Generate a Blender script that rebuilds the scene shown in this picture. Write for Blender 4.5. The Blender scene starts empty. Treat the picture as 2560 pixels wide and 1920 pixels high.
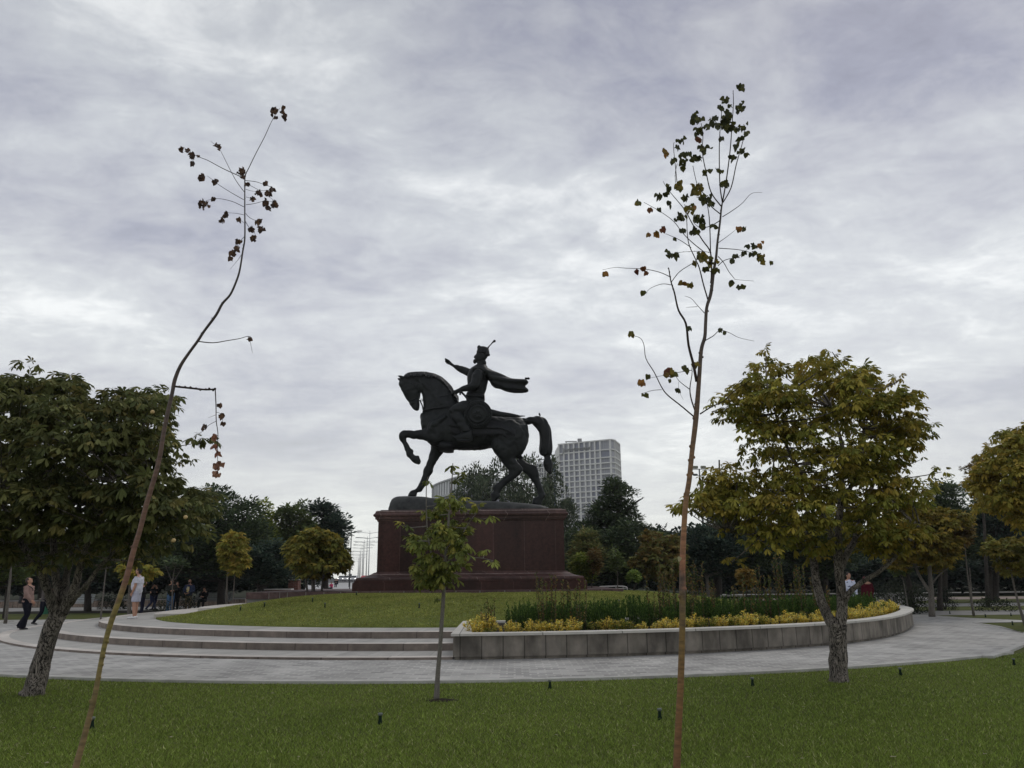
import bpy, bmesh, math, random
import numpy as np
from mathutils import Vector, Matrix, noise
random.seed(7); rng = np.random.default_rng(11)
scn = bpy.context.scene
C = scn.collection
R = math.radians
HAZE = 0.00022

# ------------------------------------------------------------------ camera
F_PX, PITCH, ROLL, EYE = 1924.0, 0.24794, 0.00941, 1.6
cd = bpy.data.cameras.new('camera'); cam = bpy.data.objects.new('camera', cd); C.objects.link(cam)
cd.sensor_width = 36; cd.lens = F_PX / 2560 * 36; cd.clip_start = 0.05; cd.clip_end = 6000
_r0 = Vector((1, 0, 0)); _u0 = Vector((0, -math.sin(PITCH), math.cos(PITCH))); _f0 = Vector((0, math.cos(PITCH), math.sin(PITCH)))
_rt = _r0 * math.cos(ROLL) - _u0 * math.sin(ROLL); _up = _r0 * math.sin(ROLL) + _u0 * math.cos(ROLL)
m3 = Matrix((_rt, _up, -_f0)).transposed()
cam.matrix_world = Matrix.Translation((0, 0, EYE)) @ m3.to_4x4()
scn.camera = cam
CAM = Vector((0, 0, EYE))
def ray(px, py):
    return _rt * ((px - 1280) / F_PX) + _up * ((960 - py) / F_PX) + _f0
def at(px, py, Y):                       # measured point of the place: where the sight line meets the vertical plane Y
    d = ray(px, py); return CAM + d * (Y / d.y)
def gz(px, py, z=0.0):                   # ... and where it meets the level z
    d = ray(px, py); return CAM + d * ((z - EYE) / d.z)
SC = F_PX * 1.0628                       # pixels per (metre / metre of distance) near the horizon

# ------------------------------------------------------------------ world, sun, exposure
SUN_EL, SUN_AZ = R(48), R(35)            # azimuth measured from +Y towards +X
w = bpy.data.worlds.new("World"); scn.world = w; w.use_nodes = True
nt = w.node_tree; N = nt.nodes; L = nt.links; N.clear()
def nd(t, **k):
    n = N.new(t)
    for a, b in k.items(): setattr(n, a, b)
    return n
out = nd('ShaderNodeOutputWorld'); bg = nd('ShaderNodeBackground'); bg.inputs[1].default_value = 0.1
L.new(bg.outputs[0], out.inputs[0])
sky = nd('ShaderNodeTexSky', sky_type='NISHITA'); sky.sun_disc = False; sky.sun_elevation = SUN_EL; sky.sun_rotation = SUN_AZ
tc = nd('ShaderNodeTexCoord'); sep = nd('ShaderNodeSeparateXYZ'); L.new(tc.outputs['Generated'], sep.inputs[0])
def mth(op, a, b=None, c=None):
    n = nd('ShaderNodeMath', operation=op)
    for i, v in enumerate((a, b, c)):
        if v is None: continue
        if isinstance(v, (int, float)): n.inputs[i].default_value = v
        else: L.new(v, n.inputs[i])
    return n.outputs[0]
zc = mth('MAXIMUM', sep.outputs[2], 0.0); zd = mth('ADD', zc, 0.16)
cx_ = mth('DIVIDE', sep.outputs[0], zd); cy_ = mth('DIVIDE', sep.outputs[1], zd)
cmb = nd('ShaderNodeCombineXYZ'); L.new(cx_, cmb.inputs[0]); L.new(cy_, cmb.inputs[1])
mp = nd('ShaderNodeMapping'); L.new(cmb.outputs[0], mp.inputs[0]); mp.inputs['Rotation'].default_value = (0, 0, R(-24)); mp.inputs['Scale'].default_value = (0.9, 1.15, 1); mp.inputs['Location'].default_value = (3.1, 1.7, 0)
def wnoise(scale, det, rough, dist):
    n = nd('ShaderNodeTexNoise'); L.new(mp.outputs[0], n.inputs['Vector'])
    n.inputs['Scale'].default_value = scale; n.inputs['Detail'].default_value = det; n.inputs['Roughness'].default_value = rough; n.inputs['Distortion'].default_value = dist
    return n.outputs['Fac']
n1 = wnoise(0.7, 3, 0.5, 0.3); n2 = wnoise(2.4, 10, 0.62, 0.5); n3 = wnoise(9.0, 8, 0.66, 0.35)
s = mth('ADD', mth('MULTIPLY', n1, 0.43), mth('ADD', mth('MULTIPLY', n2, 0.37), mth('MULTIPLY', n3, 0.20)))
rp = nd('ShaderNodeValToRGB'); L.new(s, rp.inputs[0]); e = rp.color_ramp.elements
e[0].position = 0.32; e[0].color = (2.7, 2.85, 3.6, 1); a2 = e.new(0.40); a2.color = (3.6, 3.75, 4.65, 1); e[-1].position = 0.60; e[-1].color = (8.8, 9.0, 9.1, 1)
a = e.new(0.455); a.color = (4.7, 4.85, 5.5, 1); b = e.new(0.53); b.color = (6.2, 6.45, 6.8, 1)
hz = nd('ShaderNodeValToRGB'); L.new(zc, hz.inputs[0]); e = hz.color_ramp.elements       # lower cloud seen through more air: paler and warmer
e[0].position = 0.0; e[0].color = (0.85, 0.85, 0.85, 1); e[1].position = 0.5; e[1].color = (0, 0, 0, 1); q = e.new(0.2); q.color = (0.35, 0.35, 0.35, 1)
mx = nd('ShaderNodeMix', data_type='RGBA'); L.new(hz.outputs[0], mx.inputs[0]); L.new(rp.outputs[0], mx.inputs[6]); mx.inputs[7].default_value = (7.6, 7.7, 7.25, 1)
zen = nd('ShaderNodeMapRange'); L.new(zc, zen.inputs[0]); zen.inputs[1].default_value = 0.3; zen.inputs[2].default_value = 0.7; zen.inputs[3].default_value = 1.04; zen.inputs[4].default_value = 0.76   # thicker cloud overhead
zv = nd('ShaderNodeVectorMath', operation='SCALE'); L.new(mx.outputs[2], zv.inputs[0]); L.new(zen.outputs[0], zv.inputs['Scale'])
mx2 = nd('ShaderNodeMix', data_type='RGBA'); mx2.inputs[0].default_value = 0.94; L.new(sky.outputs[0], mx2.inputs[6]); L.new(zv.outputs[0], mx2.inputs[7])
L.new(mx2.outputs[2], bg.inputs[0])
sl = bpy.data.lights.new('sun', 'SUN'); so = bpy.data.objects.new('sun', sl); C.objects.link(so)
sl.energy = 0.6; sl.angle = R(25); sl.color = (1.0, 0.95, 0.88)
sd = Vector((math.sin(SUN_AZ) * math.cos(SUN_EL), math.cos(SUN_AZ) * math.cos(SUN_EL), math.sin(SUN_EL)))
so.rotation_euler = sd.to_track_quat('Z', 'Y').to_euler()
vs = scn.view_settings; vs.view_transform = 'Standard'; vs.look = 'None'; vs.exposure = 0.2; vs.gamma = 1.0; vs.use_curve_mapping = False

# ------------------------------------------------------------------ helpers: naming and linking
def tag(o, label=None, cat=None, group=None, kind=None):
    if label: o['label'] = label
    if cat: o['category'] = cat
    if group: o['group'] = group
    if kind: o['kind'] = kind
    return o
def thing(name, label, cat, loc=(0, 0, 0), rz=0.0, group=None):
    o = bpy.data.objects.new(name, None); C.objects.link(o); o.empty_display_size = 0.2
    o.location = loc; o.rotation_euler = (0, 0, rz); bpy.context.view_layer.update()
    return tag(o, label, cat, group)
def link(name, me, mat, parent=None, smooth=True, local=False):
    # meshes are written in world coordinates; when parented they move into the parent's frame unless local
    me.name = name
    if mat is not None and len(me.materials) == 0:
        for mm in (mat if isinstance(mat, (list, tuple)) else [mat]): me.materials.append(mm)
    o = bpy.data.objects.new(name, me); C.objects.link(o)
    if smooth: me.shade_smooth()
    if parent is not None:
        if not local:
            bpy.context.view_layer.update()
            me.transform(parent.matrix_world.inverted())
        o.parent = parent
    return o
def from_bm(bm, recalc=True):
    if recalc: bmesh.ops.recalc_face_normals(bm, faces=bm.faces)
    me = bpy.data.meshes.new('m'); bm.to_mesh(me); bm.free(); return me
def copy_tree(o, loc=None, rz=None, scale=None, label=None, parent=None):
    c = o.copy(); C.objects.link(c)
    if parent is not None: c.parent = parent
    if loc is not None: c.location = loc
    if rz is not None: c.rotation_euler = (0, 0, rz)
    if scale is not None: c.scale = scale
    if label: c['label'] = label
    for ch in list(o.children): copy_tree(ch, parent=c)
    return c

# ------------------------------------------------------------------ helpers: materials
MATS = {}
def pmat(name, c1, c2=None, scale=4.0, rough=0.7, bump=0.0, bscale=None, metal=0.0, c3=None, spec=0.12, detail=8, stretch=None, sharp=(0.35, 0.65)):
    if name in MATS: return MATS[name]
    m = bpy.data.materials.new(name); m.use_nodes = True; t = m.node_tree; P = t.nodes['Principled BSDF']
    P.inputs['Roughness'].default_value = rough; P.inputs['Metallic'].default_value = metal; P.inputs['Specular IOR Level'].default_value = spec
    co = t.nodes.new('ShaderNodeTexCoord'); src = co.outputs['Object']
    if stretch:
        mm = t.nodes.new('ShaderNodeMapping'); t.links.new(src, mm.inputs[0]); mm.inputs['Scale'].default_value = stretch; src = mm.outputs[0]
    if c2 is None: c2 = tuple(x * 0.8 for x in c1)
    n = t.nodes.new('ShaderNodeTexNoise'); t.links.new(src, n.inputs['Vector']); n.inputs['Scale'].default_value = scale; n.inputs['Detail'].default_value = detail; n.inputs['Roughness'].default_value = 0.62
    r = t.nodes.new('ShaderNodeValToRGB'); t.links.new(n.outputs['Fac'], r.inputs[0])
    r.color_ramp.elements[0].position = sharp[0]; r.color_ramp.elements[0].color = (*c2, 1)
    r.color_ramp.elements[1].position = sharp[1]; r.color_ramp.elements[1].color = (*c1, 1)
    if c3: q = r.color_ramp.elements.new((sharp[0] + sharp[1]) / 2); q.color = (*c3, 1)
    t.links.new(r.outputs[0], P.inputs['Base Color'])
    if bump:
        n2 = t.nodes.new('ShaderNodeTexNoise'); t.links.new(src, n2.inputs['Vector']); n2.inputs['Scale'].default_value = bscale or scale * 5; n2.inputs['Detail'].default_value = 6
        b = t.nodes.new('ShaderNodeBump'); b.inputs['Strength'].default_value = min(bump, 1); b.inputs['Distance'].default_value = 0.02 if bump <= 1 else 0.02 * bump
        t.links.new(n2.outputs['Fac'], b.inputs['Height']); t.links.new(b.outputs[0], P.inputs['Normal'])
    MATS[name] = m; return m
def flat(name, c, rough=0.6, metal=0.0, emit=0.0, spec=0.5):
    if name in MATS: return MATS[name]
    m = bpy.data.materials.new(name); m.use_nodes = True; P = m.node_tree.nodes['Principled BSDF']
    P.inputs['Base Color'].default_value = (*c, 1); P.inputs['Roughness'].default_value = rough; P.inputs['Metallic'].default_value = metal; P.inputs['Specular IOR Level'].default_value = spec
    if emit: P.inputs['Emission Color'].default_value = (*c, 1); P.inputs['Emission Strength'].default_value = emit
    MATS[name] = m; return m
def leafmat(name, trans=0.3, rough=0.55, spec=0.3):
    if name in MATS: return MATS[name]
    m = bpy.data.materials.new(name); m.use_nodes = True; t = m.node_tree; P = t.nodes['Principled BSDF']
    at_ = t.nodes.new('ShaderNodeAttribute'); at_.attribute_name = 'Col'
    t.links.new(at_.outputs['Color'], P.inputs['Base Color']); P.inputs['Roughness'].default_value = rough; P.inputs['Specular IOR Level'].default_value = spec
    tr = t.nodes.new('ShaderNodeBsdfTranslucent'); t.links.new(at_.outputs['Color'], tr.inputs[0])
    mx = t.nodes.new('ShaderNodeMixShader'); mx.inputs[0].default_value = trans
    t.links.new(P.outputs[0], mx.inputs[1]); t.links.new(tr.outputs[0], mx.inputs[2]); t.links.new(mx.outputs[0], t.nodes['Material Output'].inputs[0])
    MATS[name] = m; return m

# ------------------------------------------------------------------ helpers: meshes
def np_mesh(V, Fc, cols=None, k=None):
    """V (n,3); Fc (m,k) faces all with k corners; cols (n,3) per vertex"""
    me = bpy.data.meshes.new('m'); V = np.asarray(V, np.float32); Fc = np.asarray(Fc, np.int32); k = Fc.shape[1]
    me.vertices.add(len(V)); me.vertices.foreach_set('co', V.ravel())
    me.loops.add(Fc.size); me.loops.foreach_set('vertex_index', Fc.ravel())
    me.polygons.add(len(Fc)); me.polygons.foreach_set('loop_start', np.arange(0, Fc.size, k, dtype=np.int32))
    me.update(calc_edges=True)
    if cols is not None:
        a = me.color_attributes.new('Col', 'FLOAT_COLOR', 'POINT'); c4 = np.ones((len(V), 4), np.float32); c4[:, :3] = cols
        a.data.foreach_set('color', c4.ravel())
    me.validate(); return me
def frames(fwd, upv):
    """rotation matrices whose columns are (fwd, side, normal)"""
    f = fwd / np.linalg.norm(fwd, axis=1, keepdims=True); s_ = np.cross(upv, f); s_ /= np.linalg.norm(s_, axis=1, keepdims=True) + 1e-9
    n = np.cross(f, s_); return np.stack([f, s_, n], axis=2)
def scatter(T, TF, pos, Rm, sc, cols):
    """T (k,3) template, TF (m,q) faces; returns V,F,cols"""
    n = len(pos); k = len(T)
    V = np.einsum('nij,kj->nki', Rm, T) * sc[:, None, None] + pos[:, None, :]
    Fc = (TF[None] + (np.arange(n) * k)[:, None, None]).reshape(-1, TF.shape[1])
    return V.reshape(-1, 3), Fc, np.repeat(cols, k, axis=0)
def merge(parts):
    Vs, Fs, Cs, o = [], [], [], 0
    for V, Fc, c in parts:
        Vs.append(V); Fs.append(Fc + o); Cs.append(c); o += len(V)
    return np.concatenate(Vs), np.concatenate(Fs), np.concatenate(Cs)
def box(bm, c, s, rz=0.0, rot=None):
    M = Matrix.Translation(c) @ (rot.to_4x4() if rot else Matrix.Rotation(rz, 4, 'Z')) @ Matrix.Diagonal((*s, 1))
    return bmesh.ops.create_cube(bm, size=1.0, matrix=M)['verts']
def catmull(P, n):
    P = [Vector(p) for p in P]
    if len(P) < 3 or n < 2: return P
    o = []
    for i in range(len(P) - 1):
        p0 = P[max(i - 1, 0)]; p1 = P[i]; p2 = P[i + 1]; p3 = P[min(i + 2, len(P) - 1)]
        for j in range(n):
            t = j / n
            o.append(0.5 * ((2 * p1) + (p2 - p0) * t + (2 * p0 - 5 * p1 + 4 * p2 - p3) * t * t + (3 * p1 - p0 - 3 * p2 + p3) * t ** 3))
    o.append(P[-1]); return o
def ringloft(bm, rings, cap=True):
    vs = [[bm.verts.new(p) for p in r] for r in rings]; n = len(vs[0])
    for a, b in zip(vs[:-1], vs[1:]):
        for i in range(n): bm.faces.new((a[i], a[(i + 1) % n], b[(i + 1) % n], b[i]))
    if cap:
        bm.faces.new(vs[0][::-1]); bm.faces.new(vs[-1])
def tube(bm, pts, rad, seg=8, sub=1, ref=None, cap=True):
    """tapered tube; rad: number, list of numbers, or list of (ru, rv) with ru along ref"""
    pts = [Vector(p) for p in pts]; n = len(pts)
    if not hasattr(rad, '__len__'): rad = [rad] * n
    rr = [Vector((r[0], r[1], 0)) if hasattr(r, '__len__') else Vector((r, r, 0)) for r in rad]
    if sub > 1: pts = catmull(pts, sub); rr = catmull(rr, sub) if n > 2 else rr
    n = len(pts); rings = []; pu = Vector(ref) if ref is not None else None
    for i, p in enumerate(pts):
        t = (pts[min(i + 1, n - 1)] - pts[max(i - 1, 0)])
        if t.length < 1e-7: t = Vector((0, 0, 1))
        t.normalize()
        if pu is None: pu = t.orthogonal()
        u = (ref_p := (Vector(ref) if ref is not None else pu)) - t * ref_p.dot(t)
        if u.length < 1e-4: u = t.orthogonal()
        u.normalize(); v = t.cross(u); pu = u
        rings.append([p + u * (rr[i].x * math.cos(a)) + v * (rr[i].y * math.sin(a)) for a in (2 * math.pi * k / seg for k in range(seg))])
    ringloft(bm, rings, cap)
def ball(bm, c, r, seg=10, rot=None):
    s_ = r if hasattr(r, '__len__') else (r, r, r)
    M = Matrix.Translation(c) @ (rot.to_4x4() if rot else Matrix.Identity(4)) @ Matrix.Diagonal((*s_, 1))
    bmesh.ops.create_uvsphere(bm, u_segments=seg, v_segments=max(6, seg // 2 + 2), radius=1, matrix=M)
def voxel(bm, vox, smooth=4, fac=0.5):
    me = from_bm(bm); o = bpy.data.objects.new('tmp', me); C.objects.link(o)
    r = o.modifiers.new('r', 'REMESH'); r.mode = 'VOXEL'; r.voxel_size = vox
    if smooth: s_ = o.modifiers.new('s', 'SMOOTH'); s_.iterations = smooth; s_.factor = fac
    dg = bpy.context.evaluated_depsgraph_get(); dg.update()
    nm = bpy.data.meshes.new_from_object(o.evaluated_get(dg)); bpy.data.objects.remove(o); bpy.data.meshes.remove(me)
    return nm
def displace(me, fn):
    n = len(me.vertices); co = np.empty(n * 3, np.float32); no = np.empty(n * 3, np.float32)
    me.vertices.foreach_get('co', co); me.vertices.foreach_get('normal', no); co = co.reshape(-1, 3); no = no.reshape(-1, 3)
    d = np.array([fn(Vector(c)) for c in co], np.float32); me.vertices.foreach_set('co', (co + no * d[:, None]).ravel()); me.update()
def sheet(name, pts, z, mat, parent=None, kind='structure'):
    bm = bmesh.new(); bm.faces.new([bm.verts.new((p[0], p[1], z)) for p in pts]); bmesh.ops.recalc_face_normals(bm, faces=bm.faces)
    me = from_bm(bm, False)
    if me.polygons[0].normal.z < 0: me.flip_normals()
    o = link(name, me, mat, parent, smooth=False)
    if kind and parent is None: o['kind'] = kind
    return o
# ------------------------------------------------------------------ ground and paving
CX, CY = -1.53, 33.36
M_grass = pmat('lawn soil and turf', (0.075, 0.105, 0.028), (0.038, 0.062, 0.016), 1.1, 0.95, 0.8, 60, c3=(0.055, 0.082, 0.022), sharp=(0.3, 0.7))
M_grass2 = pmat('park turf', (0.11, 0.12, 0.03), (0.06, 0.075, 0.02), 0.5, 0.95, 0.6, 30, sharp=(0.3, 0.7))
sheet('ground', [(-900, -60), (900, -60), (900, 1500), (-900, 1500)], 0.0, M_grass2)
def paving_mat(name, bw, bh, c1, c2, mort, rz=0.0, msize=0.035):
    m = bpy.data.materials.new(name); m.use_nodes = True; t = m.node_tree; P = t.nodes['Principled BSDF']; P.inputs['Roughness'].default_value = 0.7; P.inputs['Specular IOR Level'].default_value = 0.15
    co = t.nodes.new('ShaderNodeTexCoord'); mm = t.nodes.new('ShaderNodeMapping'); t.links.new(co.outputs['Object'], mm.inputs[0]); mm.inputs['Rotation'].default_value = (0, 0, rz)
    b = t.nodes.new('ShaderNodeTexBrick'); t.links.new(mm.outputs[0], b.inputs['Vector']); b.inputs['Scale'].default_value = 1.0
    b.inputs['Brick Width'].default_value = bw; b.inputs['Row Height'].default_value = bh; b.inputs['Mortar Size'].default_value = msize * bh; b.inputs['Mortar Smooth'].default_value = 0.3
    b.inputs['Color1'].default_value = (*c1, 1); b.inputs['Color2'].default_value = (*c2, 1); b.inputs['Mortar'].default_value = (*mort, 1); b.inputs['Bias'].default_value = -0.1
    n = t.nodes.new('ShaderNodeTexNoise'); t.links.new(co.outputs['Object'], n.inputs['Vector']); n.inputs['Scale'].default_value = 0.9; n.inputs['Detail'].default_value = 9
    r = t.nodes.new('ShaderNodeMapRange'); t.links.new(n.outputs['Fac'], r.inputs[0]); r.inputs[1].default_value = 0.3; r.inputs[2].default_value = 0.7; r.inputs[3].default_value = 0.72; r.inputs[4].default_value = 1.12
    v = t.nodes.new('ShaderNodeVectorMath'); v.operation = 'SCALE'; t.links.new(b.outputs['Color'], v.inputs[0]); t.links.new(r.outputs[0], v.inputs['Scale'])
    t.links.new(v.outputs[0], P.inputs['Base Color'])
    bu = t.nodes.new('ShaderNodeBump'); bu.inputs['Strength'].default_value = 0.5; bu.inputs['Distance'].default_value = 0.01; bu.invert = True
    t.links.new(b.outputs['Fac'], bu.inputs['Height']); t.links.new(bu.outputs[0], P.inputs['Normal'])
    return m
M_pave = paving_mat('grey block paving', 0.27, 0.18, (0.44, 0.43, 0.41), (0.26, 0.255, 0.245), (0.47, 0.455, 0.43), msize=0.11)
M_path = pmat('pale park path', (0.30, 0.29, 0.275), (0.20, 0.195, 0.185), 1.2, 0.8, 0.3, 20)
M_kerb = pmat('pale kerb stone', (0.52, 0.51, 0.48), (0.36, 0.35, 0.33), 2.5, 0.75, 0.3, 30)
def arc(r, a0, a1, n): return [(CX + r * math.cos(R(a0 + (a1 - a0) * i / n)), CY + r * math.sin(R(a0 + (a1 - a0) * i / n))) for i in range(n + 1)]
def kleft(a, amt=.027):                       # the rings swing a little wider towards the left
    t = min(max((255 - (a % 360)) / 50, 0), 1); return 1 + amt * t * t * (3 - 2 * t)
def widen(bm, amt):
    for v in bm.verts:
        dx, dy = v.co.x - CX, v.co.y - CY; k_ = kleft(math.degrees(math.atan2(dy, dx)), amt); v.co.x, v.co.y = CX + dx * k_, CY + dy * k_
    return bm
def sector(bm, r0, r1, z0, z1, a0, a1, seg=64):
    """solid annular block with its axis at (CX, CY)"""
    o0, o1 = arc(r1, a0, a1, seg), arc(r0, a0, a1, seg)
    for k in range(seg):
        pass
    full = abs(a1 - a0) >= 359.9
    rings = [[(*o1[i], z0), (*o0[i], z0), (*o0[i], z1), (*o1[i], z1)] for i in range(seg + 1)]
    vs = [[bm.verts.new(p) for p in r] for r in (rings[:-1] if full else rings)]
    m = len(vs)
    for i in range(m if full else m - 1):
        a, b = vs[i], vs[(i + 1) % m]
        for j in range(4): bm.faces.new((a[j], b[j], b[(j + 1) % 4], a[(j + 1) % 4]))
    if not full: bm.faces.new(vs[0]); bm.faces.new(vs[-1][::-1])
# ring path: disc out to R=20.2, cut by the park lawn behind, plus the branch that leaves to the right
near = arc(20.2, 176, 337, 90)           # left side, round the front, to the junction on the right
br = [gz(2470, 1645), gz(2560, 1613), (26.5, 19.6), (60, 21.5), (60, 25.3), (25, 24.0), gz(2556, 1583), gz(2500, 1568), gz(2435, 1558)]
far = [(20, 27.6), (18.4, 27.8), (17.2, 30.5), (15.5, 45), (-14, 45), (-14.5, 36), (-40, 36.6), (-40, 30)]
pts = [p for p in near if p[0] < gz(2470, 1645).x - 0.05 or p[1] > 40]
sheet('ring_path', [(p[0], p[1]) for p in pts + br + far], 0.012, M_pave)
bm = bmesh.new(); sector(bm, 20.2, 20.36, -0.05, 0.045, 176, 305.6, 120)
k = link('path_edging', from_bm(bm), M_kerb, smooth=False); k['kind'] = 'structure'
def strip(name, P2, wd, z0, z1, mat):
    bm = bmesh.new(); P2 = [Vector((p[0], p[1], 0)) for p in P2]; rings = []
    for i, p in enumerate(P2):
        t = (P2[min(i + 1, len(P2) - 1)] - P2[max(i - 1, 0)]).normalized(); s_ = Vector((-t.y, t.x, 0)) * wd / 2
        rings.append([p - s_ + Vector((0, 0, z0)), p + s_ + Vector((0, 0, z0)), p + s_ + Vector((0, 0, z1)), p - s_ + Vector((0, 0, z1))])
    ringloft(bm, rings); o = link(name, from_bm(bm), mat, smooth=False); o['kind'] = 'structure'; return o
q = gz(2470, 1646); strip('path_edging', [q, gz(2510, 1633), gz(2556, 1615), (26.5, 19.3), (60, 21.3)], 0.2, -0.05, 0.05, M_kerb)
strip('path_edging', [gz(2435, 1558), gz(2500, 1568.5), gz(2556, 1583.5), (25, 24.2), (60, 25.5)], 0.10, -0.05, 0.03, M_kerb)
def band(name, x0, x1, y0, y1, z, mat, wob=0.0): return sheet(name, [(x0, y0), (x1, y0 + wob), (x1, y1 + wob), (x0, y1)], z, mat)
M_pink = pmat('pinkish path', (0.30, 0.24, 0.21), (0.20, 0.165, 0.15), 1.5, 0.85)
M_asph = pmat('dark asphalt', (0.10, 0.10, 0.10), (0.06, 0.06, 0.062), 2.0, 0.85)
band('path', 15.0, 90, 27.4, 28.6, 0.016, M_kerb, -0.6); band('path', 13.5, 90, 32.6, 36.6, 0.008, M_path, 0.2)
band('path', 14.5, 90, 41.5, 46.0, 0.008, M_path); band('path', 17.0, 90, 53.0, 59.0, 0.008, M_pink)
sheet('path', [gz(2185, 1507), gz(2255, 1512), gz(2285, 1506), gz(2330, 1500), gz(2300, 1487), gz(2150, 1485)], 0.020, M_path)
band('path', -80, -9.6, 47.0, 53.8, 0.008, M_path); band('soil', -80, -9.6, 43.2, 46.9, 0.006, pmat('dark ground strip', (0.035, 0.030, 0.020), (0.02, 0.018, 0.012), 2, 1.0, 0.5, 20))  # last band: a dark strip of ground between grass and path
sheet('soil', [(-300, 55), (-17.5, 55), (-26, 100), (-70, 300), (-500, 300)], 0.005, pmat('painted canopy shade', (0.030, 0.034, 0.016), (0.016, 0.018, 0.010), .8, 1.0, .5, 10)); sheet('soil', [(6, 60), (400, 60), (600, 300), (30, 300)], 0.005, MATS['painted canopy shade'])  # dark sheets put canopy shade into the ground colour beneath the trees
band('path', -80, -18, 62, 64.5, 0.01, M_path); band('path', 19, 90, 72, 75, 0.01, M_path)
# the avenue behind the monument climbs gently away
bm = bmesh.new()
for (xa, xb, xc, xd, ya, yb, za, zb) in ((-16.5, 1, 20, -43, 62, 165, 0.02, 1.12), (-60, 20, 30, -120, 165.02, 420, 1.125, 2.6)):
    bm.faces.new([bm.verts.new(p) for p in ((xa, ya, za), (xb, ya, za), (xc, yb, zb), (xd, yb, zb))])
o = link('plaza', from_bm(bm), [pmat('pale plaza paving', (0.46, 0.46, 0.45), (0.36, 0.36, 0.355), 0.3, 0.7), M_asph], smooth=False); o['kind'] = 'structure'
o.data.polygons[1].material_index = 1

# ------------------------------------------------------------------ stone steps round the mound
def ringstone(name, c1, c2, bw, Rr, stain=0.0, joint=0.35, jw=0.012, nscale=3.0, rough=0.7, tone=0.12):
    m = bpy.data.materials.new(name); m.use_nodes = True; t = m.node_tree; P = t.nodes['Principled BSDF']; P.inputs['Roughness'].default_value = rough; P.inputs['Specular IOR Level'].default_value = 0.15
    n_ = lambda ty, **k: [setattr(x := t.nodes.new(ty), a, b) for a, b in k.items()] and x or x if k else t.nodes.new(ty)
    def M_(op, a, b=None):
        x = t.nodes.new('ShaderNodeMath'); x.operation = op
        for i, v in enumerate((a, b)):
            if v is None: continue
            if isinstance(v, (int, float)): x.inputs[i].default_value = v
            else: t.links.new(v, x.inputs[i])
        return x.outputs[0]
    co = t.nodes.new('ShaderNodeTexCoord'); sp = t.nodes.new('ShaderNodeSeparateXYZ'); t.links.new(co.outputs['Object'], sp.inputs[0])
    u = M_('MULTIPLY', M_('ARCTAN2', sp.outputs[1], sp.outputs[0]), Rr / bw); u = M_('ADD', u, 400.37)
    fr = M_('FRACT', u); idx = M_('FLOOR', u)
    j = M_('LESS_THAN', M_('MINIMUM', fr, M_('SUBTRACT', 1.0, fr)), jw / bw)
    wn = t.nodes.new('ShaderNodeTexWhiteNoise'); wn.noise_dimensions = '1D'; t.links.new(idx, wn.inputs['W'])
    n = t.nodes.new('ShaderNodeTexNoise'); t.links.new(co.outputs['Object'], n.inputs['Vector']); n.inputs['Scale'].default_value = nscale; n.inputs['Detail'].default_value = 10; n.inputs['Roughness'].default_value = 0.65
    r = t.nodes.new('ShaderNodeValToRGB'); t.links.new(n.outputs['Fac'], r.inputs[0]); r.color_ramp.elements[0].position = 0.32; r.color_ramp.elements[1].position = 0.68
    r.color_ramp.elements[0].color = (*c2, 1); r.color_ramp.elements[1].color = (*c1, 1)
    k = M_('ADD', M_('MULTIPLY', wn.outputs[0], 2 * tone), 1.0 - tone)
    k = M_('MULTIPLY', k, M_('SUBTRACT', 1.0, M_('MULTIPLY', j, joint)))
    if stain:
        cm = t.nodes.new('ShaderNodeCombineXYZ'); t.links.new(M_('MULTIPLY', u, bw * 2.2), cm.inputs[0]); t.links.new(M_('MULTIPLY', sp.outputs[2], 0.9), cm.inputs[1])
        n2 = t.nodes.new('ShaderNodeTexNoise'); t.links.new(cm.outputs[0], n2.inputs['Vector']); n2.inputs['Scale'].default_value = 1.3; n2.inputs['Detail'].default_value = 6
        mr = t.nodes.new('ShaderNodeMapRange'); t.links.new(n2.outputs['Fac'], mr.inputs[0]); mr.inputs[1].default_value = 0.4; mr.inputs[2].default_value = 0.65; mr.inputs[3].default_value = 1.0; mr.inputs[4].default_value = 1.0 - stain
        k = M_('MULTIPLY', k, mr.outputs[0])
    v = t.nodes.new('ShaderNodeVectorMath'); v.operation = 'SCALE'; t.links.new(r.outputs[0], v.inputs[0]); t.links.new(k, v.inputs['Scale']); t.links.new(v.outputs[0], P.inputs['Base Color'])
    f = t.nodes.new('ShaderNodeTexNoise'); t.links.new(co.outputs['Object'], f.inputs['Vector']); f.inputs['Scale'].default_value = 60
    b = t.nodes.new('ShaderNodeBump'); b.inputs['Strength'].default_value = 0.25; b.inputs['Distance'].default_value = 0.01; t.links.new(f.outputs['Fac'], b.inputs['Height']); t.links.new(b.outputs[0], P.inputs['Normal'])
    return m
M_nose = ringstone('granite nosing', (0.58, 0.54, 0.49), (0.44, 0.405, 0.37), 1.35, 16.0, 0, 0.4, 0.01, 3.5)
M_riser = ringstone('dark brown riser', (0.28, 0.235, 0.20), (0.18, 0.15, 0.13), 1.35, 16.0, 0.25, 0.5, 0.012, 5.0)  # vertical step faces, coloured darker and browner than the treads
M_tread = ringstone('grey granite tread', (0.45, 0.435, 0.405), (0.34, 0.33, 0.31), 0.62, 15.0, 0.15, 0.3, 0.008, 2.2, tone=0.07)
steps = thing('stone_steps', 'three broad curved granite steps in front of the grass mound', 'steps', (CX, CY, 0))
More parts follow.
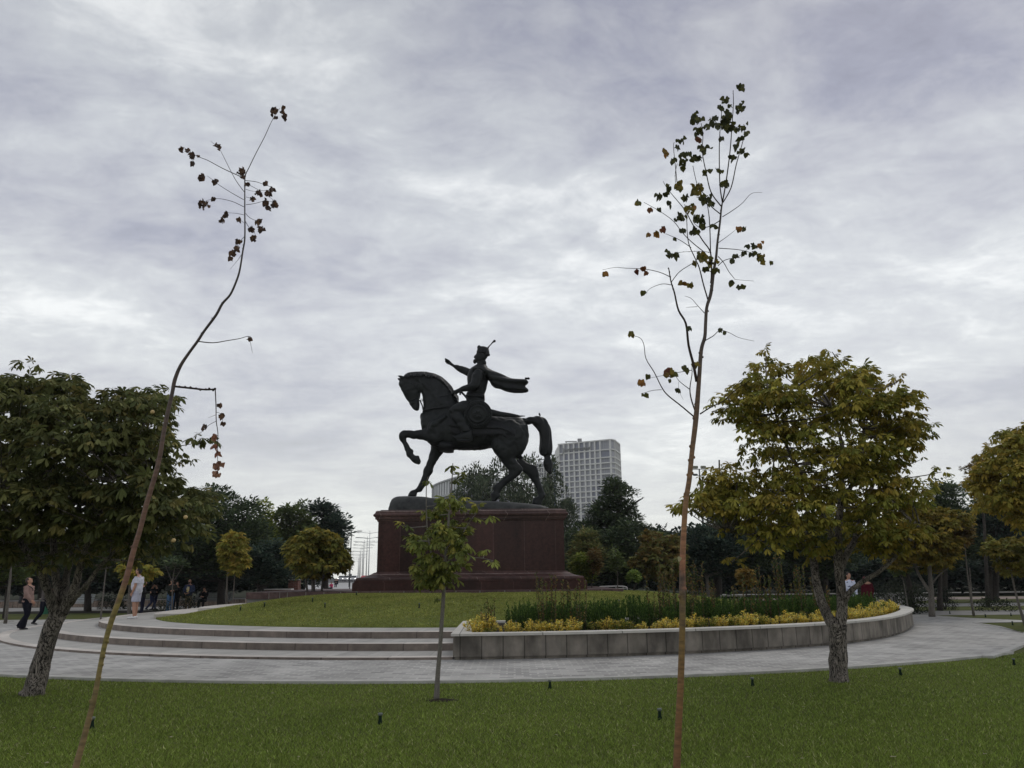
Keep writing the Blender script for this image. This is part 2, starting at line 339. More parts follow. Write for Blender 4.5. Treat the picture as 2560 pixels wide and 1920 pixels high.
for rr, rin, z0, z1 in ((16.75, 14.8, 0.0, 0.06), (15.2, 13.2, 0.0, 0.21), (13.6, 10.3, 0.0, 0.36)):
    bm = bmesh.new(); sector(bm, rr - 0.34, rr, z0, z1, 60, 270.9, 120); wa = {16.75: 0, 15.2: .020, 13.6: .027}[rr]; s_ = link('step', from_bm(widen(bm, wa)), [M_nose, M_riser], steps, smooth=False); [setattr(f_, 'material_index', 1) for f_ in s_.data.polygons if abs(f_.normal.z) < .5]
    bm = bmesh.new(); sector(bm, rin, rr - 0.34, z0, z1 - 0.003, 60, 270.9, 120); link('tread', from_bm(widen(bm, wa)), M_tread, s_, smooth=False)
A0 = 203                                  # the mound's straight left edge: upper slabs stand behind it
slab = thing('raised_slabs', 'two stacked pale granite slabs rising at the left end of the mound', 'steps', (CX, CY, 0))
for rr, z1 in ((11.95, 0.50), (10.55, 0.655)):
    bm = bmesh.new(); sector(bm, 3.0, rr, 0.3, z1, 60, A0 + 1.5 - (11.95 - rr) * 2, 60); link('slab', from_bm(widen(bm, .027)), M_nose, slab, smooth=False)

# ------------------------------------------------------------------ grass mound
def mound_z(r, a):
    t = min(max((11.9 - r) / 6.2, 0), 1); z = 0.365 + 0.735 * (1 - (1 - t) ** 1.7)
    fall = min(max((a - A0) / 9.0, 0), 1)
    return z - (1 - fall) * (0.10 * t + .10 * min(t / .15, 1)) * (1 if t < .5 else 1 - (t - .5) * 1.2) + 0.02 * noise.noise(Vector((r * 0.5, a * 0.12, 0)))
bm = bmesh.new(); g = []
for i in range(121):
    a = A0 + (385 - A0) * i / 120
    g.append([bm.verts.new((CX + r * math.cos(R(a)), CY + r * math.sin(R(a)), mound_z(r, a) if k else 0.30)) for k, r in enumerate([11.9] + list(np.linspace(11.88, 4.2, 26)))])
for a, b in zip(g[:-1], g[1:]):
    for i in range(len(a) - 1): bm.faces.new((a[i], b[i], b[i + 1], a[i + 1]))
for row in (g[0], g[-1]):                 # skirts at the straight edges
    low = [bm.verts.new((v.co.x, v.co.y, 0.2)) for v in row]
    for i in range(len(row) - 1): bm.faces.new((row[i], row[i + 1], low[i + 1], low[i]))
o = link('grass_mound', from_bm(widen(bm, .027)), pmat('mound turf', (0.16, 0.18, 0.04), (0.09, 0.115, 0.026), 1.3, 0.95, 0.8, 50, sharp=(0.3, 0.7))); o['kind'] = 'structure'

# ------------------------------------------------------------------ monument terrace
TZ, TY = 1.19, 30.3
M_cope = pmat('brown red granite coping', (0.13, 0.085, 0.08), (0.07, 0.045, 0.043), 6, 0.55, 0.2, 40)
M_tgrey = pmat('grey terrace stone', (0.24, 0.23, 0.22), (0.17, 0.165, 0.16), 2, 0.7, 0.3, 30)
M_seam = flat('pale mortar seam', (0.30, 0.28, 0.26), 0.8)
ter = thing('terrace_wall', 'low grey terrace wall with brown red granite coping behind the mound', 'wall', (CX, CY, 0))
xl = at(615, 1500, TY).x; xr = at(1560, 1475, TY).x
bm = bmesh.new(); box(bm, ((xl + xr) / 2, TY + 5.03, TZ / 2 - 0.12), (xr - xl - 0.06, 10, TZ - 0.24)); link('wall', from_bm(bm), M_tgrey, ter, smooth=False)
xs = [615, 673, 700, 719, 765, 810, 852, 893, 950, 1010, 1075, 1140, 1200, 1262, 1325, 1385, 1450, 1505, 1560]
for a, b in zip(xs[:-1], xs[1:]):
    xa, xb = at(a, 1490, TY).x, at(b, 1490, TY).x
    bm = bmesh.new(); box(bm, ((xa + xb) / 2, TY + 5.0, TZ - 0.12), (xb - xa - 0.03, 10.1, 0.24)); link('coping_stone', from_bm(bm), M_cope, ter, smooth=False)
bm = bmesh.new(); box(bm, ((xl + xr) / 2, TY + 5.0, TZ - 0.125), (xr - xl - 0.04, 10.06, 0.22)); link('seam', from_bm(bm), M_seam, ter, smooth=False)

# ------------------------------------------------------------------ pedestal
PY = 31.55                                # front face of the shaft
def pz(y, Y=PY, x=1170): return at(x, y, Y).z
def granite(name, c1, c2, bw, bh, joint, rough=0.28, msz=0.012, off=0.5):
    m = bpy.data.materials.new(name); m.use_nodes = True; t = m.node_tree; P = t.nodes['Principled BSDF']; P.inputs['Roughness'].default_value = rough; P.inputs['Specular IOR Level'].default_value = 0.2
    co = t.nodes.new('ShaderNodeTexCoord'); sp = t.nodes.new('ShaderNodeSeparateXYZ'); t.links.new(co.outputs['Object'], sp.inputs[0])
    ad = t.nodes.new('ShaderNodeMath'); t.links.new(sp.outputs[0], ad.inputs[0]); t.links.new(sp.outputs[1], ad.inputs[1])
    cm = t.nodes.new('ShaderNodeCombineXYZ'); t.links.new(ad.outputs[0], cm.inputs[0]); t.links.new(sp.outputs[2], cm.inputs[1])
    b = t.nodes.new('ShaderNodeTexBrick'); b.offset = off; t.links.new(cm.outputs[0], b.inputs['Vector']); b.inputs['Scale'].default_value = 1; b.inputs['Brick Width'].default_value = bw; b.inputs['Row Height'].default_value = bh; b.inputs['Mortar Size'].default_value = msz
    b.inputs['Color1'].default_value = (*c1, 1); b.inputs['Color2'].default_value = (*c2, 1); b.inputs['Mortar'].default_value = (*joint, 1)
    n = t.nodes.new('ShaderNodeTexNoise'); t.links.new(co.outputs['Object'], n.inputs['Vector']); n.inputs['Scale'].default_value = 9; n.inputs['Detail'].default_value = 12; n.inputs['Roughness'].default_value = 0.8
    st = t.nodes.new('ShaderNodeMapping'); t.links.new(co.outputs['Object'], st.inputs[0]); st.inputs['Scale'].default_value = (1.6, 1.6, 0.16)
    n3 = t.nodes.new('ShaderNodeTexNoise'); t.links.new(st.outputs[0], n3.inputs['Vector']); n3.inputs['Scale'].default_value = 1.6; n3.inputs['Detail'].default_value = 5
    r = t.nodes.new('ShaderNodeMapRange'); t.links.new(n.outputs['Fac'], r.inputs[0]); r.inputs[1].default_value = 0.3; r.inputs[2].default_value = 0.7; r.inputs[3].default_value = 0.45; r.inputs[4].default_value = 1.65
    r2 = t.nodes.new('ShaderNodeMapRange'); t.links.new(n3.outputs['Fac'], r2.inputs[0]); r2.inputs[1].default_value = 0.35; r2.inputs[2].default_value = 0.65; r2.inputs[3].default_value = 0.8; r2.inputs[4].default_value = 1.2
    mu = t.nodes.new('ShaderNodeMath'); mu.operation = 'MULTIPLY'; t.links.new(r.outputs[0], mu.inputs[0]); t.links.new(r2.outputs[0], mu.inputs[1])
    v = t.nodes.new('ShaderNodeVectorMath'); v.operation = 'SCALE'; t.links.new(b.outputs['Color'], v.inputs[0]); t.links.new(mu.outputs[0], v.inputs['Scale']); t.links.new(v.outputs[0], P.inputs['Base Color'])
    return m
M_red = granite('polished red granite', (0.046, 0.0185, 0.015), (0.025, 0.0105, 0.009), 1.25, 3.4, (0.09, 0.05, 0.043), 0.26, 0.010, 0.0)
M_red2 = granite('honed red granite', (0.080, 0.045, 0.040), (0.050, 0.029, 0.026), 1.7, 0.62, (0.20, 0.15, 0.135), 0.5)
def framerings(bm, prof, x0, x1, y0, y1):
    """prof: (z, offset outward); rectangular rings"""
    rings = [[(x0 - o, y0 - o, z), (x1 + o, y0 - o, z), (x1 + o, y1 + o, z), (x0 - o, y1 + o, z)] for z, o in prof]
    ringloft(bm, rings)
x0, x1 = at(943.5, 1380, PY).x, at(1411, 1380, PY).x; y0, y1 = PY, PY + 4.3
ped = thing('pedestal', 'long rectangular red granite pedestal under the bronze horse and rider', 'pedestal', ((x0 + x1) / 2, (y0 + y1) / 2, TZ))
zc0 = pz(1303); zt = at(1170, 1275, PY + 0.0).z
zb = pz(1428)
bm = bmesh.new(); framerings(bm, [(zb - 0.3, 0), (zc0 + 0.05, 0)], x0, x1, y0, y1); link('shaft', from_bm(bm), M_red, ped, smooth=False)
d1 = at(936.5, 1292, PY).x - x0; o1 = abs(d1) + 0.03
bm = bmesh.new(); framerings(bm, [(zc0, 0.02), (zc0 + 0.05, 0.05), (zc0 + 0.09, 0.05), (zc0 + 0.10, 0.11), (zc0 + 0.20, 0.12), (zc0 + 0.21, o1 - 0.02), (zc0 + 0.27, o1), (zc0 + 0.30, o1 - 0.02), (zc0 + 0.34, 0.12), (zc0 + 0.42, 0.10), (zc0 + 0.45, 0.04)], x0, x1, y0, y1)
link('cornice', from_bm(bm), M_red2, ped, smooth=False)
bm = bmesh.new(); framerings(bm, [(zc0 + 0.44, -0.06), (zt + 0.02, -0.06), (zt + 0.04, -0.09)], x0, x1, y0, y1); link('top_slab', from_bm(bm), M_red2, ped, smooth=False)
bm = bmesh.new(); framerings(bm, [(zb - 0.42, 0.03), (zb - 0.005, 0.03), (zb, 0.0)], x0, x1, y0, y1); link('base_band', from_bm(bm), M_red2, ped, smooth=False)
zo = pz(1442, PY - 0.75); zo1 = pz(1429.5, PY)
bm = bmesh.new(); framerings(bm, [(zo - 0.25, 0.68), (zo - 0.06, 0.70), (zo, 0.66)] + [(zo + (zo1 - zo + 0.0) * t, 0.62 - 0.54 * (t ** 0.55)) for t in (0.05, 0.2, 0.4, 0.6, 0.8, 1.0)], x0, x1, y0, y1)
link('base_moulding', from_bm(bm), M_red2, ped, smooth=False)
bm = bmesh.new(); framerings(bm, [(TZ - 0.02, 0.80), (TZ + (zo - TZ) * 0.62, 0.80), (TZ + (zo - TZ) * 0.66, 0.74), (zo - 0.1, 0.74)], x0, x1, y0, y1); link('plinth', from_bm(bm), M_red, ped, smooth=False)
PTOP = zt + 0.04

# ------------------------------------------------------------------ bronze horse and rider
Y0 = 33.7
KS = 460 / 1659
def S(x, y, dy=0.0): return at(960 + x * KS, 820 + y * KS, Y0 + dy)
def secloft(bm, secs, dy=0.0, seg=16, sub=3, power=1.0, sub_ok=True):
    """each section: two outline points of the side view and a half width across"""
    P = [(Vector((s_[0], s_[1], 0)), Vector((s_[2], s_[3], 0)), Vector((s_[4], s_[5] if len(s_) > 5 else dy, 0))) for s_ in secs]
    A = catmull([p[0] for p in P], sub); B = catmull([p[1] for p in P], sub); W = catmull([p[2] for p in P], sub)
    rings = []
    for a, b, w_ in zip(A, B, W):
        pa, pb = S(a.x, a.y, w_.y), S(b.x, b.y, w_.y); c = (pa + pb) / 2; h = (pa - pb) / 2; wd = Vector((0, max(w_.x, 0.01), 0)); r = []
        for k in range(seg):
            t = 2 * math.pi * k / seg; ct, st_ = math.cos(t), math.sin(t)
            ct = math.copysign(abs(ct) ** power, ct); st_ = math.copysign(abs(st_) ** power, st_)
            r.append(c + h * ct + wd * st_)
        rings.append(r)
    ringloft(bm, rings)
M_brz = pmat('dark patinated bronze', (0.015, 0.0175, 0.0178), (0.007, 0.0085, 0.0095), 1.6, 0.5, 0.5, 9, metal=0.1, spec=0.24)
M_brz2 = pmat('darker bronze', (0.015, 0.0165, 0.018), (0.008, 0.009, 0.010), 3, 0.5, 0.6, 16, metal=0.1, spec=0.22)
M_rock = pmat('bronze ground plate', (0.070, 0.072, 0.070), (0.032, 0.034, 0.034), 2.2, 0.6, 0.8, 8, metal=0.2)
st = thing('equestrian_statue', 'dark bronze statue of a crowned rider with outstretched arm on a striding horse', 'statue', ((x0 + x1) / 2, (y0 + y1) / 2, PTOP))
# ground plate
bm = bmesh.new(); prof = [(62, 1592), (80, 1548), (104, 1524), (150, 1516), (300, 1514), (430, 1530), (560, 1550), (700, 1556), (830, 1556), (1000, 1562), (1180, 1572), (1350, 1590), (1440, 1605), (1478, 1618)]
rows = []
zbot = PTOP - 0.02
for i, (px_, py_) in enumerate([(p.x, p.y) for p in catmull([(a, b, 0) for a, b in prof], 4)]):
    row = []
    for j in range(17):
        v = -1 + 2 * j / 16; dyy = v * 1.72; p = S(px_, py_, -0.9)
        edge = (1 - abs(v) ** 6); hh = max(p.z - zbot, 0.02)
        row.append(Vector((p.x + 0.05 * noise.noise(Vector((i * 0.3, j, 3))), Y0 + dyy * (1 if 2 < i < 48 else 0.9), zbot + hh * (0.35 + 0.65 * edge) * (1 + 0.03 * noise.noise(Vector((i * 0.35, j * 0.5, 0)))))))
    rows.append(row)
gv = [[bm.verts.new(p) for p in r] for r in rows]
for a, b in zip(gv[:-1], gv[1:]):
    for j in range(16): bm.faces.new((a[j], a[j + 1], b[j + 1], b[j]))
bd = [r[0] for r in gv] + gv[-1][1:] + [r[-1] for r in gv[::-1]][1:] + gv[0][::-1][1:-1]
lo = [bm.verts.new((v.co.x, v.co.y, zbot)) for v in bd]
for i in range(len(bd)): bm.faces.new((bd[i], bd[(i + 1) % len(bd)], lo[(i + 1) % len(bd)], lo[i]))
link('ground_plate', from_bm(bm), M_rock, st)
# horse
bm = bmesh.new()
TORSO = [(332, 800, 336, 870, .16), (350, 765, 345, 930, .34), (420, 735, 385, 1020, .47), (500, 712, 455, 1066, .55), (590, 698, 540, 1108, .6), (680, 690, 640, 1096, .64), (780, 715, 745, 1102, .67), (870, 745, 865, 1100, .68),
         (960, 775, 955, 1082, .68), (1060, 790, 1050, 1085, .67), (1150, 800, 1130, 1110, .66), (1215, 806, 1205, 1150, .6), (1262, 838, 1250, 1135, .48), (1292, 885, 1282, 1070, .32), (1303, 930, 1299, 1010, .14)]
secloft(bm, TORSO, seg=24)
secloft(bm, [(720, 700, 400, 900, .5), (662, 640, 350, 770, .44), (645, 595, 352, 700, .38), (606, 525, 350, 628, .32), (552, 468, 340, 585, .28), (478, 432, 330, 560, .25), (395, 412, 322, 530, .22), (312, 404, 300, 505, .2), (240, 408, 270, 500, .17)], seg=18)
secloft(bm, [(215, 415, 300, 425, .12), (150, 452, 326, 470, .18), (136, 492, 337, 505, .2), (146, 535, 336, 545, .2), (166, 578, 327, 590, .17), (192, 622, 318, 628, .14), (222, 664, 318, 664, .125), (240, 700, 322, 698, .135), (262, 735, 318, 734, .115), (284, 749, 306, 749, .06)], seg=16)
for s_ in (-1, 1):
    ball(bm, S(470, 930, s_ * .50), (.42, .16, .55), 12); ball(bm, S(1130, 950, s_ * .52), (.62, .2, .62), 12); ball(bm, S(1030, 1050, s_ * .50), (.3, .16, .38), 10)
    tube(bm, [S(560, 800, s_ * .50), S(450, 880, s_ * .56), S(420, 960, s_ * .46)], [.12, .16, .1], 8, 3); tube(bm, [S(320, 480, s_ * .16), S(420, 560, s_ * .24), S(520, 690, s_ * .38)], [.05, .09, .1], 8, 3)
ball(bm, S(330, 530, -.13), (.16, .1, .24), 12); ball(bm, S(215, 552, -.17), (.075, .06, .055), 10); ball(bm, S(215, 552, .17), (.075, .06, .055), 10)
ball(bm, S(262, 676, -.10), (.06, .05, .07), 10); ball(bm, S(262, 676, .10), (.06, .05, .07), 10)
for a, b, d_ in (((178, 452), (119, 428), -.10), ((165, 475), (113, 452), .10)):
    tube(bm, [S(*a, d_), S((a[0] + b[0]) / 2, (a[1] + b[1]) / 2 - 3, d_ * 1.1), S(*b, d_ * 1.1)], [.07, .055, .008], 8, 3)
# raised foreleg (near side)
secloft(bm, [(500, 850, 520, 1070, .26, -.30), (440, 880, 440, 1045, .26, -.36), (395, 902, 398, 1024, .2, -.38), (330, 918, 318, 1003, .15, -.38), (262, 926, 262, 994, .125, -.38), (205, 921, 212, 990, .125, -.38), (165, 922, 195, 1000, .125, -.38), (136, 958, 204, 1004, .115, -.38), (139, 1003, 206, 1022, .09, -.38), (165, 1052, 222, 1046, .078, -.38), (186, 1098, 238, 1085, .078, -.38), (197, 1125, 262, 1105, .09, -.38), (208, 1158, 263, 1132, .085, -.38), (240, 1186, 285, 1150, .085, -.38), (256, 1204, 312, 1148, .12, -.38), (292, 1224, 320, 1158, .12, -.38), (316, 1231, 328, 1206, .09, -.38)], seg=12)
# standing foreleg (far side)
secloft(bm, [(440, 1000, 590, 1060, .26, .26), (428, 1060, 545, 1108, .24, .32), (416, 1120, 505, 1160, .19, .34), (400, 1185, 470, 1215, .15, .34), (372, 1240, 446, 1255, .14, .34), (350, 1283, 437, 1303, .13, .34), (345, 1325, 414, 1338, .10, .34), (322, 1388, 382, 1398, .085, .34), (300, 1432, 352, 1446, .09, .34), (280, 1455, 338, 1472, .095, .34), (248, 1466, 300, 1480, .1, .34), (226, 1482, 297, 1490, .13, .34), (211, 1516, 293, 1518, .15, .34)], seg=12)
# near hind leg
secloft(bm, [(985, 900, 1290, 880, .42, -.18), (962, 1000, 1300, 965, .42, -.24), (962, 1055, 1282, 1075, .4, -.28), (985, 1105, 1235, 1145, .34, -.32), (1020, 1152, 1185, 1175, .27, -.34), (1058, 1200, 1195, 1205, .2, -.36), (1098, 1250, 1235, 1240, .16, -.36), (1124, 1292, 1253, 1278, .14, -.36), (1112, 1325, 1212, 1328, .12, -.36), (1062, 1364, 1140, 1386, .1, -.36), (1010, 1405, 1078, 1438, .1, -.36), (978, 1436, 1052, 1460, .12, -.36), (984, 1474, 1046, 1482, .11, -.36), (962, 1494, 1040, 1490, .14, -.36), (968, 1528, 1050, 1518, .15, -.36), (974, 1562, 1012, 1562, .13, -.36)], seg=12)
# far hind leg
secloft(bm, [(1120, 1060, 1260, 1170, .3, .28), (1222, 1160, 1180, 1235, .22, .34), (1300, 1218, 1255, 1292, .15, .36), (1368, 1243, 1308, 1345, .135, .36), (1387, 1285, 1335, 1380, .12, .36), (1397, 1345, 1352, 1405, .105, .36), (1416, 1408, 1370, 1445, .1, .36), (1445, 1478, 1386, 1492, .105, .36), (1455, 1512, 1384, 1520, .125, .36), (1430, 1545, 1345, 1542, .15, .36), (1422, 1592, 1335, 1592, .17, .36)], seg=12)
hm = voxel(bm, 0.033, 2, 0.5)
def muscle(p): return 0.010 + 0.035 * noise.noise(p * 2.4) + 0.040 * (abs(noise.noise(p * 3.6)) - .2)
displace(hm, muscle)
horse = link('horse', hm, M_brz, st)
# mane
bm = bmesh.new()
mane = [(205, 440, 195, 415), (240, 425, 225, 402), (300, 420, 300, 393), (370, 430, 375, 394), (430, 452, 448, 410), (490, 490, 512, 438), (530, 535, 560, 478), (560, 575, 590, 525), (590, 610, 630, 572), (625, 625, 660, 612), (640, 650, 662, 640)]
secloft(bm, [(*m_, .12 + .05 * math.sin(i * 1.7)) for i, m_ in enumerate(mane)], seg=10)
for i in range(34):
    t = i / 33 * (len(mane) - 1); k_ = min(int(t), len(mane) - 2); f_ = t - k_
    bx_ = mane[k_][2] * (1 - f_) + mane[k_ + 1][2] * f_; by_ = mane[k_][3] * (1 - f_) + mane[k_ + 1][3] * f_
    for s_ in (-1, 1):
        ln = random.uniform(30, 62)
        tube(bm, [S(bx_ + 6, by_ + 4, 0.02 * s_), S(bx_ - 4 + random.uniform(-5, 5), by_ + ln * .55, s_ * .2), S(bx_ + 4 + random.uniform(-8, 12), by_ + ln, s_ * (.27 + .004 * i))], [.05, .055, .012], 6, 3)
mm_ = voxel(bm, 0.03, 2); link('mane', mm_, M_brz2, horse)
# tail
bm = bmesh.new()
secloft(bm, [(1225, 815, 1255, 862, .12), (1265, 812, 1285, 868, .13), (1320, 802, 1332, 868, .14), (1380, 794, 1366, 890, .19), (1432, 804, 1388, 925, .22), (1480, 850, 1402, 968, .24), (1502, 915, 1405, 1010, .25), (1509, 985, 1404, 1050, .25), (1517, 1050, 1400, 1090, .25), (1520, 1095, 1405, 1125, .24), (1512, 1138, 1424, 1150, .18), (1498, 1150, 1438, 1158, .14), (1500, 1176, 1440, 1182, .14), (1520, 1205, 1432, 1212, .19), (1521, 1240, 1440, 1248, .19), (1518, 1282, 1470, 1290, .12), (1510, 1318, 1492, 1320, .05), (1506, 1332, 1502, 1332, .015)], seg=14)
tm = voxel(bm, 0.03, 2)
displace(tm, lambda p: 0.028 * math.sin(p.x * 19 + p.y * 23 + 2.2 * math.sin(p.z * 1.3)) * (1 if p.z < S(0, 830).z else .5)); link('tail', tm, M_brz2, horse)
# harness: chest strap with beads, bridle, reins, girth flap
bm = bmesh.new()
for i in range(40):
    t = i / 39; x_ = 352 + 240 * t; y_ = 752 - 46 * t ** .6; d_ = -(.30 + .28 * t ** .5)
    p = S(x_, y_, d_); ball(bm, p, .034, 6)
link('breast_strap', from_bm(bm), M_brz2, horse)
bm = bmesh.new()
for i in range(40):
    t = i / 39; ball(bm, S(352 + 240 * t, 752 - 46 * t ** .6, .30 + .28 * t ** .5), .034, 6)
link('breast_strap', from_bm(bm), M_brz2, horse)
bm = bmesh.new()
tube(bm, [S(222, 660, -.08), S(262, 645, -.17), S(318, 630, -.16)], .018, 6, 4); tube(bm, [S(180, 470, -.12), S(250, 500, -.21), S(320, 560, -.20), S(322, 640, -.16)], .016, 6, 4)
tube(bm, [S(322, 650, -.16), S(345, 700, -.2), S(352, 735, -.22), S(365, 760, -.28)], .03, 6, 4)
for k in range(12): ball(bm, S(342 + 10 * math.cos(k * .52), 650 + 10 * math.sin(k * .52), -.17), .014, 6)
link('bridle', from_bm(bm), M_brz2, horse)
bm = bmesh.new()
for s_ in (-1, 1): tube(bm, [S(345, 652, -.18 if s_ < 0 else .18), S(450, 632, s_ * .33), S(560, 606, s_ * .42), S(620, 592, s_ * .42), S(645, 588, -.38)], .016, 6, 5)
link('reins', from_bm(bm), M_brz2, horse)
bm = bmesh.new(); secloft(bm, [(505, 1000, 498, 1112, .5), (560, 1020, 545, 1124, .56), (600, 1030, 590, 1126, .58), (628, 1030, 622, 1122, .56)], seg=14, sub=2); link('girth', from_bm(bm), M_brz2, horse)
# saddle cloth: two layers bent round the barrel
def interp(tab, x):
    for (xa, ya), (xb, yb) in zip(tab[:-1], tab[1:]):
        if xa <= x <= xb: return ya + (yb - ya) * (x - xa) / (xb - xa)
    return tab[0][1] if x < tab[0][0] else tab[-1][1]
def clothlayer(name, bottom, xs0, xs1, off, zig, mat):
    bm = bmesh.new(); n = 70; grid = []
    for i in range(n + 1):
        x_ = xs0 + (xs1 - xs0) * i / n
        top = interp([(s_[0], s_[1]) for s_ in TORSO], x_); bot = interp([(s_[2], s_[3]) for s_ in TORSO], x_); wd = interp([(s_[0], s_[4]) for s_ in TORSO], x_)
        yb = interp(bottom, x_) + (zig * abs(((x_ / 24) % 1) - 0.5) * 2 - zig if zig else 0)
        cy2, hh = (top + bot) / 2, (bot - top) / 2 + 4; lim = math.acos(max(-0.98, min(0.98, (cy2 - yb) / hh)))
        row = []
        for j in range(25):
            ph = -lim + 2 * lim * j / 24; row.append(S(x_, cy2 - hh * math.cos(ph), (wd + off) * math.sin(ph)))
        grid.append([bm.verts.new(p) for p in row])
    for a, b in zip(grid[:-1], grid[1:]):
        for j in range(24): bm.faces.new((a[j], a[j + 1], b[j + 1], b[j]))
    bmesh.ops.recalc_face_normals(bm, faces=bm.faces)
    bmesh.ops.solidify(bm, geom=bm.faces[:], thickness=0.035)
    link(name, from_bm(bm), mat, horse)
M_cloth = pmat('embossed bronze cloth', (0.020, 0.021, 0.024), (0.010, 0.011, 0.013), 14, 0.5, 1.0, 26, metal=0.1, spec=0.22)
clothlayer('saddle_blanket', [(590, 960), (700, 985), (790, 990), (960, 985), (1050, 975), (1160, 1045)], 600, 1165, 0.05, 22, M_cloth)
clothlayer('saddle_cloth', [(560, 880), (700, 905), (870, 905), (1050, 905), (1110, 930), (1180, 975)], 590, 1185, 0.10, 0, M_cloth)
# rider
rider = None
bm = bmesh.new()
secloft(bm, [(745, 700, 915, 700, .34), (745, 655, 905, 655, .31), (742, 605, 905, 605, .28), (756, 565, 915, 575, .3), (752, 520, 925, 530, .34), (750, 470, 940, 470, .4), (755, 425, 948, 425, .46), (775, 380, 945, 382, .44), (812, 345, 930, 345, .32), (838, 325, 912, 322, .16), (845, 300, 910, 300, .12), (842, 280, 912, 280, .12)], seg=18)
secloft(bm, [(828, 312, 880, 318, .05), (822, 296, 905, 300, .12), (822, 280, 918, 280, .14), (822, 262, 930, 262, .155), (830, 240, 940, 240, .165), (834, 215, 945, 215, .17), (842, 190, 945, 195, .165), (860, 172, 925, 175, .1)], seg=14)
tube(bm, [S(834, 240), S(817, 264), S(830, 268)], [.03, .035, .03], 8, 2)                                  # nose
ball(bm, S(865, 255, -.155), (.03, .02, .05), 8); ball(bm, S(865, 255, .155), (.03, .02, .05), 8)          # ears
for s_ in (-1, 1): ball(bm, S(837, 246, s_ * .07), (.03, .03, .02), 8)
# far arm reaching forward
secloft(bm, [(830, 350, 800, 450, .2, .22), (782, 366, 762, 436, .18, .42), (740, 354, 722, 418, .15, .48), (700, 345, 684, 400, .13, .52), (655, 334, 645, 368, .1, .54), (632, 330, 622, 352, .08, .54), (604, 302, 590, 334, .05, .54), (588, 292, 578, 326, .045, .54)], seg=12)
for a, b, c_, d_ in (((590, 298), (570, 286), (549, 277), .50), ((588, 306), (568, 296), (550, 290), .53), ((586, 314), (566, 308), (549, 304), .56), ((584, 321), (570, 318), (561, 322), .59)):
    tube(bm, [S(*a, d_), S(*b, d_), S(*c_, d_)], [.04, .036, .024], 7, 2)
tube(bm, [S(602, 318, .49), S(588, 326, .46), S(573, 322, .45)], [.045, .038, .026], 7, 2)                 # thumb
# near arm, forearm and hand on the reins
secloft(bm, [(830, 370, 900, 400, .18, -.38), (796, 420, 886, 432, .19, -.50), (786, 470, 880, 495, .18, -.54), (770, 500, 840, 552, .16, -.55), (722, 522, 750, 568, .12, -.50), (676, 545, 700, 574, .09, -.46), (648, 556, 670, 588, .085, -.42), (628, 572, 652, 604, .075, -.40)], seg=12)
for k_ in range(4): tube(bm, [S(640 - k_ * 3, 566 + k_ * 8, -.46), S(620 - k_ * 1, 572 + k_ * 9, -.42), S(622, 584 + k_ * 8, -.33)], [.04, .036, .03], 7, 2)
tube(bm, [S(655, 575, -.34), S(640, 580, -.30), S(628, 590, -.32)], [.04, .035, .026], 7, 2)
# legs
for s_ in (-1, 1):
    secloft(bm, [(760, 650, 800, 800, .2, s_ * .42), (735, 655, 745, 800, .22, s_ * .58), (680, 668, 690, 790, .22, s_ * .70), (622, 700, 650, 790, .2, s_ * .76), (585, 745, 660, 800, .17, s_ * .78)], seg=14)
    secloft(bm, [(590, 735, 690, 760, .15, s_ * .77), (598, 790, 712, 780, .17, s_ * .80), (640, 855, 745, 835, .16, s_ * .82), (680, 905, 775, 892, .14, s_ * .84), (700, 940, 788, 930, .13, s_ * .84)], seg=12)
rm = voxel(bm, 0.027, 2, 0.5)
displace(rm, lambda p: 0.010 + 0.014 * noise.noise(p * 6) + (0.016 * math.sin(p.z * 16 + 6 * noise.noise(p * 1.5)) if p.z < S(0, 640).z else 0.01 * math.sin(p.z * 9 + 5 * noise.noise(p))))
rider = link('rider', rm, M_brz, st)
for s_ in (-1, 1):
    bm = bmesh.new()
    secloft(bm, [(798, 925, 798, 1018, .12, s_ * .84), (780, 915, 780, 1022, .15, s_ * .84), (735, 930, 735, 1022, .14, s_ * .84), (690, 948, 690, 1020, .12, s_ * .84), (645, 970, 650, 1012, .09, s_ * .84), (612, 962, 618, 985, .03, s_ * .84)], seg=12)
    secloft(bm, [(655, 1010, 660, 1024, .14, s_ * .84), (720, 1012, 722, 1026, .16, s_ * .84), (790, 1012, 790, 1024, .14, s_ * .84)], seg=8)
    link('boot', voxel(bm, .028, 2), M_brz, rider)
bm = bmesh.new(); ball(bm, S(820, 305), (.07, .09, .10), 10); tube(bm, [S(838, 290), S(818, 298), S(812, 316)], [.1, .085, .035], 10, 3); link('beard', voxel(bm, .02, 2), M_brz2, rider)
bm = bmesh.new()
secloft(bm, [(832, 228, 955, 246, .19), (836, 212, 952, 226, .2), (846, 190, 948, 205, .19), (852, 176, 935, 182, .16), (868, 168, 918, 170, .1), (880, 165, 905, 166, .03)], seg=16)
secloft(bm, [(905, 232, 912, 268, .17), (940, 232, 935, 256, .15), (957, 238, 955, 248, .08)], seg=10)
tube(bm, [S(858, 195), S(852, 176), S(858, 163), S(870, 168)], [.06, .07, .05, .03], 8, 3)
for k_ in range(10): t = k_ / 9 * math.pi; ball(bm, S(890 - 50 * math.cos(t), 208 + 6 * math.sin(t), -.19 * math.sin(t) - .01), .035, 6)
tube(bm, [S(932, 188), S(942, 172), S(962, 150), S(980, 130), S(990, 122)], [.06, .035, .028, .035, .05], 8, 3); ball(bm, S(996, 118), .065, 12)
link('crown_helmet', voxel(bm, .018, 1), M_brz2, rider)
bm = bmesh.new(); tube(bm, [S(838, 326), S(920, 318)], [.14, .18], 8)
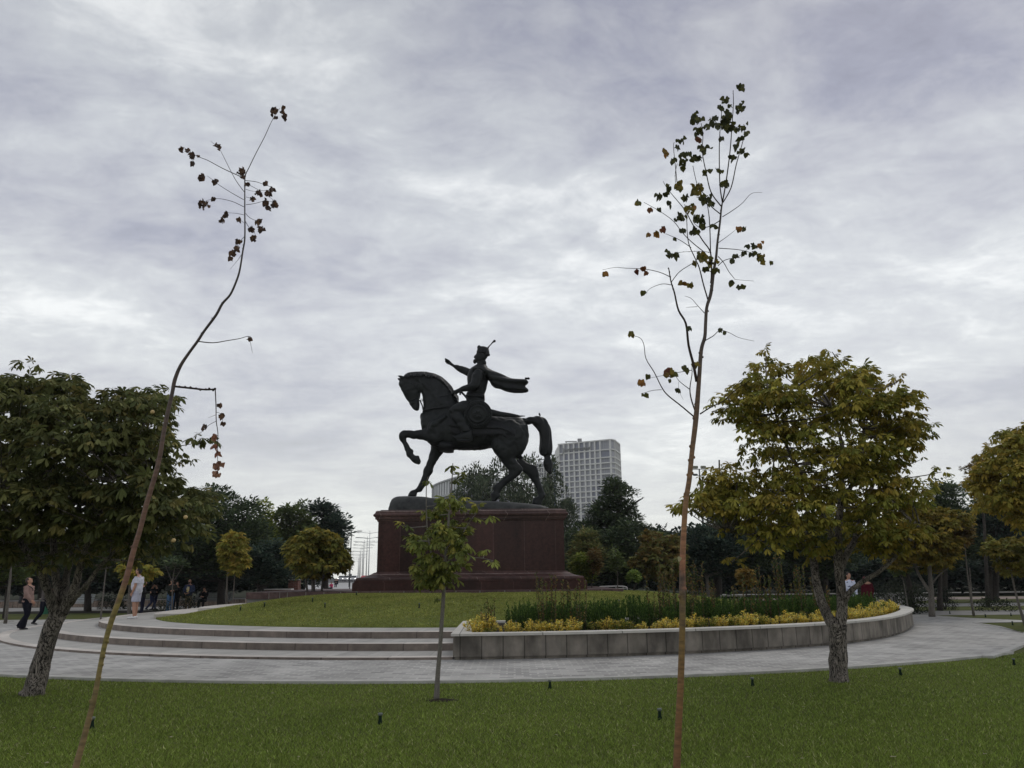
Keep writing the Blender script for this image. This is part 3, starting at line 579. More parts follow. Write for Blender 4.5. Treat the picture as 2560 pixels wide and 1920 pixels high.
secloft(bm, [(800, 350, 800, 425, .30, -.18), (840, 338, 850, 432, .5), (900, 345, 890, 448, .5), (940, 364, 936, 466, .36, -.12), (1000, 390, 992, 538, .27, -.2), (1060, 414, 1052, 550, .25, -.25), (1140, 440, 1140, 590, .24, -.3), (1210, 447, 1212, 596, .24, -.3), (1262, 449, 1266, 594, .24, -.3), (1284, 452, 1286, 562, .2, -.3)], seg=20)
cm_ = voxel(bm, .028, 3)
def folds(p):
    q = (p.x - S(940, 400).x); t = min(max(q / 1.6, 0), 1)
    return t * (0.07 * math.sin((p.z + q * .22) * 17 + 1.2 * math.sin(q * 2.5)) + 0.02 * math.sin(p.y * 14 + q * 3)) + (1 - t) * 0.012 * math.sin(p.z * 25 + q * 5)
displace(cm_, folds); link('cloak', cm_, M_brz, rider)
bm = bmesh.new(); tube(bm, [S(1270, 456, -.3), S(1306, 455, -.3)], .05, 8); ball(bm, S(1304, 455, -.3), .055, 8); link('cloak_rod', from_bm(bm), M_brz2, rider)
bm = bmesh.new(); secloft(bm, [(742, 600, 742, 650, .30), (800, 592, 800, 655, .37), (860, 592, 860, 655, .37), (907, 600, 907, 652, .30)], seg=18); link('belt', from_bm(bm), M_brz2, rider)
bm = bmesh.new(); tube(bm, [S(790, 690, -.62), S(745, 628, -.60), S(712, 592, -.58), S(698, 578, -.58), S(687, 582, -.58), S(688, 602, -.58)], [.06, .05, .045, .05, .045, .04], 8, 3); link('sword_hilt', from_bm(bm), M_brz2, rider)
bm = bmesh.new(); secloft(bm, [(930, 725, 930, 800, .10, -.74), (975, 732, 975, 795, .10, -.76), (1050, 752, 1050, 800, .085, -.74), (1130, 765, 1130, 803, .075, -.70), (1190, 778, 1190, 803, .06, -.66), (1228, 788, 1228, 802, .05, -.62), (1240, 788, 1240, 800, .06, -.61), (1272, 791, 1272, 797, .02, -.6)], seg=10); link('scabbard', from_bm(bm), M_brz, rider)
# round shield hanging at the hip
bm = bmesh.new(); cc = S(848, 778, -.92); rx = (S(975, 778, -.92) - S(721, 778, -.92)).length / 2
prof = [(0, .16), (.12, .155), (.25, .13), (.30, .14), (.33, .12), (.52, .09), (.55, .105), (.60, .105), (.63, .08), (.88, .02), (.92, .035), (.98, .03), (1.0, 0), (.98, -.03), (.6, .03), (0, .09)]
rings = [[cc + Vector((rx * r_ * math.cos(t), -h_, rx * r_ * math.sin(t))) for t in (2 * math.pi * k_ / 64 for k_ in range(64))] for r_, h_ in [(max(a, .003), b) for a, b in prof]]
ringloft(bm, rings)
for k_ in range(28):
    t = 2 * math.pi * k_ / 28
    for rr_, s1 in ((.78, .065), (.70, .04), (.86, .035)):
        tt = t + (.11 if rr_ != .78 else 0); ball(bm, cc + Vector((rx * rr_ * math.cos(tt), -.055 + (.78 - rr_) * .18, rx * rr_ * math.sin(tt))), (s1, .03, s1), 6)
for k_ in range(7): t = 2 * math.pi * k_ / 7; ball(bm, cc + Vector((rx * .17 * math.cos(t), -.15, rx * .17 * math.sin(t))), (.07, .035, .07), 8)
rot = Matrix.Translation(cc) @ Matrix.Rotation(R(7), 4, 'X') @ Matrix.Rotation(R(-6), 4, 'Z') @ Matrix.Translation(-cc)
bmesh.ops.transform(bm, matrix=rot, verts=bm.verts); link('shield', from_bm(bm), M_brz, rider)
# a bird on the tail
bp = S(1402, 797, 0); bird = thing('bird', 'small dark bird perched on top of the bronze horse tail', 'bird', bp)
bm = bmesh.new(); tube(bm, [bp + Vector((.03, 0, .00)), bp + Vector((0.02, 0, .05)), bp + Vector((0, 0, .10)), bp + Vector((-.01, 0, .15)), bp + Vector((-.03, 0, .155))], [.012, .035, .04, .025, .006], 8, 3); link('body', from_bm(bm), flat('dark feathers', (.03, .03, .035)), bird)
# ------------------------------------------------------------------ planter with its shrubs
PH = 0.525; PA0, PA1 = -89.2, -13.0
def kfac(a):                                # the planter tightens a little towards its right end
    t = min(max((a + 60) / 30, 0), 1); return 1 - .040 * t * t * (3 - 2 * t)
def tighten(bm):
    for v in bm.verts:
        dx, dy = v.co.x - CX, v.co.y - CY; k_ = kfac(math.degrees(math.atan2(dy, dx))); v.co.x, v.co.y = CX + dx * k_, CY + dy * k_
    return bm
M_pwall = ringstone('stained grey planter cladding', (0.30, 0.27, 0.23), (0.18, 0.162, 0.14), 0.44, 16.9, 0.55, 0.55, 0.012, 1.6, tone=0.10)
M_pcope = ringstone('pale planter coping', (0.60, 0.58, 0.53), (0.48, 0.46, 0.42), 1.7, 16.9, 0, 0.55, 0.012, 2.5, tone=0.05)
M_soil = pmat('planting soil', (0.030, 0.024, 0.016), (0.016, 0.012, 0.009), 5, 1.0, 0.8, 40)
pl = thing('planter', 'long curved stone planter with pale coping full of yellow and green shrubs', 'planter', (CX, CY, 0))
dA = 0.42 / 16.9 * 57.3
bm = bmesh.new(); sector(bm, 16.68, 16.86, 0.07, PH - 0.05, PA0 + .15, PA1, 90); sector(bm, 12.4, 16.66, 0.07, PH - 0.05, PA0 + .15, PA0 + .15 + 0.6, 2); sector(bm, 12.0, 12.3, 0.0, PH - 0.05, PA0, PA1, 60); sector(bm, 12.4, 16.66, 0.07, PH - .05, PA1 - .6, PA1, 2)
link('wall', from_bm(tighten(bm)), M_pwall, pl, smooth=False)
bm = bmesh.new(); sector(bm, 12.35, 16.80, -0.02, 0.068, PA0 + .25, PA1 - .1, 90); link('footing', from_bm(tighten(bm)), M_pwall, pl, smooth=False)
bm = bmesh.new(); sector(bm, 16.52, 16.92, PH - 0.048, PH, PA0, PA1, 90); sector(bm, 12.3, 16.517, PH - 0.048, PH - .0005, PA0, PA0 + dA, 2); sector(bm, 11.95, 12.29, PH - 0.048, PH, PA0, PA1, 60); sector(bm, 12.3, 16.517, PH - 0.048, PH - .0005, PA1 - 4.5, PA1, 4)
link('coping', from_bm(tighten(bm)), M_pcope, pl, smooth=False)
bm = bmesh.new(); sector(bm, 12.3, 16.5, 0.2, PH - 0.06, PA0 + dA, PA1 - 4.5, 60); link('soil', from_bm(tighten(bm)), M_soil, pl, smooth=False)
M_leaf = leafmat('leaf', .3, .7, .08); M_leaf_gloss = leafmat('glossy leaf', 0.2, 0.4, 0.5)
T_DIA = np.array([(0, 0, 0), (.5, .26, .05), (1, 0, -.06), (.5, -.26, .05)], float); F_DIA = np.array([(0, 1, 2), (0, 2, 3)])
def unit(v): return v / (np.linalg.norm(v, axis=1, keepdims=True) + 1e-9)
def pal(colors, wts, n, jit=0.15):
    c = np.array(colors, float)[rng.choice(len(colors), n, p=np.array(wts, float) / sum(wts))]
    return c * (1 + rng.normal(0, jit, (n, 1))).clip(.4, 1.7)
def bush_mesh(n, r, h, leaf, colors, wts, stems=9, tipcol=None, upright=0.4):
    """upright shoots from the soil, leaves along each shoot"""
    P, D, Cc = [], [], []; cc_ = pal(colors, wts, n)
    per = n // stems; i = 0
    for s_ in range(stems):
        a = rng.uniform(0, 2 * math.pi); rr_ = r * math.sqrt(rng.uniform(0, 1)); hx = h * rng.uniform(.6, 1.0) * (1 - .35 * (rr_ / r) ** 2)
        b0 = np.array([math.cos(a) * rr_ * .6, math.sin(a) * rr_ * .6, 0]); b1 = np.array([math.cos(a) * rr_, math.sin(a) * rr_, hx])
        for k_ in range(per):
            t = (k_ + rng.uniform(0, 1)) / per; t = t ** .8; p = b0 + (b1 - b0) * t; th = rng.uniform(0, 2 * math.pi)
            P.append(p + np.array([math.cos(th), math.sin(th), 0]) * leaf * .2); D.append([math.cos(th), math.sin(th), upright + rng.uniform(-.3, .5)]); col = cc_[i] * 1.0
            if tipcol is not None and t > .62: col = np.array(tipcol) * rng.uniform(.8, 1.2)
            Cc.append(col); i += 1
    P, D, Cc = np.array(P), unit(np.array(D)), np.array(Cc)
    V, Fc, c = scatter(T_DIA, F_DIA, P, frames(D, np.tile([0, 0, 1.0], (len(D), 1)) + rng.normal(0, .3, D.shape)), leaf * rng.uniform(.7, 1.2, len(P)), Cc)
    return np_mesh(V, Fc, c)
YC = [(.80, .62, .12), (.66, .50, .10), (.36, .40, .09), (.88, .80, .34)]
GC = [(.055, .10, .025), (.085, .14, .032), (.035, .068, .02), (.13, .20, .045)]
ym = [bush_mesh(440, .20, .31, .055, YC, [4, 3, 2, 1.5], 13) for _ in range(4)] + [bush_mesh(420, .20, .30, .055, [(.25, .25, .04), (.10, .15, .03), (.45, .35, .06)], [3, 3, 2], 12)]
gm = [bush_mesh(640, .24, .76, .055, GC, [4, 3, 3, 1], 12, upright=2.4) for _ in range(4)]
def shrub_proto(name, label, me, group):
    o = thing(name, label, 'shrub', (0, 0, 0), 0, group); f_ = link('foliage', me, M_leaf, o, smooth=False, local=True)
    bm = bmesh.new()
    for k_ in range(5): a = k_ * 1.3; tube(bm, [(0, 0, -.02), (.05 * math.cos(a), .05 * math.sin(a), .12), (.10 * math.cos(a), .10 * math.sin(a), .25)], [.008, .006, .004], 5)
    link('stem', from_bm(bm), MATS_STEM, o, local=True); return o
MATS_STEM = flat('woody stem', (.08, .06, .04), .9)
YP = [shrub_proto('variegated_shrub', 'yellow variegated shrub in the border along the planter coping', m_, 'yellow shrubs bordering the planter') for m_ in ym]
GP = [shrub_proto('green_shrub', 'upright dark green shrub behind the yellow planter border', m_, 'green shrubs filling the planter') for m_ in gm]
used = set()
def plant(protos, a, r, z, sc, label=None):
    r = r * kfac(a)
    k_ = random.randrange(len(protos)); p = (CX + r * math.cos(R(a)), CY + r * math.sin(R(a)), z)
    s3 = (sc * random.uniform(.9, 1.1), sc * random.uniform(.9, 1.1), sc * random.uniform(.85, 1.15)); key = (id(protos), k_)
    if key not in used:
        used.add(key); o = protos[k_]; o.location = p; o.scale = s3; o.rotation_euler = (0, 0, random.uniform(0, 6.28))
        if label: o['label'] = label
        return o
    return copy_tree(protos[k_], p, random.uniform(0, 6.28), s3, label)
zs = PH - 0.07
a = PA0 + dA + 0.5
while a < PA1 - 5.5:
    if random.random() < .07: plant(GP, a, 16.2, zs, random.uniform(.45, .6))
    elif not (-79.5 < a < -77.5): plant(YP, a, 16.28 + random.uniform(-.05, .05), zs, random.uniform(.72, 1.15))
    if random.random() < .6: plant(YP, a + .5, 15.98 + random.uniform(-.08, .08), zs, random.uniform(.95, 1.15))
    a += random.uniform(.88, 1.12)
for r_ in (13.0, 13.5, 14.1, 14.7, 15.3, 15.8): plant(YP, PA0 + dA + .9 + random.uniform(0, .5), r_, zs, random.uniform(1.0, 1.25))
for a, r_ in ((-87.6, 16.0), (-86.9, 15.7), (-87.2, 15.3), (-86.4, 15.9), (-87.4, 14.8)): plant(YP, a, r_, zs, 1.2)
for row, r_ in enumerate((15.55, 15.1, 14.55, 13.9, 13.3)):
    a = PA0 + dA + (3.1 if row < 3 else 3.6)
    while a < PA1 - 6.5:
        if row == 0 or a > -84: plant(GP, a + random.uniform(-.3, .3), r_ + random.uniform(-.15, .15), zs, random.uniform(.72, .98) * (1.0 if a < -40 else .88))
        a += random.uniform(1.25, 1.6) if row else random.uniform(1.35, 2.1)
# tall leafy rose-like shoots standing in the planter
def tallmesh(n, h, spread, colors):
    P, D, Cc = [], [], []; bm = bmesh.new()
    for k_ in range(n):
        a = random.uniform(0, 6.28); rr_ = spread * math.sqrt(random.random()); hh = h * random.uniform(.6, 1.0)
        p0 = Vector((math.cos(a) * rr_ * .7, math.sin(a) * rr_ * .7, 0)); p1 = Vector((math.cos(a) * rr_, math.sin(a) * rr_, hh)); pm = (p0 + p1) / 2 + Vector((random.uniform(-.03, .03), random.uniform(-.03, .03), 0))
        tube(bm, [p0, pm, p1], [.008, .006, .003], 5, 2)
        m_ = int(hh * 42)
        for j in range(m_):
            t = .12 + .88 * j / m_; q_ = p0.lerp(p1, t); th = random.uniform(0, 6.28); P.append(q_); D.append((math.cos(th), math.sin(th), .9)); Cc.append(np.array(random.choice(colors)) * random.uniform(.7, 1.3))
    P, D, Cc = np.array([tuple(p) for p in P]), unit(np.array(D)), np.array(Cc)
    V, Fc, c = scatter(T_DIA, F_DIA, P, frames(D, np.tile([0, 0, 1.0], (len(D), 1)) + rng.normal(0, .4, D.shape)), rng.uniform(.05, .085, len(P)), Cc)
    return np_mesh(V, Fc, c), from_bm(bm)
RC = [(.09, .11, .03), (.16, .10, .04), (.06, .09, .03), (.22, .15, .06), (.13, .14, .04)]
tall = [('in front of the right end of the pedestal', 1375, 1565, 17.9, 1.35, 7, .35), ('beside the tallest reddish shoots before the pedestal', 1410, 1565, 18.0, 1.15, 6, .3), ('just right of the pedestal corner', 1448, 1560, 17.9, 1.15, 6, .3), ('at the left end of the planter among yellow shrubs', 1225, 1570, 17.6, .75, 6, .22),
        ('left of the orange barked sapling', 1645, 1540, 19.3, 1.35, 8, .35), ('directly behind the orange barked sapling', 1690, 1540, 19.5, 1.6, 9, .35), ('right of the orange barked sapling', 1735, 1540, 19.6, 1.75, 9, .3), ('farther right of the orange barked sapling', 1775, 1540, 19.8, 1.3, 7, .35), ('below the small orange tree', 1860, 1535, 20.0, 1.1, 7, .35), ('beneath the left side of the big chestnut', 1915, 1530, 20.2, 1.55, 7, .2), ('with pinkish tips beneath the big chestnut', 1958, 1530, 20.6, 1.75, 6, .2), ('left of the forked chestnut trunk', 2000, 1528, 20.8, 1.5, 7, .2), ('behind the forked chestnut trunk', 2060, 1525, 21.2, 1.2, 7, .3)]
for w_, px_, py_, Y_, h_, n_, sp_ in tall:
    p = at(px_, py_, Y_); p.z = zs
    o = thing('rose_bush', 'tall thin leafy rose shoots ' + w_, 'rose bush', p, 0, 'tall rose shoots in the planter'); a_, b_ = tallmesh(n_, h_, sp_, RC)
    link('foliage', a_, M_leaf, o, smooth=False, local=True); link('stem', b_, MATS_STEM, o, local=True)

# ------------------------------------------------------------------ grass blades
def blades(name, X, Y, Z, hgt, wid, colors, wts, mat):
    n = len(X); th = rng.uniform(0, 2 * math.pi, n); h = hgt * rng.uniform(.5, 1.2, n); w_ = wid * rng.uniform(.6, 1.3, n)
    lx, ly = rng.normal(0, .8, n) * h, rng.normal(0, .8, n) * h; cx2, sx2 = np.cos(th) * w_ / 2, np.sin(th) * w_ / 2
    V = np.empty((n, 3, 3)); V[:, 0] = np.stack([X - cx2, Y - sx2, Z - .004], 1); V[:, 1] = np.stack([X + cx2, Y + sx2, Z - .004], 1); V[:, 2] = np.stack([X + lx, Y + ly, Z + h], 1)
    patch = np.array([noise.noise(Vector((x * .45, y * .8, 0))) + .6 * noise.noise(Vector((x * 2.2, y * 3.5, 5))) for x, y in zip(X[::8], Y[::8])]); patch = np.repeat(patch, 8)[:n]
    c = pal(colors, wts, n, .26) * (1 + .6 * patch[:, None]).clip(.45, 1.7)
    me = np_mesh(V.reshape(-1, 3), np.arange(3 * n).reshape(-1, 3), np.repeat(c, 3, axis=0)); o = link(name, me, mat, smooth=False)
    return o
n = 560000
yy = 6.2 + (21.5 - 6.2) * rng.uniform(0, 1, n) ** 1.35; xx = (rng.uniform(-1, 1, n)) * (yy * .70 + .6)
rr_ = np.hypot(xx - CX, yy - CY); zz_ = (gz(2470, 1646), gz(2556, 1615))
keep = (rr_ > 20.40); lim_ = np.interp(xx, [zz_[0].x, zz_[1].x, 60], [zz_[0].y, zz_[1].y, 19]); keep &= ~((xx > zz_[0].x) & (yy > lim_ - .1)); keep &= (yy < 17.5); pb = gz(1105, 1752); keep &= (((xx - pb.x) / .24) ** 2 + ((yy - pb.y) / .15) ** 2 > rng.uniform(.3, 1.1, n))
xx, yy = xx[keep], yy[keep]
M_blade = leafmat('grass blade', .25, .9, .03)
gr = blades('grass', xx, yy, np.zeros(len(xx)), .034, .0095, [(.19, .26, .052), (.245, .31, .068), (.14, .195, .040), (.42, .42, .20)], [5, 3, 3, .6], M_blade); tag(gr, 'dense short green lawn grass in the foreground', 'grass', kind='stuff')
n = 200000
aa = rng.uniform(A0 + .5, 345, n); r2 = 11.86 - 7.2 * rng.uniform(0, 1, n) ** .9
mz = np.array([mound_z(a_, b_) for a_, b_ in zip(r2[::4], aa[::4])]); mz = np.repeat(mz, 4)[:n]; aa = np.repeat(aa[::4], 4)[:n] + rng.normal(0, .12, n); r2 = np.repeat(r2[::4], 4)[:n] + rng.normal(0, .04, n); r2 = np.minimum(r2, 11.86)
mz = mz - .0
tk = ((255 - aa) / 50).clip(0, 1); r3 = r2 * (1 + .027 * tk * tk * (3 - 2 * tk)); gr = blades('grass', CX + r3 * np.cos(np.radians(aa)), CY + r3 * np.sin(np.radians(aa)), mz, .04, .016, [(.26, .285, .07), (.20, .235, .055), (.32, .315, .10), (.42, .36, .16)], [4, 3, 2, .5], M_blade); tag(gr, 'short lighter green grass covering the low mound', 'grass', kind='stuff')

# ------------------------------------------------------------------ small things on the lawns: sprinklers and fallen leaves
def sprinkler():
    o = thing('sprinkler', 'x', 'sprinkler', (0, 0, 0), 0, 'pop up sprinklers on the lawns')
    bm = bmesh.new(); tube(bm, [(0, 0, -.02), (0, 0, .012), (0, 0, .05), (0, 0, .10)], [.032, .030, .020, .018], 10); link('body', from_bm(bm), flat('dark green plastic', (.010, .022, .013), .8, 0, 0, .1), o, local=True)
    bm = bmesh.new(); tube(bm, [(0, 0, .10), (0, 0, .125)], [.026, .026], 12); link('cap', from_bm(bm), flat('grey plastic cap', (.12, .14, .12), .5), o, local=True); return o
sp0 = sprinkler(); first = True
SPR = [(1375, 1722, 0, 'between the small chestnut and the orange sapling, nearest the path'), (950, 1812, 0, 'left of the small chestnut, low in the lawn'), (1650, 1800, 0, 'just left of the orange barked sapling'), (1882, 1716, 0, 'between the orange sapling and the big right chestnut'), (2252, 1689, 0, 'right of the big chestnut trunk'), (2536, 1664, 0, 'at the far right edge of the front lawn'), (229, 1822, 0, 'just right of the leaning sapling'),
       (661, 1518, 2, 'farthest left on the mound'), (601, 1528, 2, 'by the raised slab left of the mound'), (781, 1506, 2, 'on the mound edge before the terrace wall'), (891, 1490, 2, 'on the mound near the left pedestal corner'), (812, 1520, 2, 'in the middle left of the mound'), (1048, 1521, 2, 'on the mound left of the small chestnut trunk'), (1548, 1512, 2, 'on the mound above the planter shrubs'),
       (2375, 1535, 0, 'on the grass strip right of the planter'), (2464, 1543, 0, 'in the middle of the right grass strip'), (2528, 1540, 0, 'at the right end of the grass strip'), (2532, 1563, 0, 'on the right lawn corner beside the paving')]
for px_, py_, kd, wh in SPR:
    if kd == 0: p = gz(px_, py_, 0)
    else:
        best = None
        for i in range(400):
            q_ = at(px_, py_, 21 + i * .04); r_ = math.hypot(q_.x - CX, q_.y - CY); a_ = math.degrees(math.atan2(q_.y - CY, q_.x - CX)) % 360
            r_ /= kleft(a_)
            if r_ < 11.85 and q_.z <= mound_z(r_, a_ if a_ > 180 else a_ + 360): best = q_; break
        if best is None: best = at(px_, py_, 27.5); 
        p = best
    lb = 'small dark sprinkler head ' + wh
    if first: sp0.location = p; sp0['label'] = lb; first = False; cur = sp0
    else: cur = copy_tree(sp0, p, 0, None, lb)
    if kd == 2: cur.scale = (1, 1, 1.25)
FL = [(677, 1733, 'pale leaf near the path left of centre'), (1449, 1717, 'pale leaf near the path right of centre'), (421, 1843, 'whitish leaf in the middle of the left lawn'), (109, 1907, 'whitish crumpled leaf at the bottom left corner'), (2225, 1892, 'pale leaf low on the right lawn')]
rf = random.Random(5)
for _ in range(16): FL.append((rf.uniform(60, 2500), rf.uniform(1745, 1905), None))
for px_, py_, lb in FL:
    p = gz(px_, py_, .03); V = np.array([(0, 0, 0), (.3, .3, .1), (.7, .32, .02), (1, 0, .12), (.7, -.3, .05), (.25, -.3, .12), (.5, 0, 0)]) * (.06 if lb else .04)
    me = np_mesh(V + np.array(p), np.array([(6, 0, 1), (6, 1, 2), (6, 2, 3), (6, 3, 4), (6, 4, 5), (6, 5, 0)]), np.tile([.42, .38, .26], (7, 1)))
    o = link('fallen_leaf', me, M_leaf, smooth=False); tag(o, lb or 'tiny pale scrap of leaf lying in the front lawn grass', 'leaf', 'fallen leaves on the lawn' if lb else 'tiny leaf scraps on the lawn')
p = gz(1105, 1752); bm = bmesh.new(); ring = [bm.verts.new((p.x + (.20 + .06 * noise.noise(Vector((k, 0, 0)))) * math.cos(k * .45) * 1.2, p.y + .14 * math.sin(k * .45), .004 + .0)) for k in range(14)]; c0 = bm.verts.new((p.x, p.y, .035))
for k in range(14): bm.faces.new((ring[k], ring[(k + 1) % 14], c0))
o = link('soil', from_bm(bm), M_soil); o['kind'] = 'structure'; bare = p
# ------------------------------------------------------------------ trees
def leaflet(a, ln, droop, wd=1.0):
    base = np.array([(0, 0, 0), (.35, .10, .035), (.7, .17, .02), (1, 0, -.10), (.7, -.17, .02), (.35, -.10, .035), (.35, 0, 0), (.72, 0, -.03)], float) * [1, wd, 1]
    cd_, sd_ = math.cos(droop), math.sin(droop); x, z = base[:, 0] * cd_ + base[:, 2] * sd_, -base[:, 0] * sd_ + base[:, 2] * cd_
    ca, sa = math.cos(a), math.sin(a); return np.stack([x * ca - base[:, 1] * sa, x * sa + base[:, 1] * ca, z], 1) * ln
F_LF = np.array([(0, 6, 1), (0, 5, 6), (1, 6, 7), (1, 7, 2), (5, 4, 7), (5, 7, 6), (2, 7, 3), (7, 4, 3)])
def palmate(droop, k=6, wd=1.0):
    an = np.radians(np.linspace(-118, 118, k)); P = [leaflet(a, 1 - .42 * (abs(a) / 2.06) ** 1.5, droop + .12 * (i % 2), wd) for i, a in enumerate(an)]
    return np.concatenate(P), np.concatenate([F_LF + 8 * i for i in range(k)])
PALM = [palmate(d_, 6) for d_ in (.35, .7, 1.0)] + [palmate(.55, 5, 1.15)]
def palm_lo(droop, k=5):
    T = []; Fs = []
    for i, a in enumerate(np.radians(np.linspace(-110, 110, k))):
        ln = 1 - .4 * (abs(a) / 1.92) ** 1.5; b = T_DIA * [1, 1.0, 1]; cd_, sd_ = math.cos(droop), math.sin(droop); x, z = b[:, 0] * cd_ + b[:, 2] * sd_, -b[:, 0] * sd_ + b[:, 2] * cd_
        T.append(np.stack([x * math.cos(a) - b[:, 1] * math.sin(a), x * math.sin(a) + b[:, 1] * math.cos(a), z], 1) * ln); Fs.append(F_DIA + 4 * i)
    return np.concatenate(T), np.concatenate(Fs)
PLO = [palm_lo(d_) for d_ in (.4, .8)]
def inside(poly, x, y):
    c = np.zeros(len(x), bool); n = len(poly)
    for i in range(n):
        (x1, y1), (x2, y2) = poly[i], poly[(i + 1) % n]
        if y1 == y2: continue
        k_ = ((y1 > y) != (y2 > y)) & (x < (x2 - x1) * (y - y1) / (y2 - y1) + x1); c ^= k_
    return c
def edged(poly, x, y):
    d = np.full(len(x), 1e9); n = len(poly)
    for i in range(n):
        a = np.array(poly[i], float); b = np.array(poly[(i + 1) % n], float); ab = b - a; t = (((x - a[0]) * ab[0] + (y - a[1]) * ab[1]) / (ab @ ab)).clip(0, 1)
        d = np.minimum(d, np.hypot(x - a[0] - t * ab[0], y - a[1] - t * ab[1]))
    return d
def pxm(Y): return F_PX * 1.03 / Y          # pixels per metre at distance Y, roughly
def crown(poly, Y, thick, ncl, cr, per, leaf, colors, wts, temps, extra=(), flat_=.6, warm=None, upb=.3, jitc=.18):
    """leaf clumps through the crown volume seen with outline poly; returns mesh and clump centres"""
    P = np.array(poly, float); inset = cr * pxm(Y) * .55; X, Yp = [], []
    while len(X) < ncl:
        x = rng.uniform(P[:, 0].min(), P[:, 0].max(), 4000); y = rng.uniform(P[:, 1].min(), P[:, 1].max(), 4000)
        k_ = inside(poly, x, y); x, y = x[k_], y[k_]; k_ = edged(poly, x, y) > inset; X += list(x[k_]); Yp += list(y[k_])
    X, Yp = np.array(X[:ncl]), np.array(Yp[:ncl]); d = edged(poly, X, Yp); dm = d.max(); hd = thick * np.sqrt((1 - (1 - d / dm) ** 2).clip(0, 1)) + .1
    dy = rng.uniform(-1, 1, ncl); dy = np.sign(dy) * np.abs(dy) ** .6 * hd
    cen = [np.array(at(a, b, Y + c)) for a, b, c in zip(X, Yp, dy)]; rad = list(cr * rng.uniform(.65, 1.2, ncl)); cnt = [per] * ncl
    for e_ in extra: cen.append(np.array(at(e_[0], e_[1], Y + e_[4] if len(e_) > 4 else Y))); rad.append(e_[2]); cnt.append(e_[3])
    cen = np.array(cen); rad = np.array(rad); parts = []; idx = np.repeat(np.arange(len(cen)), cnt); n = len(idx)
    v = unit(rng.normal(0, 1, (n, 3))); v[:, 2] = np.where(v[:, 2] < -.35, -v[:, 2], v[:, 2]); v = unit(v)
    rr_ = rad[idx] * rng.uniform(.55, 1.0, n); pos = cen[idx] + v * rr_[:, None] * [1, 1, flat_]
    fwd = v * [1, 1, upb] + rng.normal(0, .25, (n, 3)); up = v * [.5, .5, .3] + [0, 0, 1] + rng.normal(0, .22, (n, 3))
    ctint = (1 + rng.normal(0, .12, len(cen)))[idx][:, None]; col = pal(colors, wts, n, jitc) * ctint
    if warm is not None:                   # autumn tint strongest on some clumps
        wf = (rng.uniform(0, 1, len(cen)) ** 1.6)[idx] * rng.uniform(.3, 1, n) * warm[1]; col = col * (1 - wf[:, None]) + np.array(warm[0]) * wf[:, None] * rng.uniform(.8, 1.2, (n, 1))
    R3 = frames(fwd, up); sc = leaf * rng.uniform(.7, 1.2, n); pick = rng.integers(0, len(temps), n)
    for t_, (T, TF) in enumerate(temps):
        k_ = pick == t_
        if k_.any(): parts.append(scatter(T, TF, pos[k_], R3[k_], sc[k_], col[k_]))
    return np_mesh(*merge(parts)), cen
def limbs(bm, L_, Y, seg=9):
    S_ = []
    for l_ in L_:
        pts, rad = l_[0], l_[1]; dy = l_[2] if len(l_) > 2 else [0] * len(pts)
        if not hasattr(dy, '__len__'): dy = [dy * i / (len(pts) - 1) for i in range(len(pts))]
        P = [at(a, b, Y + c) for (a, b), c in zip(pts, dy)]; 
        if not hasattr(rad, '__len__'): rad = [rad] * len(pts)
        tube(bm, P, rad, seg, 4); cp = catmull(P, 5); S_ += [(p, rad[-1]) for p in cp[len(cp) // 3:]]
    return S_
def twigs(bm, S_, cen, r=.012, mx=3.0):
    A = np.array([tuple(s_[0]) for s_ in S_])
    for c in cen:
        d = np.linalg.norm(A - c, axis=1) + np.maximum(A[:, 2] - c[2], 0) * 1.2; i = int(d.argmin())
        if d[i] > mx: continue
        a = Vector(A[i]); b = Vector(c); m_ = (a + b) / 2 + Vector((0, 0, -.06 * (b - a).length)) + Vector((random.uniform(-.05, .05), random.uniform(-.05, .05), 0))
        tube(bm, [a, m_, b], [r * 1.6, r, r * .45], 5, 2)
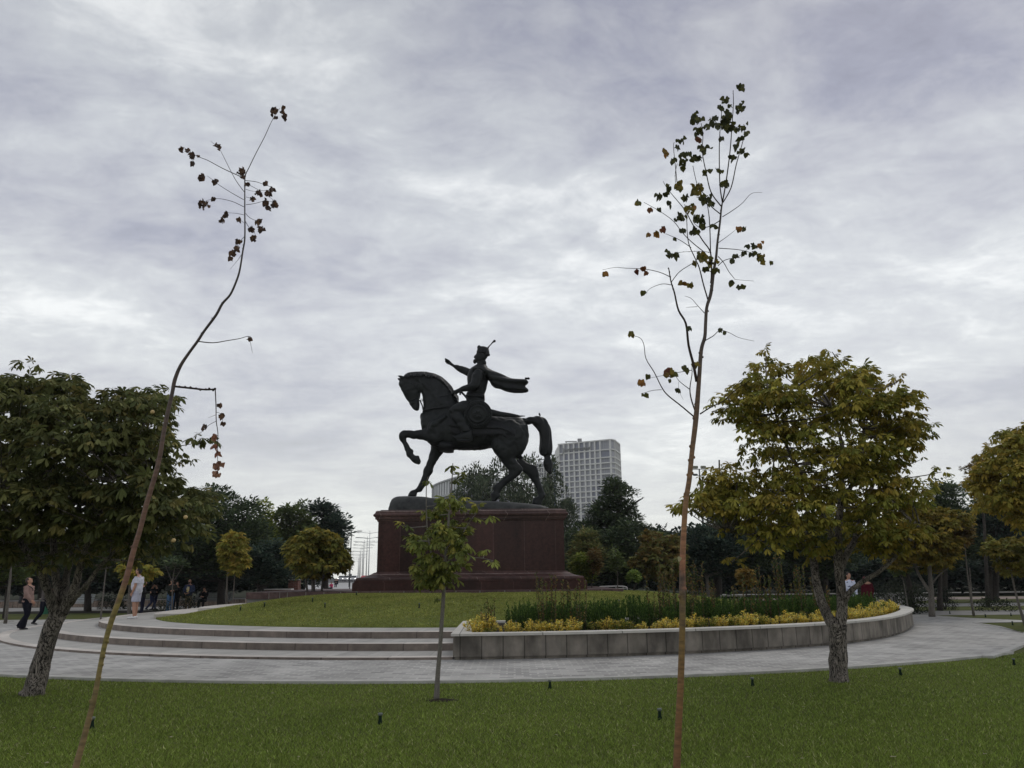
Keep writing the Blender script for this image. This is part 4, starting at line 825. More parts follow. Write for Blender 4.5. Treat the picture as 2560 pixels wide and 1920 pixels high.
def bark(name, c1, c2, bump=1.5, sc=9):
    m = bpy.data.materials.new(name); m.use_nodes = True; t = m.node_tree; P = t.nodes['Principled BSDF']; P.inputs['Roughness'].default_value = .9
    co = t.nodes.new('ShaderNodeTexCoord'); mm = t.nodes.new('ShaderNodeMapping'); t.links.new(co.outputs['Object'], mm.inputs[0]); mm.inputs['Scale'].default_value = (1, 1, .3)
    n = t.nodes.new('ShaderNodeTexNoise'); t.links.new(mm.outputs[0], n.inputs['Vector']); n.inputs['Scale'].default_value = sc; n.inputs['Detail'].default_value = 10; n.inputs['Distortion'].default_value = .8
    v = t.nodes.new('ShaderNodeTexVoronoi'); v.feature = 'DISTANCE_TO_EDGE'; t.links.new(mm.outputs[0], v.inputs['Vector']); v.inputs['Scale'].default_value = sc * 3.2; vm = t.nodes.new('ShaderNodeVectorMath'); vm.operation = 'MULTIPLY_ADD'; t.links.new(n.outputs['Color'], vm.inputs[0]); vm.inputs[1].default_value = (.45, .45, .45); t.links.new(mm.outputs[0], vm.inputs[2]); t.links.new(vm.outputs[0], v.inputs['Vector'])
    mr = t.nodes.new('ShaderNodeMapRange'); t.links.new(v.outputs['Distance'], mr.inputs[0]); mr.inputs[2].default_value = .12; mr.inputs[3].default_value = .0
    mu = t.nodes.new('ShaderNodeMath'); mu.operation = 'MULTIPLY'; t.links.new(n.outputs['Fac'], mu.inputs[0]); t.links.new(mr.outputs[0], mu.inputs[1])
    r = t.nodes.new('ShaderNodeValToRGB'); t.links.new(mu.outputs[0], r.inputs[0]); r.color_ramp.elements[0].position = .1; r.color_ramp.elements[0].color = (*c2, 1); r.color_ramp.elements[1].position = .55; r.color_ramp.elements[1].color = (*c1, 1)
    t.links.new(r.outputs[0], P.inputs['Base Color']); b = t.nodes.new('ShaderNodeBump'); b.inputs['Strength'].default_value = 1.0; b.inputs['Distance'].default_value = .02 * bump; t.links.new(mu.outputs[0], b.inputs['Height']); t.links.new(b.outputs[0], P.inputs['Normal']); return m
B_old = bark('furrowed grey brown bark', (.27, .235, .20), (.012, .010, .008), 2.5, 7)
B_mid = bark('grey bark', (.24, .215, .185), (.08, .07, .06), .8, 12)
B_dark = bark('dark bark', (.06, .05, .042), (.018, .015, .012), 1.5, 5)
def rough_trunk(me, amp, sc, zmax):
    displace(me, lambda p: amp * (abs(noise.noise(Vector((p.x * sc, p.y * sc, p.z * sc * .35)))) * 2 - .5) * (1 if p.z < zmax else .4))
def tree(name, label, cat, Y, base, L_, cr_args, group=None, mat=None, lmat=None, tw=(.012, 3.0), rough=None, seg=9):
    b = at(*base, Y); b.z = 0
    o = thing(name, label, cat, b, 0, group); me, cen = crown(*cr_args[:1], Y, *cr_args[1][0:], **(cr_args[2] if len(cr_args) > 2 else {}))
    bm = bmesh.new(); S_ = limbs(bm, L_, Y, seg); 
    tm_ = bm
    if tw: twigs(bm, S_, cen, *tw)
    tme = from_bm(tm_)
    if rough: rough_trunk(tme, *rough)
    link('trunk', tme, mat or B_mid, o); link('crown', me, lmat or M_leaf, o, smooth=False); return o

# -- big chestnut on the right lawn
C_R = [(.28, .26, .05), (.20, .21, .042), (.34, .28, .055), (.14, .16, .036)]
poly = [(1685, 1285), (1700, 1235), (1725, 1195), (1760, 1180), (1758, 1150), (1800, 1130), (1862, 1128), (1868, 1112), (1835, 1080), (1800, 1062), (1788, 1030), (1802, 992), (1848, 945), (1858, 912), (1893, 880), (1950, 866), (2005, 876), (2048, 868), (2105, 864), (2132, 884), (2185, 898), (2205, 938), (2282, 942), (2290, 1000), (2300, 1055), (2336, 1108), (2330, 1138), (2292, 1160), (2350, 1163), (2376, 1195), (2335, 1222), (2330, 1290), (2312, 1350), (2290, 1400), (2215, 1418), (2140, 1400), (2085, 1425), (2030, 1440), (1975, 1402), (1890, 1398), (1828, 1415), (1790, 1388), (1828, 1362), (1790, 1335), (1722, 1312)]
Lr = [([(2099, 1722), (2097, 1690), (2096, 1640), (2094, 1600), (2094, 1560)], [.175, .145, .135, .135, .15]),
      ([(2090, 1575), (2072, 1545), (2054, 1505), (2040, 1450), (2034, 1400), (2020, 1350), (1980, 1290), (1930, 1240)], [.085, .085, .075, .068, .06, .05, .035, .02], .7),
      ([(2098, 1575), (2105, 1530), (2104, 1480), (2098, 1430), (2095, 1390), (2098, 1300), (2103, 1220), (2108, 1130), (2080, 1020)], [.095, .085, .075, .072, .068, .055, .045, .035, .015]),
      ([(2097, 1430), (2115, 1390), (2142, 1340), (2160, 1270), (2190, 1190), (2220, 1100)], [.06, .055, .05, .042, .032, .015], .8),
      ([(2106, 1512), (2125, 1480), (2160, 1452), (2203, 1425), (2260, 1370), (2300, 1320)], [.055, .042, .038, .033, .022, .012], -.6),
      ([(2095, 1380), (2060, 1300), (2010, 1200), (1960, 1100), (1930, 1000)], [.05, .045, .035, .025, .012], -.9), ([(2034, 1400), (1980, 1350), (1900, 1340), (1820, 1330)], [.04, .03, .022, .012], -.7),
      ([(2105, 1260), (2150, 1160), (2160, 1050), (2150, 960)], [.04, .03, .02, .01], -.5)]
tree('chestnut_tree', 'large chestnut with olive and rusty leaves and a low forked trunk right of the planter', 'tree', 12.75, (2099, 1716), Lr,
     (poly, (1.7, 218, .36, 34, .137, C_R, [4, 3, 2, 2], PALM), dict(warm=((.33, .19, .04), .5), flat_=.55,
      extra=[(1700, 1265, .2, 8), (1800, 1010, .25, 10), (2300, 1150, .2, 5), (2355, 1180, .22, 9), (2250, 950, .22, 9), (1830, 1405, .2, 10), (2080, 880, .22, 8), (1790, 1240, .35, 14), (1850, 1270, .35, 14), (1760, 1280, .3, 12), (1915, 885, .22, 8)])), 'chestnut trees', B_old, tw=(.012, 2.2), rough=(.02, 14, 1.2), seg=14)
# -- big chestnut on the left lawn
C_L = [(.105, .122, .044), (.15, .158, .06), (.075, .09, .038), (.20, .18, .065)]
poly = [(-120, 940), (0, 922), (60, 905), (90, 900), (125, 935), (165, 912), (222, 928), (245, 985), (262, 978), (258, 948), (300, 925), (355, 940), (412, 955), (438, 985), (420, 1050), (440, 1078), (500, 1082), (520, 1120), (482, 1142), (470, 1182), (518, 1210), (545, 1245), (540, 1295), (505, 1335), (478, 1385), (430, 1372), (395, 1400), (300, 1412), (240, 1400), (150, 1432), (60, 1412), (0, 1435), (-120, 1450)]
Ll = [([(80, 1738), (88, 1715), (104, 1655), (124, 1590), (140, 1545), (150, 1520)], [.185, .15, .135, .125, .125, .135]),
      ([(142, 1540), (130, 1505), (115, 1462), (101, 1427), (82, 1396), (40, 1340), (0, 1250)], [0.084, 0.071, 0.063, 0.055, 0.046, 0.034, 0.017], -.8),
      ([(148, 1530), (146, 1490), (139, 1441), (135, 1380), (130, 1280), (120, 1130), (100, 980)], [0.084, 0.067, 0.059, 0.050, 0.042, 0.029, 0.010], .3),
      ([(155, 1530), (172, 1495), (190, 1460), (197, 1430), (215, 1370), (260, 1260), (320, 1120)], [0.092, 0.071, 0.059, 0.050, 0.042, 0.029, 0.010], -.4),
      ([(165, 1515), (195, 1483), (217, 1463), (239, 1430), (268, 1398), (340, 1330), (420, 1270)], [0.067, 0.050, 0.038, 0.029, 0.025, 0.018, 0.010], -.8), ([(160, 1500), (165, 1440), (185, 1370), (200, 1240), (220, 1060)], [0.059, 0.050, 0.042, 0.034, 0.013], .9)]
tl = tree('chestnut_tree', 'large dark green chestnut with a leaning furrowed trunk at the left edge', 'tree', 12.1, (82, 1732), Ll,
     (poly, (1.9, 330, .37, 23, .165, C_L, [4, 3, 3, 1.5], PALM), dict(warm=((.15, .12, .03), .35), flat_=.5, extra=[(505, 1105, .25, 12), (475, 1240, .36, 20), (72, 915, .2, 7), (515, 1240, .25, 12), (500, 1290, .34, 18), (465, 1335, .34, 18), (430, 1365, .3, 14), (380, 1392, .3, 14), (310, 1405, .3, 14), (230, 1395, .3, 14), (120, 1412, .3, 14, -.6), (60, 1400, .3, 14, -.6), (180, 1400, .3, 14, -.8)])), 'chestnut trees', B_old, tw=(.012, 2.4), rough=(.025, 13, 1.6), seg=14)
for px_, py_ in ((381, 1030), (464, 1293), (434, 1351)):
    bm = bmesh.new(); ball(bm, at(px_, py_, 10.3), .028, 10); me = from_bm(bm); displace(me, lambda p: .003 * noise.noise(p * 120)); link('fruit', me, flat('pale chestnut husk', (.50, .36, .16), .7), tl)
# -- small chestnut in front of the pedestal
C_S = [(.16, .19, .05), (.23, .25, .065), (.11, .14, .042), (.33, .30, .07)]
poly = [(1085, 1240), (1125, 1225), (1165, 1228), (1200, 1262), (1195, 1300), (1165, 1335), (1172, 1375), (1205, 1395), (1180, 1425), (1160, 1445), (1145, 1470), (1100, 1480), (1050, 1470), (1030, 1432), (1040, 1405), (1015, 1378), (1005, 1345), (1040, 1320), (1055, 1290), (1065, 1262)]
tree('chestnut_tree', 'small young chestnut with a thin pale trunk in front of the pedestal', 'tree', 11.35, (1090, 1752), [
      ([(1091, 1750), (1094, 1690), (1100, 1620), (1104, 1560), (1108, 1500), (1112, 1420), (1120, 1320), (1126, 1240), (1131, 1185), (1132, 1158)], [.042, .034, .030, .029, .028, .024, .018, .011, .008, .006]),
      ([(1108, 1480), (1085, 1410), (1070, 1340), (1066, 1280), (1066, 1215), (1070, 1192)], [.016, .013, .010, .008, .006, .004], -.2), ([(1112, 1420), (1140, 1370), (1170, 1310), (1190, 1285)], [.012, .01, .007, .004], .2), ([(1110, 1440), (1160, 1400), (1200, 1395), (1232, 1402)], [.010, .008, .006, .004], -.15)],
     (poly, (.55, 54, .16, 11, .135, C_S, [4, 3, 3, 1], PALM), dict(warm=((.22, .20, .03), .4), flat_=.7,
      extra=[(1008, 1314, .09, 4), (1018, 1372, .09, 4), (1060, 1400, .12, 6), (1195, 1270, .1, 5), (1150, 1250, .12, 6), (1022, 1345, .1, 4), (1228, 1292, .08, 3), (1180, 1300, .1, 4), (1232, 1405, .09, 4), (1213, 1378, .09, 4), (1133, 1165, .03, 3), (1150, 1185, .05, 3), (1140, 1205, .06, 3), (1050, 1345, .12, 5), (1096, 1497, .04, 1), (1070, 1205, .05, 2)])), 'chestnut trees', bark('smooth pale young bark', (.30, .275, .24), (.15, .13, .11), .4, 20), tw=(.006, .8))
# -- two bare saplings near the camera
T_HRT = np.array([(0, 0, 0), (-.08, .22, .03), (.05, .42, .05), (.35, .46, .06), (.7, .27, .03), (1, 0, -.08), (.7, -.27, .03), (.35, -.46, .06), (.05, -.42, .05), (-.08, -.22, .03), (.4, 0, -.06)], float)
F_HRT = np.array([(10, i, (i + 1) % 10) for i in range(10)])
T_CUR = T_HRT.copy(); T_CUR[:, 2] += .9 * T_CUR[:, 1] ** 2 - .35 * np.sin(T_CUR[:, 0] * 4.5); T_CUR[3, 0] += .15; T_CUR[7, 0] -= .12
T_CUR2 = T_HRT.copy(); T_CUR2[:, 2] += .5 * np.sin(T_CUR2[:, 1] * 7) + .3 * T_CUR2[:, 0] ** 2; T_CUR2[4, 1] *= .6; T_CUR2[2, 0] -= .1
def sapling(name, label, Y, trunk, trad, branches, clusters, leaf, cols, temps, matb, dyf, group):
    base = Vector(trunk[0]) if len(trunk[0]) == 3 else at(*trunk[0], Y)
    o = thing(name, label, 'tree', (at(*trunk[0], Y).x, at(*trunk[0], Y).y, 0), 0, group)
    bm = bmesh.new(); P = [at(a, b, Y) for a, b in trunk]; tube(bm, P, [r_ * .8 for r_ in trad], 12, 4)
    for i in range(26):                     # knots and leaf scars
        k_ = random.randrange(2, len(P) - 1); q_ = P[k_].lerp(P[k_ - 1], random.random()); r_ = trad[k_]
        ball(bm, q_ + Vector((random.choice((-1, 1)) * r_ * .85, -r_ * .3, 0)), (r_ * .35, r_ * .35, r_ * .5), 6)
    link('trunk', from_bm(bm), matb, o)
    for br_, r0, r1 in branches:
        n_ = len(br_); sgn = random.uniform(-1, 1) * dyf; bm = bmesh.new(); pts = [at(a, b, Y + sgn * (i / (n_ - 1)) ** 1.2) for i, (a, b) in enumerate(br_)]
        tube(bm, pts, [r0 + (r1 - r0) * i / (n_ - 1) for i in range(n_)], 6, 4)
        for q_ in catmull(pts, 3)[1:]: ball(bm, q_ + Vector((random.uniform(-1, 1) * r1, 0, random.uniform(-1, 1) * r1)), r1 * 1.5, 5)
        link('branch', from_bm(bm), M_twig, o)
    pos, col, tmp = [], [], []
    for c in clusters:
        x, y, n_, sp, kd = c
        for _ in range(int(n_ * 1.8 + .5)): pos.append(at(x + random.gauss(0, sp * .5), y + random.gauss(0, sp * .45), Y + random.uniform(-.12, .12))); col.append(np.array(random.choice(cols[kd])) * random.uniform(.75, 1.25))
    pos = np.array([tuple(p) for p in pos]); n_ = len(pos); fw = np.stack([rng.normal(0, .55, n_), rng.normal(0, .45, n_), -np.ones(n_)], 1); up = rng.normal(0, 1, (n_, 3)); up[:, 1] = -np.abs(up[:, 1]) - .8
    pos[:, 2] += leaf * .45; R3 = frames(fw, up); pick = rng.integers(0, len(temps), n_); parts = []
    for t_, T in enumerate(temps):
        k_ = pick == t_
        if k_.any(): parts.append(scatter(T, F_HRT, pos[k_], R3[k_], leaf * rng.uniform(.7, 1.15, k_.sum()), np.array(col)[k_]))
    link('leaves', np_mesh(*merge(parts)), leafmat('thin leaf', .35, .6, .3), o, smooth=False); return o
M_twig = pmat('dark twig bark', (.060, .045, .038), (.032, .025, .022), 30, .8)
def bark_grad(name, stops, sc=14):
    """bark whose real colour changes with height up the stem (object z)"""
    m = bpy.data.materials.new(name); m.use_nodes = True; t = m.node_tree; P = t.nodes['Principled BSDF']; P.inputs['Roughness'].default_value = .6
    co = t.nodes.new('ShaderNodeTexCoord'); s_ = t.nodes.new('ShaderNodeSeparateXYZ'); t.links.new(co.outputs['Object'], s_.inputs[0]); n = t.nodes.new('ShaderNodeTexNoise'); t.links.new(co.outputs['Object'], n.inputs['Vector']); n.inputs['Scale'].default_value = sc; n.inputs['Detail'].default_value = 8
    mu = t.nodes.new('ShaderNodeMath'); mu.operation = 'MULTIPLY_ADD'; t.links.new(n.outputs['Fac'], mu.inputs[0]); mu.inputs[1].default_value = .5; ad = t.nodes.new('ShaderNodeMath'); ad.operation = 'SUBTRACT'; t.links.new(s_.outputs[2], ad.inputs[0]); ad.inputs[1].default_value = .25; t.links.new(ad.outputs[0], mu.inputs[2])
    mr = t.nodes.new('ShaderNodeMapRange'); t.links.new(mu.outputs[0], mr.inputs[0]); mr.inputs[1].default_value = 0; mr.inputs[2].default_value = 5
    r = t.nodes.new('ShaderNodeValToRGB'); t.links.new(mr.outputs[0], r.inputs[0]); e = r.color_ramp.elements; e[0].position = stops[0][0] / 5; e[0].color = (*stops[0][1], 1); e[1].position = stops[-1][0] / 5; e[1].color = (*stops[-1][1], 1)
    for z_, c in stops[1:-1]: q_ = e.new(z_ / 5); q_.color = (*c, 1)
    v = t.nodes.new('ShaderNodeTexNoise'); mp_ = t.nodes.new('ShaderNodeMapping'); t.links.new(co.outputs['Object'], mp_.inputs[0]); mp_.inputs['Scale'].default_value = (1, 1, 3.5); t.links.new(mp_.outputs[0], v.inputs['Vector']); v.inputs['Scale'].default_value = 16; v.inputs['Detail'].default_value = 6
    mr2 = t.nodes.new('ShaderNodeMapRange'); t.links.new(v.outputs['Fac'], mr2.inputs[0]); mr2.inputs[1].default_value = .3; mr2.inputs[2].default_value = .7; mr2.inputs[3].default_value = .6; mr2.inputs[4].default_value = 1.35
    sc_ = t.nodes.new('ShaderNodeVectorMath'); sc_.operation = 'SCALE'; t.links.new(r.outputs[0], sc_.inputs[0]); t.links.new(mr2.outputs[0], sc_.inputs['Scale']); t.links.new(sc_.outputs[0], P.inputs['Base Color'])
    b = t.nodes.new('ShaderNodeBump'); b.inputs['Strength'].default_value = .5; b.inputs['Distance'].default_value = .004; t.links.new(v.outputs['Fac'], b.inputs['Height']); t.links.new(b.outputs[0], P.inputs['Normal']); return m
def c3(*p): return [(1480 + x * .3135, 180 + y * .3135) for x, y in p]
def c4(*p): return [(1480 + x * .3376, 640 + y * .3376) for x, y in p]
def k1(*p): return [(400 + x * .27735, 240 + y * .27735) for x, y in p]
def k2(*p): return [(400 + x * .3255, 700 + y * .3255) for x, y in p]
G_, O_, R_, Yl = 0, 1, 2, 3
trunk = [(1684, 2161), (1688, 2030), (1692, 1915), (1697, 1800), (1702, 1700), (1706, 1560), (1706, 1480), (1707, 1380), (1714, 1260), (1723, 1200), (1730, 1130), (1740, 1045), (1748, 944), (1753, 876), (1762, 842), (1764, 809), (1767, 768), (1777, 734), (1785, 674), (1790, 645), (1794, 603), (1800, 556), (1803, 525), (1806, 506)]
trad = [.032, .029, .0275, .026, .025, .0235, .025, .0225, .021, .0205, .020, .0215, .0175, .016, .0145, .014, .0135, .0145, .012, .011, .0095, .0085, .0075, .006]
B3 = [(c3((1040, 1040), (1020, 900), (1015, 650), (1020, 480), (1035, 300), (1022, 260)), .0045, .002), (c3((1040, 1040), (1070, 870), (1100, 640), (1115, 450), (1128, 250), (1125, 150)), .005, .002), (c3((1045, 1040), (1110, 920), (1150, 740), (1190, 600), (1215, 500), (1212, 420)), .0045, .002), (c3((1030, 1070), (950, 960), (910, 800), (880, 640), (885, 500), (870, 410)), .0045, .002), (c3((1020, 1130), (940, 1060), (890, 970), (840, 900), (805, 750)), .004, .002), (c3((1020, 1185), (940, 1230), (860, 1240), (810, 1200)), .0035, .0015),
      (c4((858, 322), (825, 210), (795, 90), (765, 20)) + c3((775, 1380), (760, 1290), (755, 1180), (740, 1060)), .005, .002), (c4((880, 200), (885, 130)) + c3((945, 1440), (880, 1340), (800, 1210), (740, 1100), (650, 990), (600, 930), (568, 872)), .006, .0015), (c3((945, 1440), (940, 1250), (930, 1120), (905, 1000), (870, 940)), .004, .002), (c3((900, 1440), (800, 1360), (720, 1280), (650, 1190), (540, 1110), (415, 1040)), .0035, .0015), (c3((790, 1400), (700, 1340), (590, 1290)), .003, .0015), (c3((680, 730), (665, 800), (665, 880)), .002, .002), (c3((680, 900), (665, 750), (650, 600), (655, 560)), .003, .0015),
      (c3((1040, 1155), (1120, 1105), (1200, 1045), (1270, 970), (1355, 960)), .003, .001), (c3((1010, 1360), (1080, 1310), (1150, 1255)), .0025, .001), (c3((1010, 1405), (1150, 1415), (1230, 1430), (1290, 1450), (1370, 1480)), .003, .0012), (c3((1005, 1545), (1060, 1500), (1160, 1475), (1210, 1440), (1280, 1380)), .0032, .0012), (c3((1005, 1470), (1050, 1520), (1090, 1590), (1130, 1640), (1150, 1655)) + c4((1195, 185)), .003, .001), (c3((640, 1450), (730, 1435), (860, 1430), (950, 1440)), .001, .002),
      (c4((775, 930), (750, 800), (715, 660), (695, 500), (640, 400), (610, 270), (585, 190), (568, 90)), .010, .0035), (c4((580, 155), (500, 120), (390, 97), (250, 90), (170, 85), (80, 102)), .003, .001), (c4((590, 215), (520, 207), (440, 235), (400, 270)), .0025, .001), (c4((590, 190), (650, 115), (750, 50), (790, 10)), .003, .002), (c4((755, 1190), (660, 1110), (560, 1030), (515, 970), (460, 860), (400, 760), (385, 660), (360, 610), (310, 590)), .005, .0015), (c4((515, 990), (450, 995), (400, 1010), (365, 1018)), .002, .001), (c4((765, 1150), (735, 1060), (725, 980), (740, 880), (740, 820)), .0055, .002), (c4((720, 985), (650, 930), (620, 890)), .003, .0015), (c4((740, 845), (650, 860), (550, 880), (400, 910)), .0025, .001),
      (c4((800, 1170), (880, 1120), (980, 1070), (1050, 1000), (1150, 935)), .005, .0015), (c4((850, 620), (900, 590), (950, 550), (1020, 570), (1090, 605), (1200, 630)), .0032, .001), (c4((835, 425), (780, 365), (735, 315), (690, 297)), .003, .001), (c4((780, 375), (700, 380)), .002, .001), (c4((640, 930), (645, 1000), (675, 1062)), .001, .0008)]
K3 = [(1190, 135, 5, 25, 0), (1070, 235, 6, 35, 0), (1100, 280, 2, 8, 0), (1190, 290, 7, 35, 0), (1030, 305, 4, 25, 0), (1080, 350, 5, 30, 0), (970, 385, 5, 30, 0), (1060, 400, 14, 50, 0), (930, 450, 6, 30, 0), (1010, 440, 5, 25, 0), (1120, 440, 5, 25, 0), (1080, 460, 5, 20, 0), (1160, 465, 3, 10, 0), (1205, 450, 4, 20, 0), (1240, 420, 1, 5, 0), (1240, 500, 3, 15, 0), (1185, 540, 2, 8, 0), (1035, 540, 2, 5, 0), (820, 350, 3, 15, 0), (810, 400, 5, 25, 0), (860, 390, 3, 20, 0), (850, 480, 6, 30, 0), (845, 545, 3, 15, 2), (895, 620, 6, 40, 0), (1150, 605, 4, 25, 0), (1190, 640, 4, 30, 0), (1235, 665, 2, 5, 0), (1125, 695, 5, 30, 0), (690, 540, 4, 35, 0), (680, 605, 2, 5, 0), (590, 650, 6, 30, 1), (640, 715, 4, 25, 0), (720, 670, 4, 25, 0), (770, 660, 4, 20, 0), (820, 700, 8, 35, 0), (730, 740, 6, 40, 0), (900, 810, 3, 15, 0), (940, 800, 2, 8, 0), (1015, 800, 4, 30, 0), (1055, 900, 6, 30, 0), (690, 920, 8, 35, 3), (620, 930, 3, 15, 0), (590, 980, 3, 15, 0), (540, 1000, 4, 25, 0), (620, 1060, 3, 20, 0), (830, 950, 9, 45, 3), (900, 1020, 8, 45, 0), (940, 1060, 3, 15, 0), (370, 1050, 4, 20, 3), (460, 1105, 2, 8, 2), (530, 1105, 1, 5, 0), (780, 1095, 7, 35, 3), (820, 1090, 2, 8, 1), (710, 1160, 6, 35, 0), (870, 1180, 5, 35, 0), (820, 1170, 3, 15, 0), (880, 1235, 5, 20, 0), (830, 1270, 3, 20, 0), (790, 1290, 2, 5, 0), (725, 1275, 3, 15, 0), (740, 1010, 5, 25, 0), (980, 1245, 3, 15, 0), (570, 1265, 4, 25, 2), (455, 1305, 2, 8, 1), (505, 1300, 2, 8, 1), (650, 1340, 1, 5, 0), (1175, 1250, 4, 18, 1), (1220, 1260, 1, 5, 0), (1345, 1385, 3, 18, 1), (1280, 1385, 2, 6, 0), (1240, 1400, 1, 5, 0), (1300, 1400, 1, 5, 0), (1210, 1455, 2, 5, 0), (1145, 1475, 2, 5, 0), (1115, 1520, 2, 8, 0), (1290, 1460, 3, 15, 0), (1350, 1490, 8, 35, 3), (1430, 1525, 1, 5, 0), (605, 1455, 4, 25, 0), (660, 1480, 3, 15, 0), (880, 1490, 10, 50, 3), (820, 1540, 3, 15, 3), (900, 1580, 3, 12, 0), (960, 1540, 6, 35, 3), (980, 1590, 4, 25, 0), (105, 1620, 2, 8, 1), (350, 1600, 1, 5, 2), (405, 1570, 2, 8, 2), (443, 1612, 1, 5, 2)]
K4 = [(385, 275, 2, 8, 0), (680, 215, 2, 12, 1), (730, 220, 3, 15, 3), (1040, 205, 2, 10, 0), (1095, 240, 2, 8, 0), (1130, 235, 1, 5, 0), (955, 555, 1, 5, 0), (985, 575, 1, 5, 0), (285, 588, 4, 16, 3), (720, 545, 2, 8, 0), (765, 812, 3, 15, 3), (690, 845, 4, 25, 0), (560, 860, 4, 22, 2), (600, 880, 5, 25, 3), (550, 890, 2, 8, 1), (575, 932, 1, 5, 0), (370, 940, 4, 22, 1), (418, 900, 1, 5, 0), (625, 1005, 2, 6, 0), (385, 1040, 1, 4, 0)]
cl = [(1480 + a * .3135, 180 + b * .3135, n_, s_ * .3135, k_) for a, b, n_, s_, k_ in K3] + [(1480 + a * .3376, 640 + b * .3376, n_, s_ * .3376, k_) for a, b, n_, s_, k_ in K4] + [(1698, 1400, 1, 3, 4)]
colsR = {0: [(.055, .060, .020), (.080, .080, .022), (.040, .045, .018)], 1: [(.26, .12, .03), (.20, .13, .035)], 2: [(.14, .05, .03), (.18, .08, .04)], 3: [(.15, .12, .025), (.10, .10, .025), (.20, .15, .03)], 4: [(.45, .42, .25)]}
sapling('sapling', 'tall thin sapling with orange barked straight stem and sparse small leaves at right of centre', 5.0, trunk, trad, B3, cl, .038, colsR, [T_HRT, T_HRT, T_CUR], bark_grad('orange brown sapling bark', [(0, (.17, .075, .035)), (.9, (.20, .10, .035)), (1.35, (.17, .11, .03)), (1.55, (.09, .06, .045)), (1.7, (.34, .15, .08)), (1.95, (.25, .13, .055)), (2.5, (.17, .10, .05)), (3.1, (.07, .05, .038)), (4.4, (.05, .04, .032))]), .25, 'bare saplings')
trunk = [(82, 2359), (130, 2160), (165, 2015), (189, 1920), (215, 1825), (237, 1739), (250, 1669), (262, 1611), (278, 1554), (301, 1490), (318, 1438), (333, 1380), (350, 1324), (367, 1258), (388, 1188), (400, 1139), (412, 1065), (430, 985), (437, 950), (451, 915), (472, 883), (494, 853), (511, 827), (540, 788), (556, 759), (576, 736), (592, 700), (600, 672), (607, 628), (612, 595), (612, 531), (612, 476), (613, 440), (622, 420), (641, 381), (661, 343), (675, 312), (686, 291), (700, 270)]
trad = [.026, .0225, .020, .019, .017, .016, .0145, .015, .0165, .0175, .0175, .0165, .0155, .0155, .0150, .0145, .0135, .0125, .0130, .0115, .0098, .0095, .0090, .0092, .0085, .0075, .0070, .0062, .0055, .0052, .0045, .0042, .0040, .0030, .0026, .0024, .0021, .0018, .0012]
B1 = [(k2((295, 472), (410, 482), (520, 465), (610, 450), (680, 432), (690, 460), (710, 560)), .0030, .0008), (k2((118, 818), (230, 830), (350, 842), (425, 838)), .0055, .0045), (k2((424, 836), (430, 960), (432, 1080), (445, 1180), (442, 1290), (443, 1400), (445, 1480)), .0032, .0012), (k2((435, 1015), (470, 1035), (487, 1110)), .0014, .0008), (k2((430, 1035), (372, 1058)), .0012, .0006), (k2((430, 1085), (375, 1115), (330, 1160), (300, 1175), (265, 1170)), .0014, .0006),
      (k1((765, 745), (690, 710), (560, 650), (430, 580), (340, 545), (270, 500), (215, 465)), .0026, .0010), (k1((757, 862), (690, 770), (640, 680), (590, 580), (560, 520), (530, 470), (497, 440), (458, 407)), .0020, .0008), (k1((755, 935), (640, 870), (530, 800), (460, 745), (425, 720)), .0018, .0008), (k1((757, 1000), (650, 950), (530, 925), (450, 935), (415, 945)), .0018, .0008), (k1((757, 1072), (690, 1058), (610, 1052)), .0015, .0008), (k1((755, 1142), (715, 1110)), .0012, .0008), (k1((770, 762), (860, 772), (930, 795), (1000, 820), (1040, 850)), .0018, .0008), (k1((775, 790), (830, 815), (900, 850), (960, 850)), .0016, .0008), (k1((775, 840), (820, 855), (870, 862)), .0014, .0008),
      (k1((775, 980), (850, 970), (930, 950), (1000, 950), (1030, 960)), .0018, .0008), (k1((975, 905), (1000, 920), (1030, 945)), .0012, .0008), (k1((775, 910), (810, 920), (830, 930)), .0014, .0008), (k1((775, 1060), (800, 1090), (850, 1118), (880, 1120)), .0018, .0008), (k1((770, 1130), (800, 1180), (830, 1200), (860, 1250)), .0018, .0008), (k1((760, 1270), (720, 1310), (690, 1360), (660, 1420), (640, 1470)), .0018, .0008), (k1((735, 1430), (700, 1480), (633, 1560)), .0016, .0006)]
K1 = [(1020, 140, 6, 25, 0), (1040, 200, 2, 8, 0), (1110, 110, 2, 15, 0), (1110, 150, 4, 20, 0), (1120, 200, 5, 22, 0), (525, 455, 4, 18, 0), (190, 485, 5, 20, 0), (240, 500, 2, 10, 0), (290, 550, 8, 28, 0), (295, 610, 3, 10, 0), (345, 555, 1, 5, 0), (380, 745, 8, 28, 0), (495, 780, 6, 22, 0), (395, 985, 9, 33, 0), (487, 938, 2, 6, 0), (585, 1080, 6, 25, 0), (555, 1130, 6, 25, 0), (705, 1120, 3, 10, 0), (740, 685, 6, 32, 0), (755, 735, 2, 6, 0), (785, 800, 3, 10, 0), (955, 795, 4, 12, 0), (1010, 855, 6, 20, 0), (965, 880, 8, 28, 0), (885, 880, 6, 22, 0), (830, 935, 4, 15, 0), (950, 970, 6, 20, 0), (975, 1015, 4, 15, 0), (1025, 985, 8, 28, 0), (885, 1145, 6, 25, 0), (915, 1210, 6, 25, 0), (830, 1210, 7, 25, 0), (850, 1290, 6, 28, 0), (715, 1320, 4, 15, 0), (685, 1380, 4, 20, 0), (655, 1420, 4, 20, 0), (640, 1470, 2, 8, 0)]
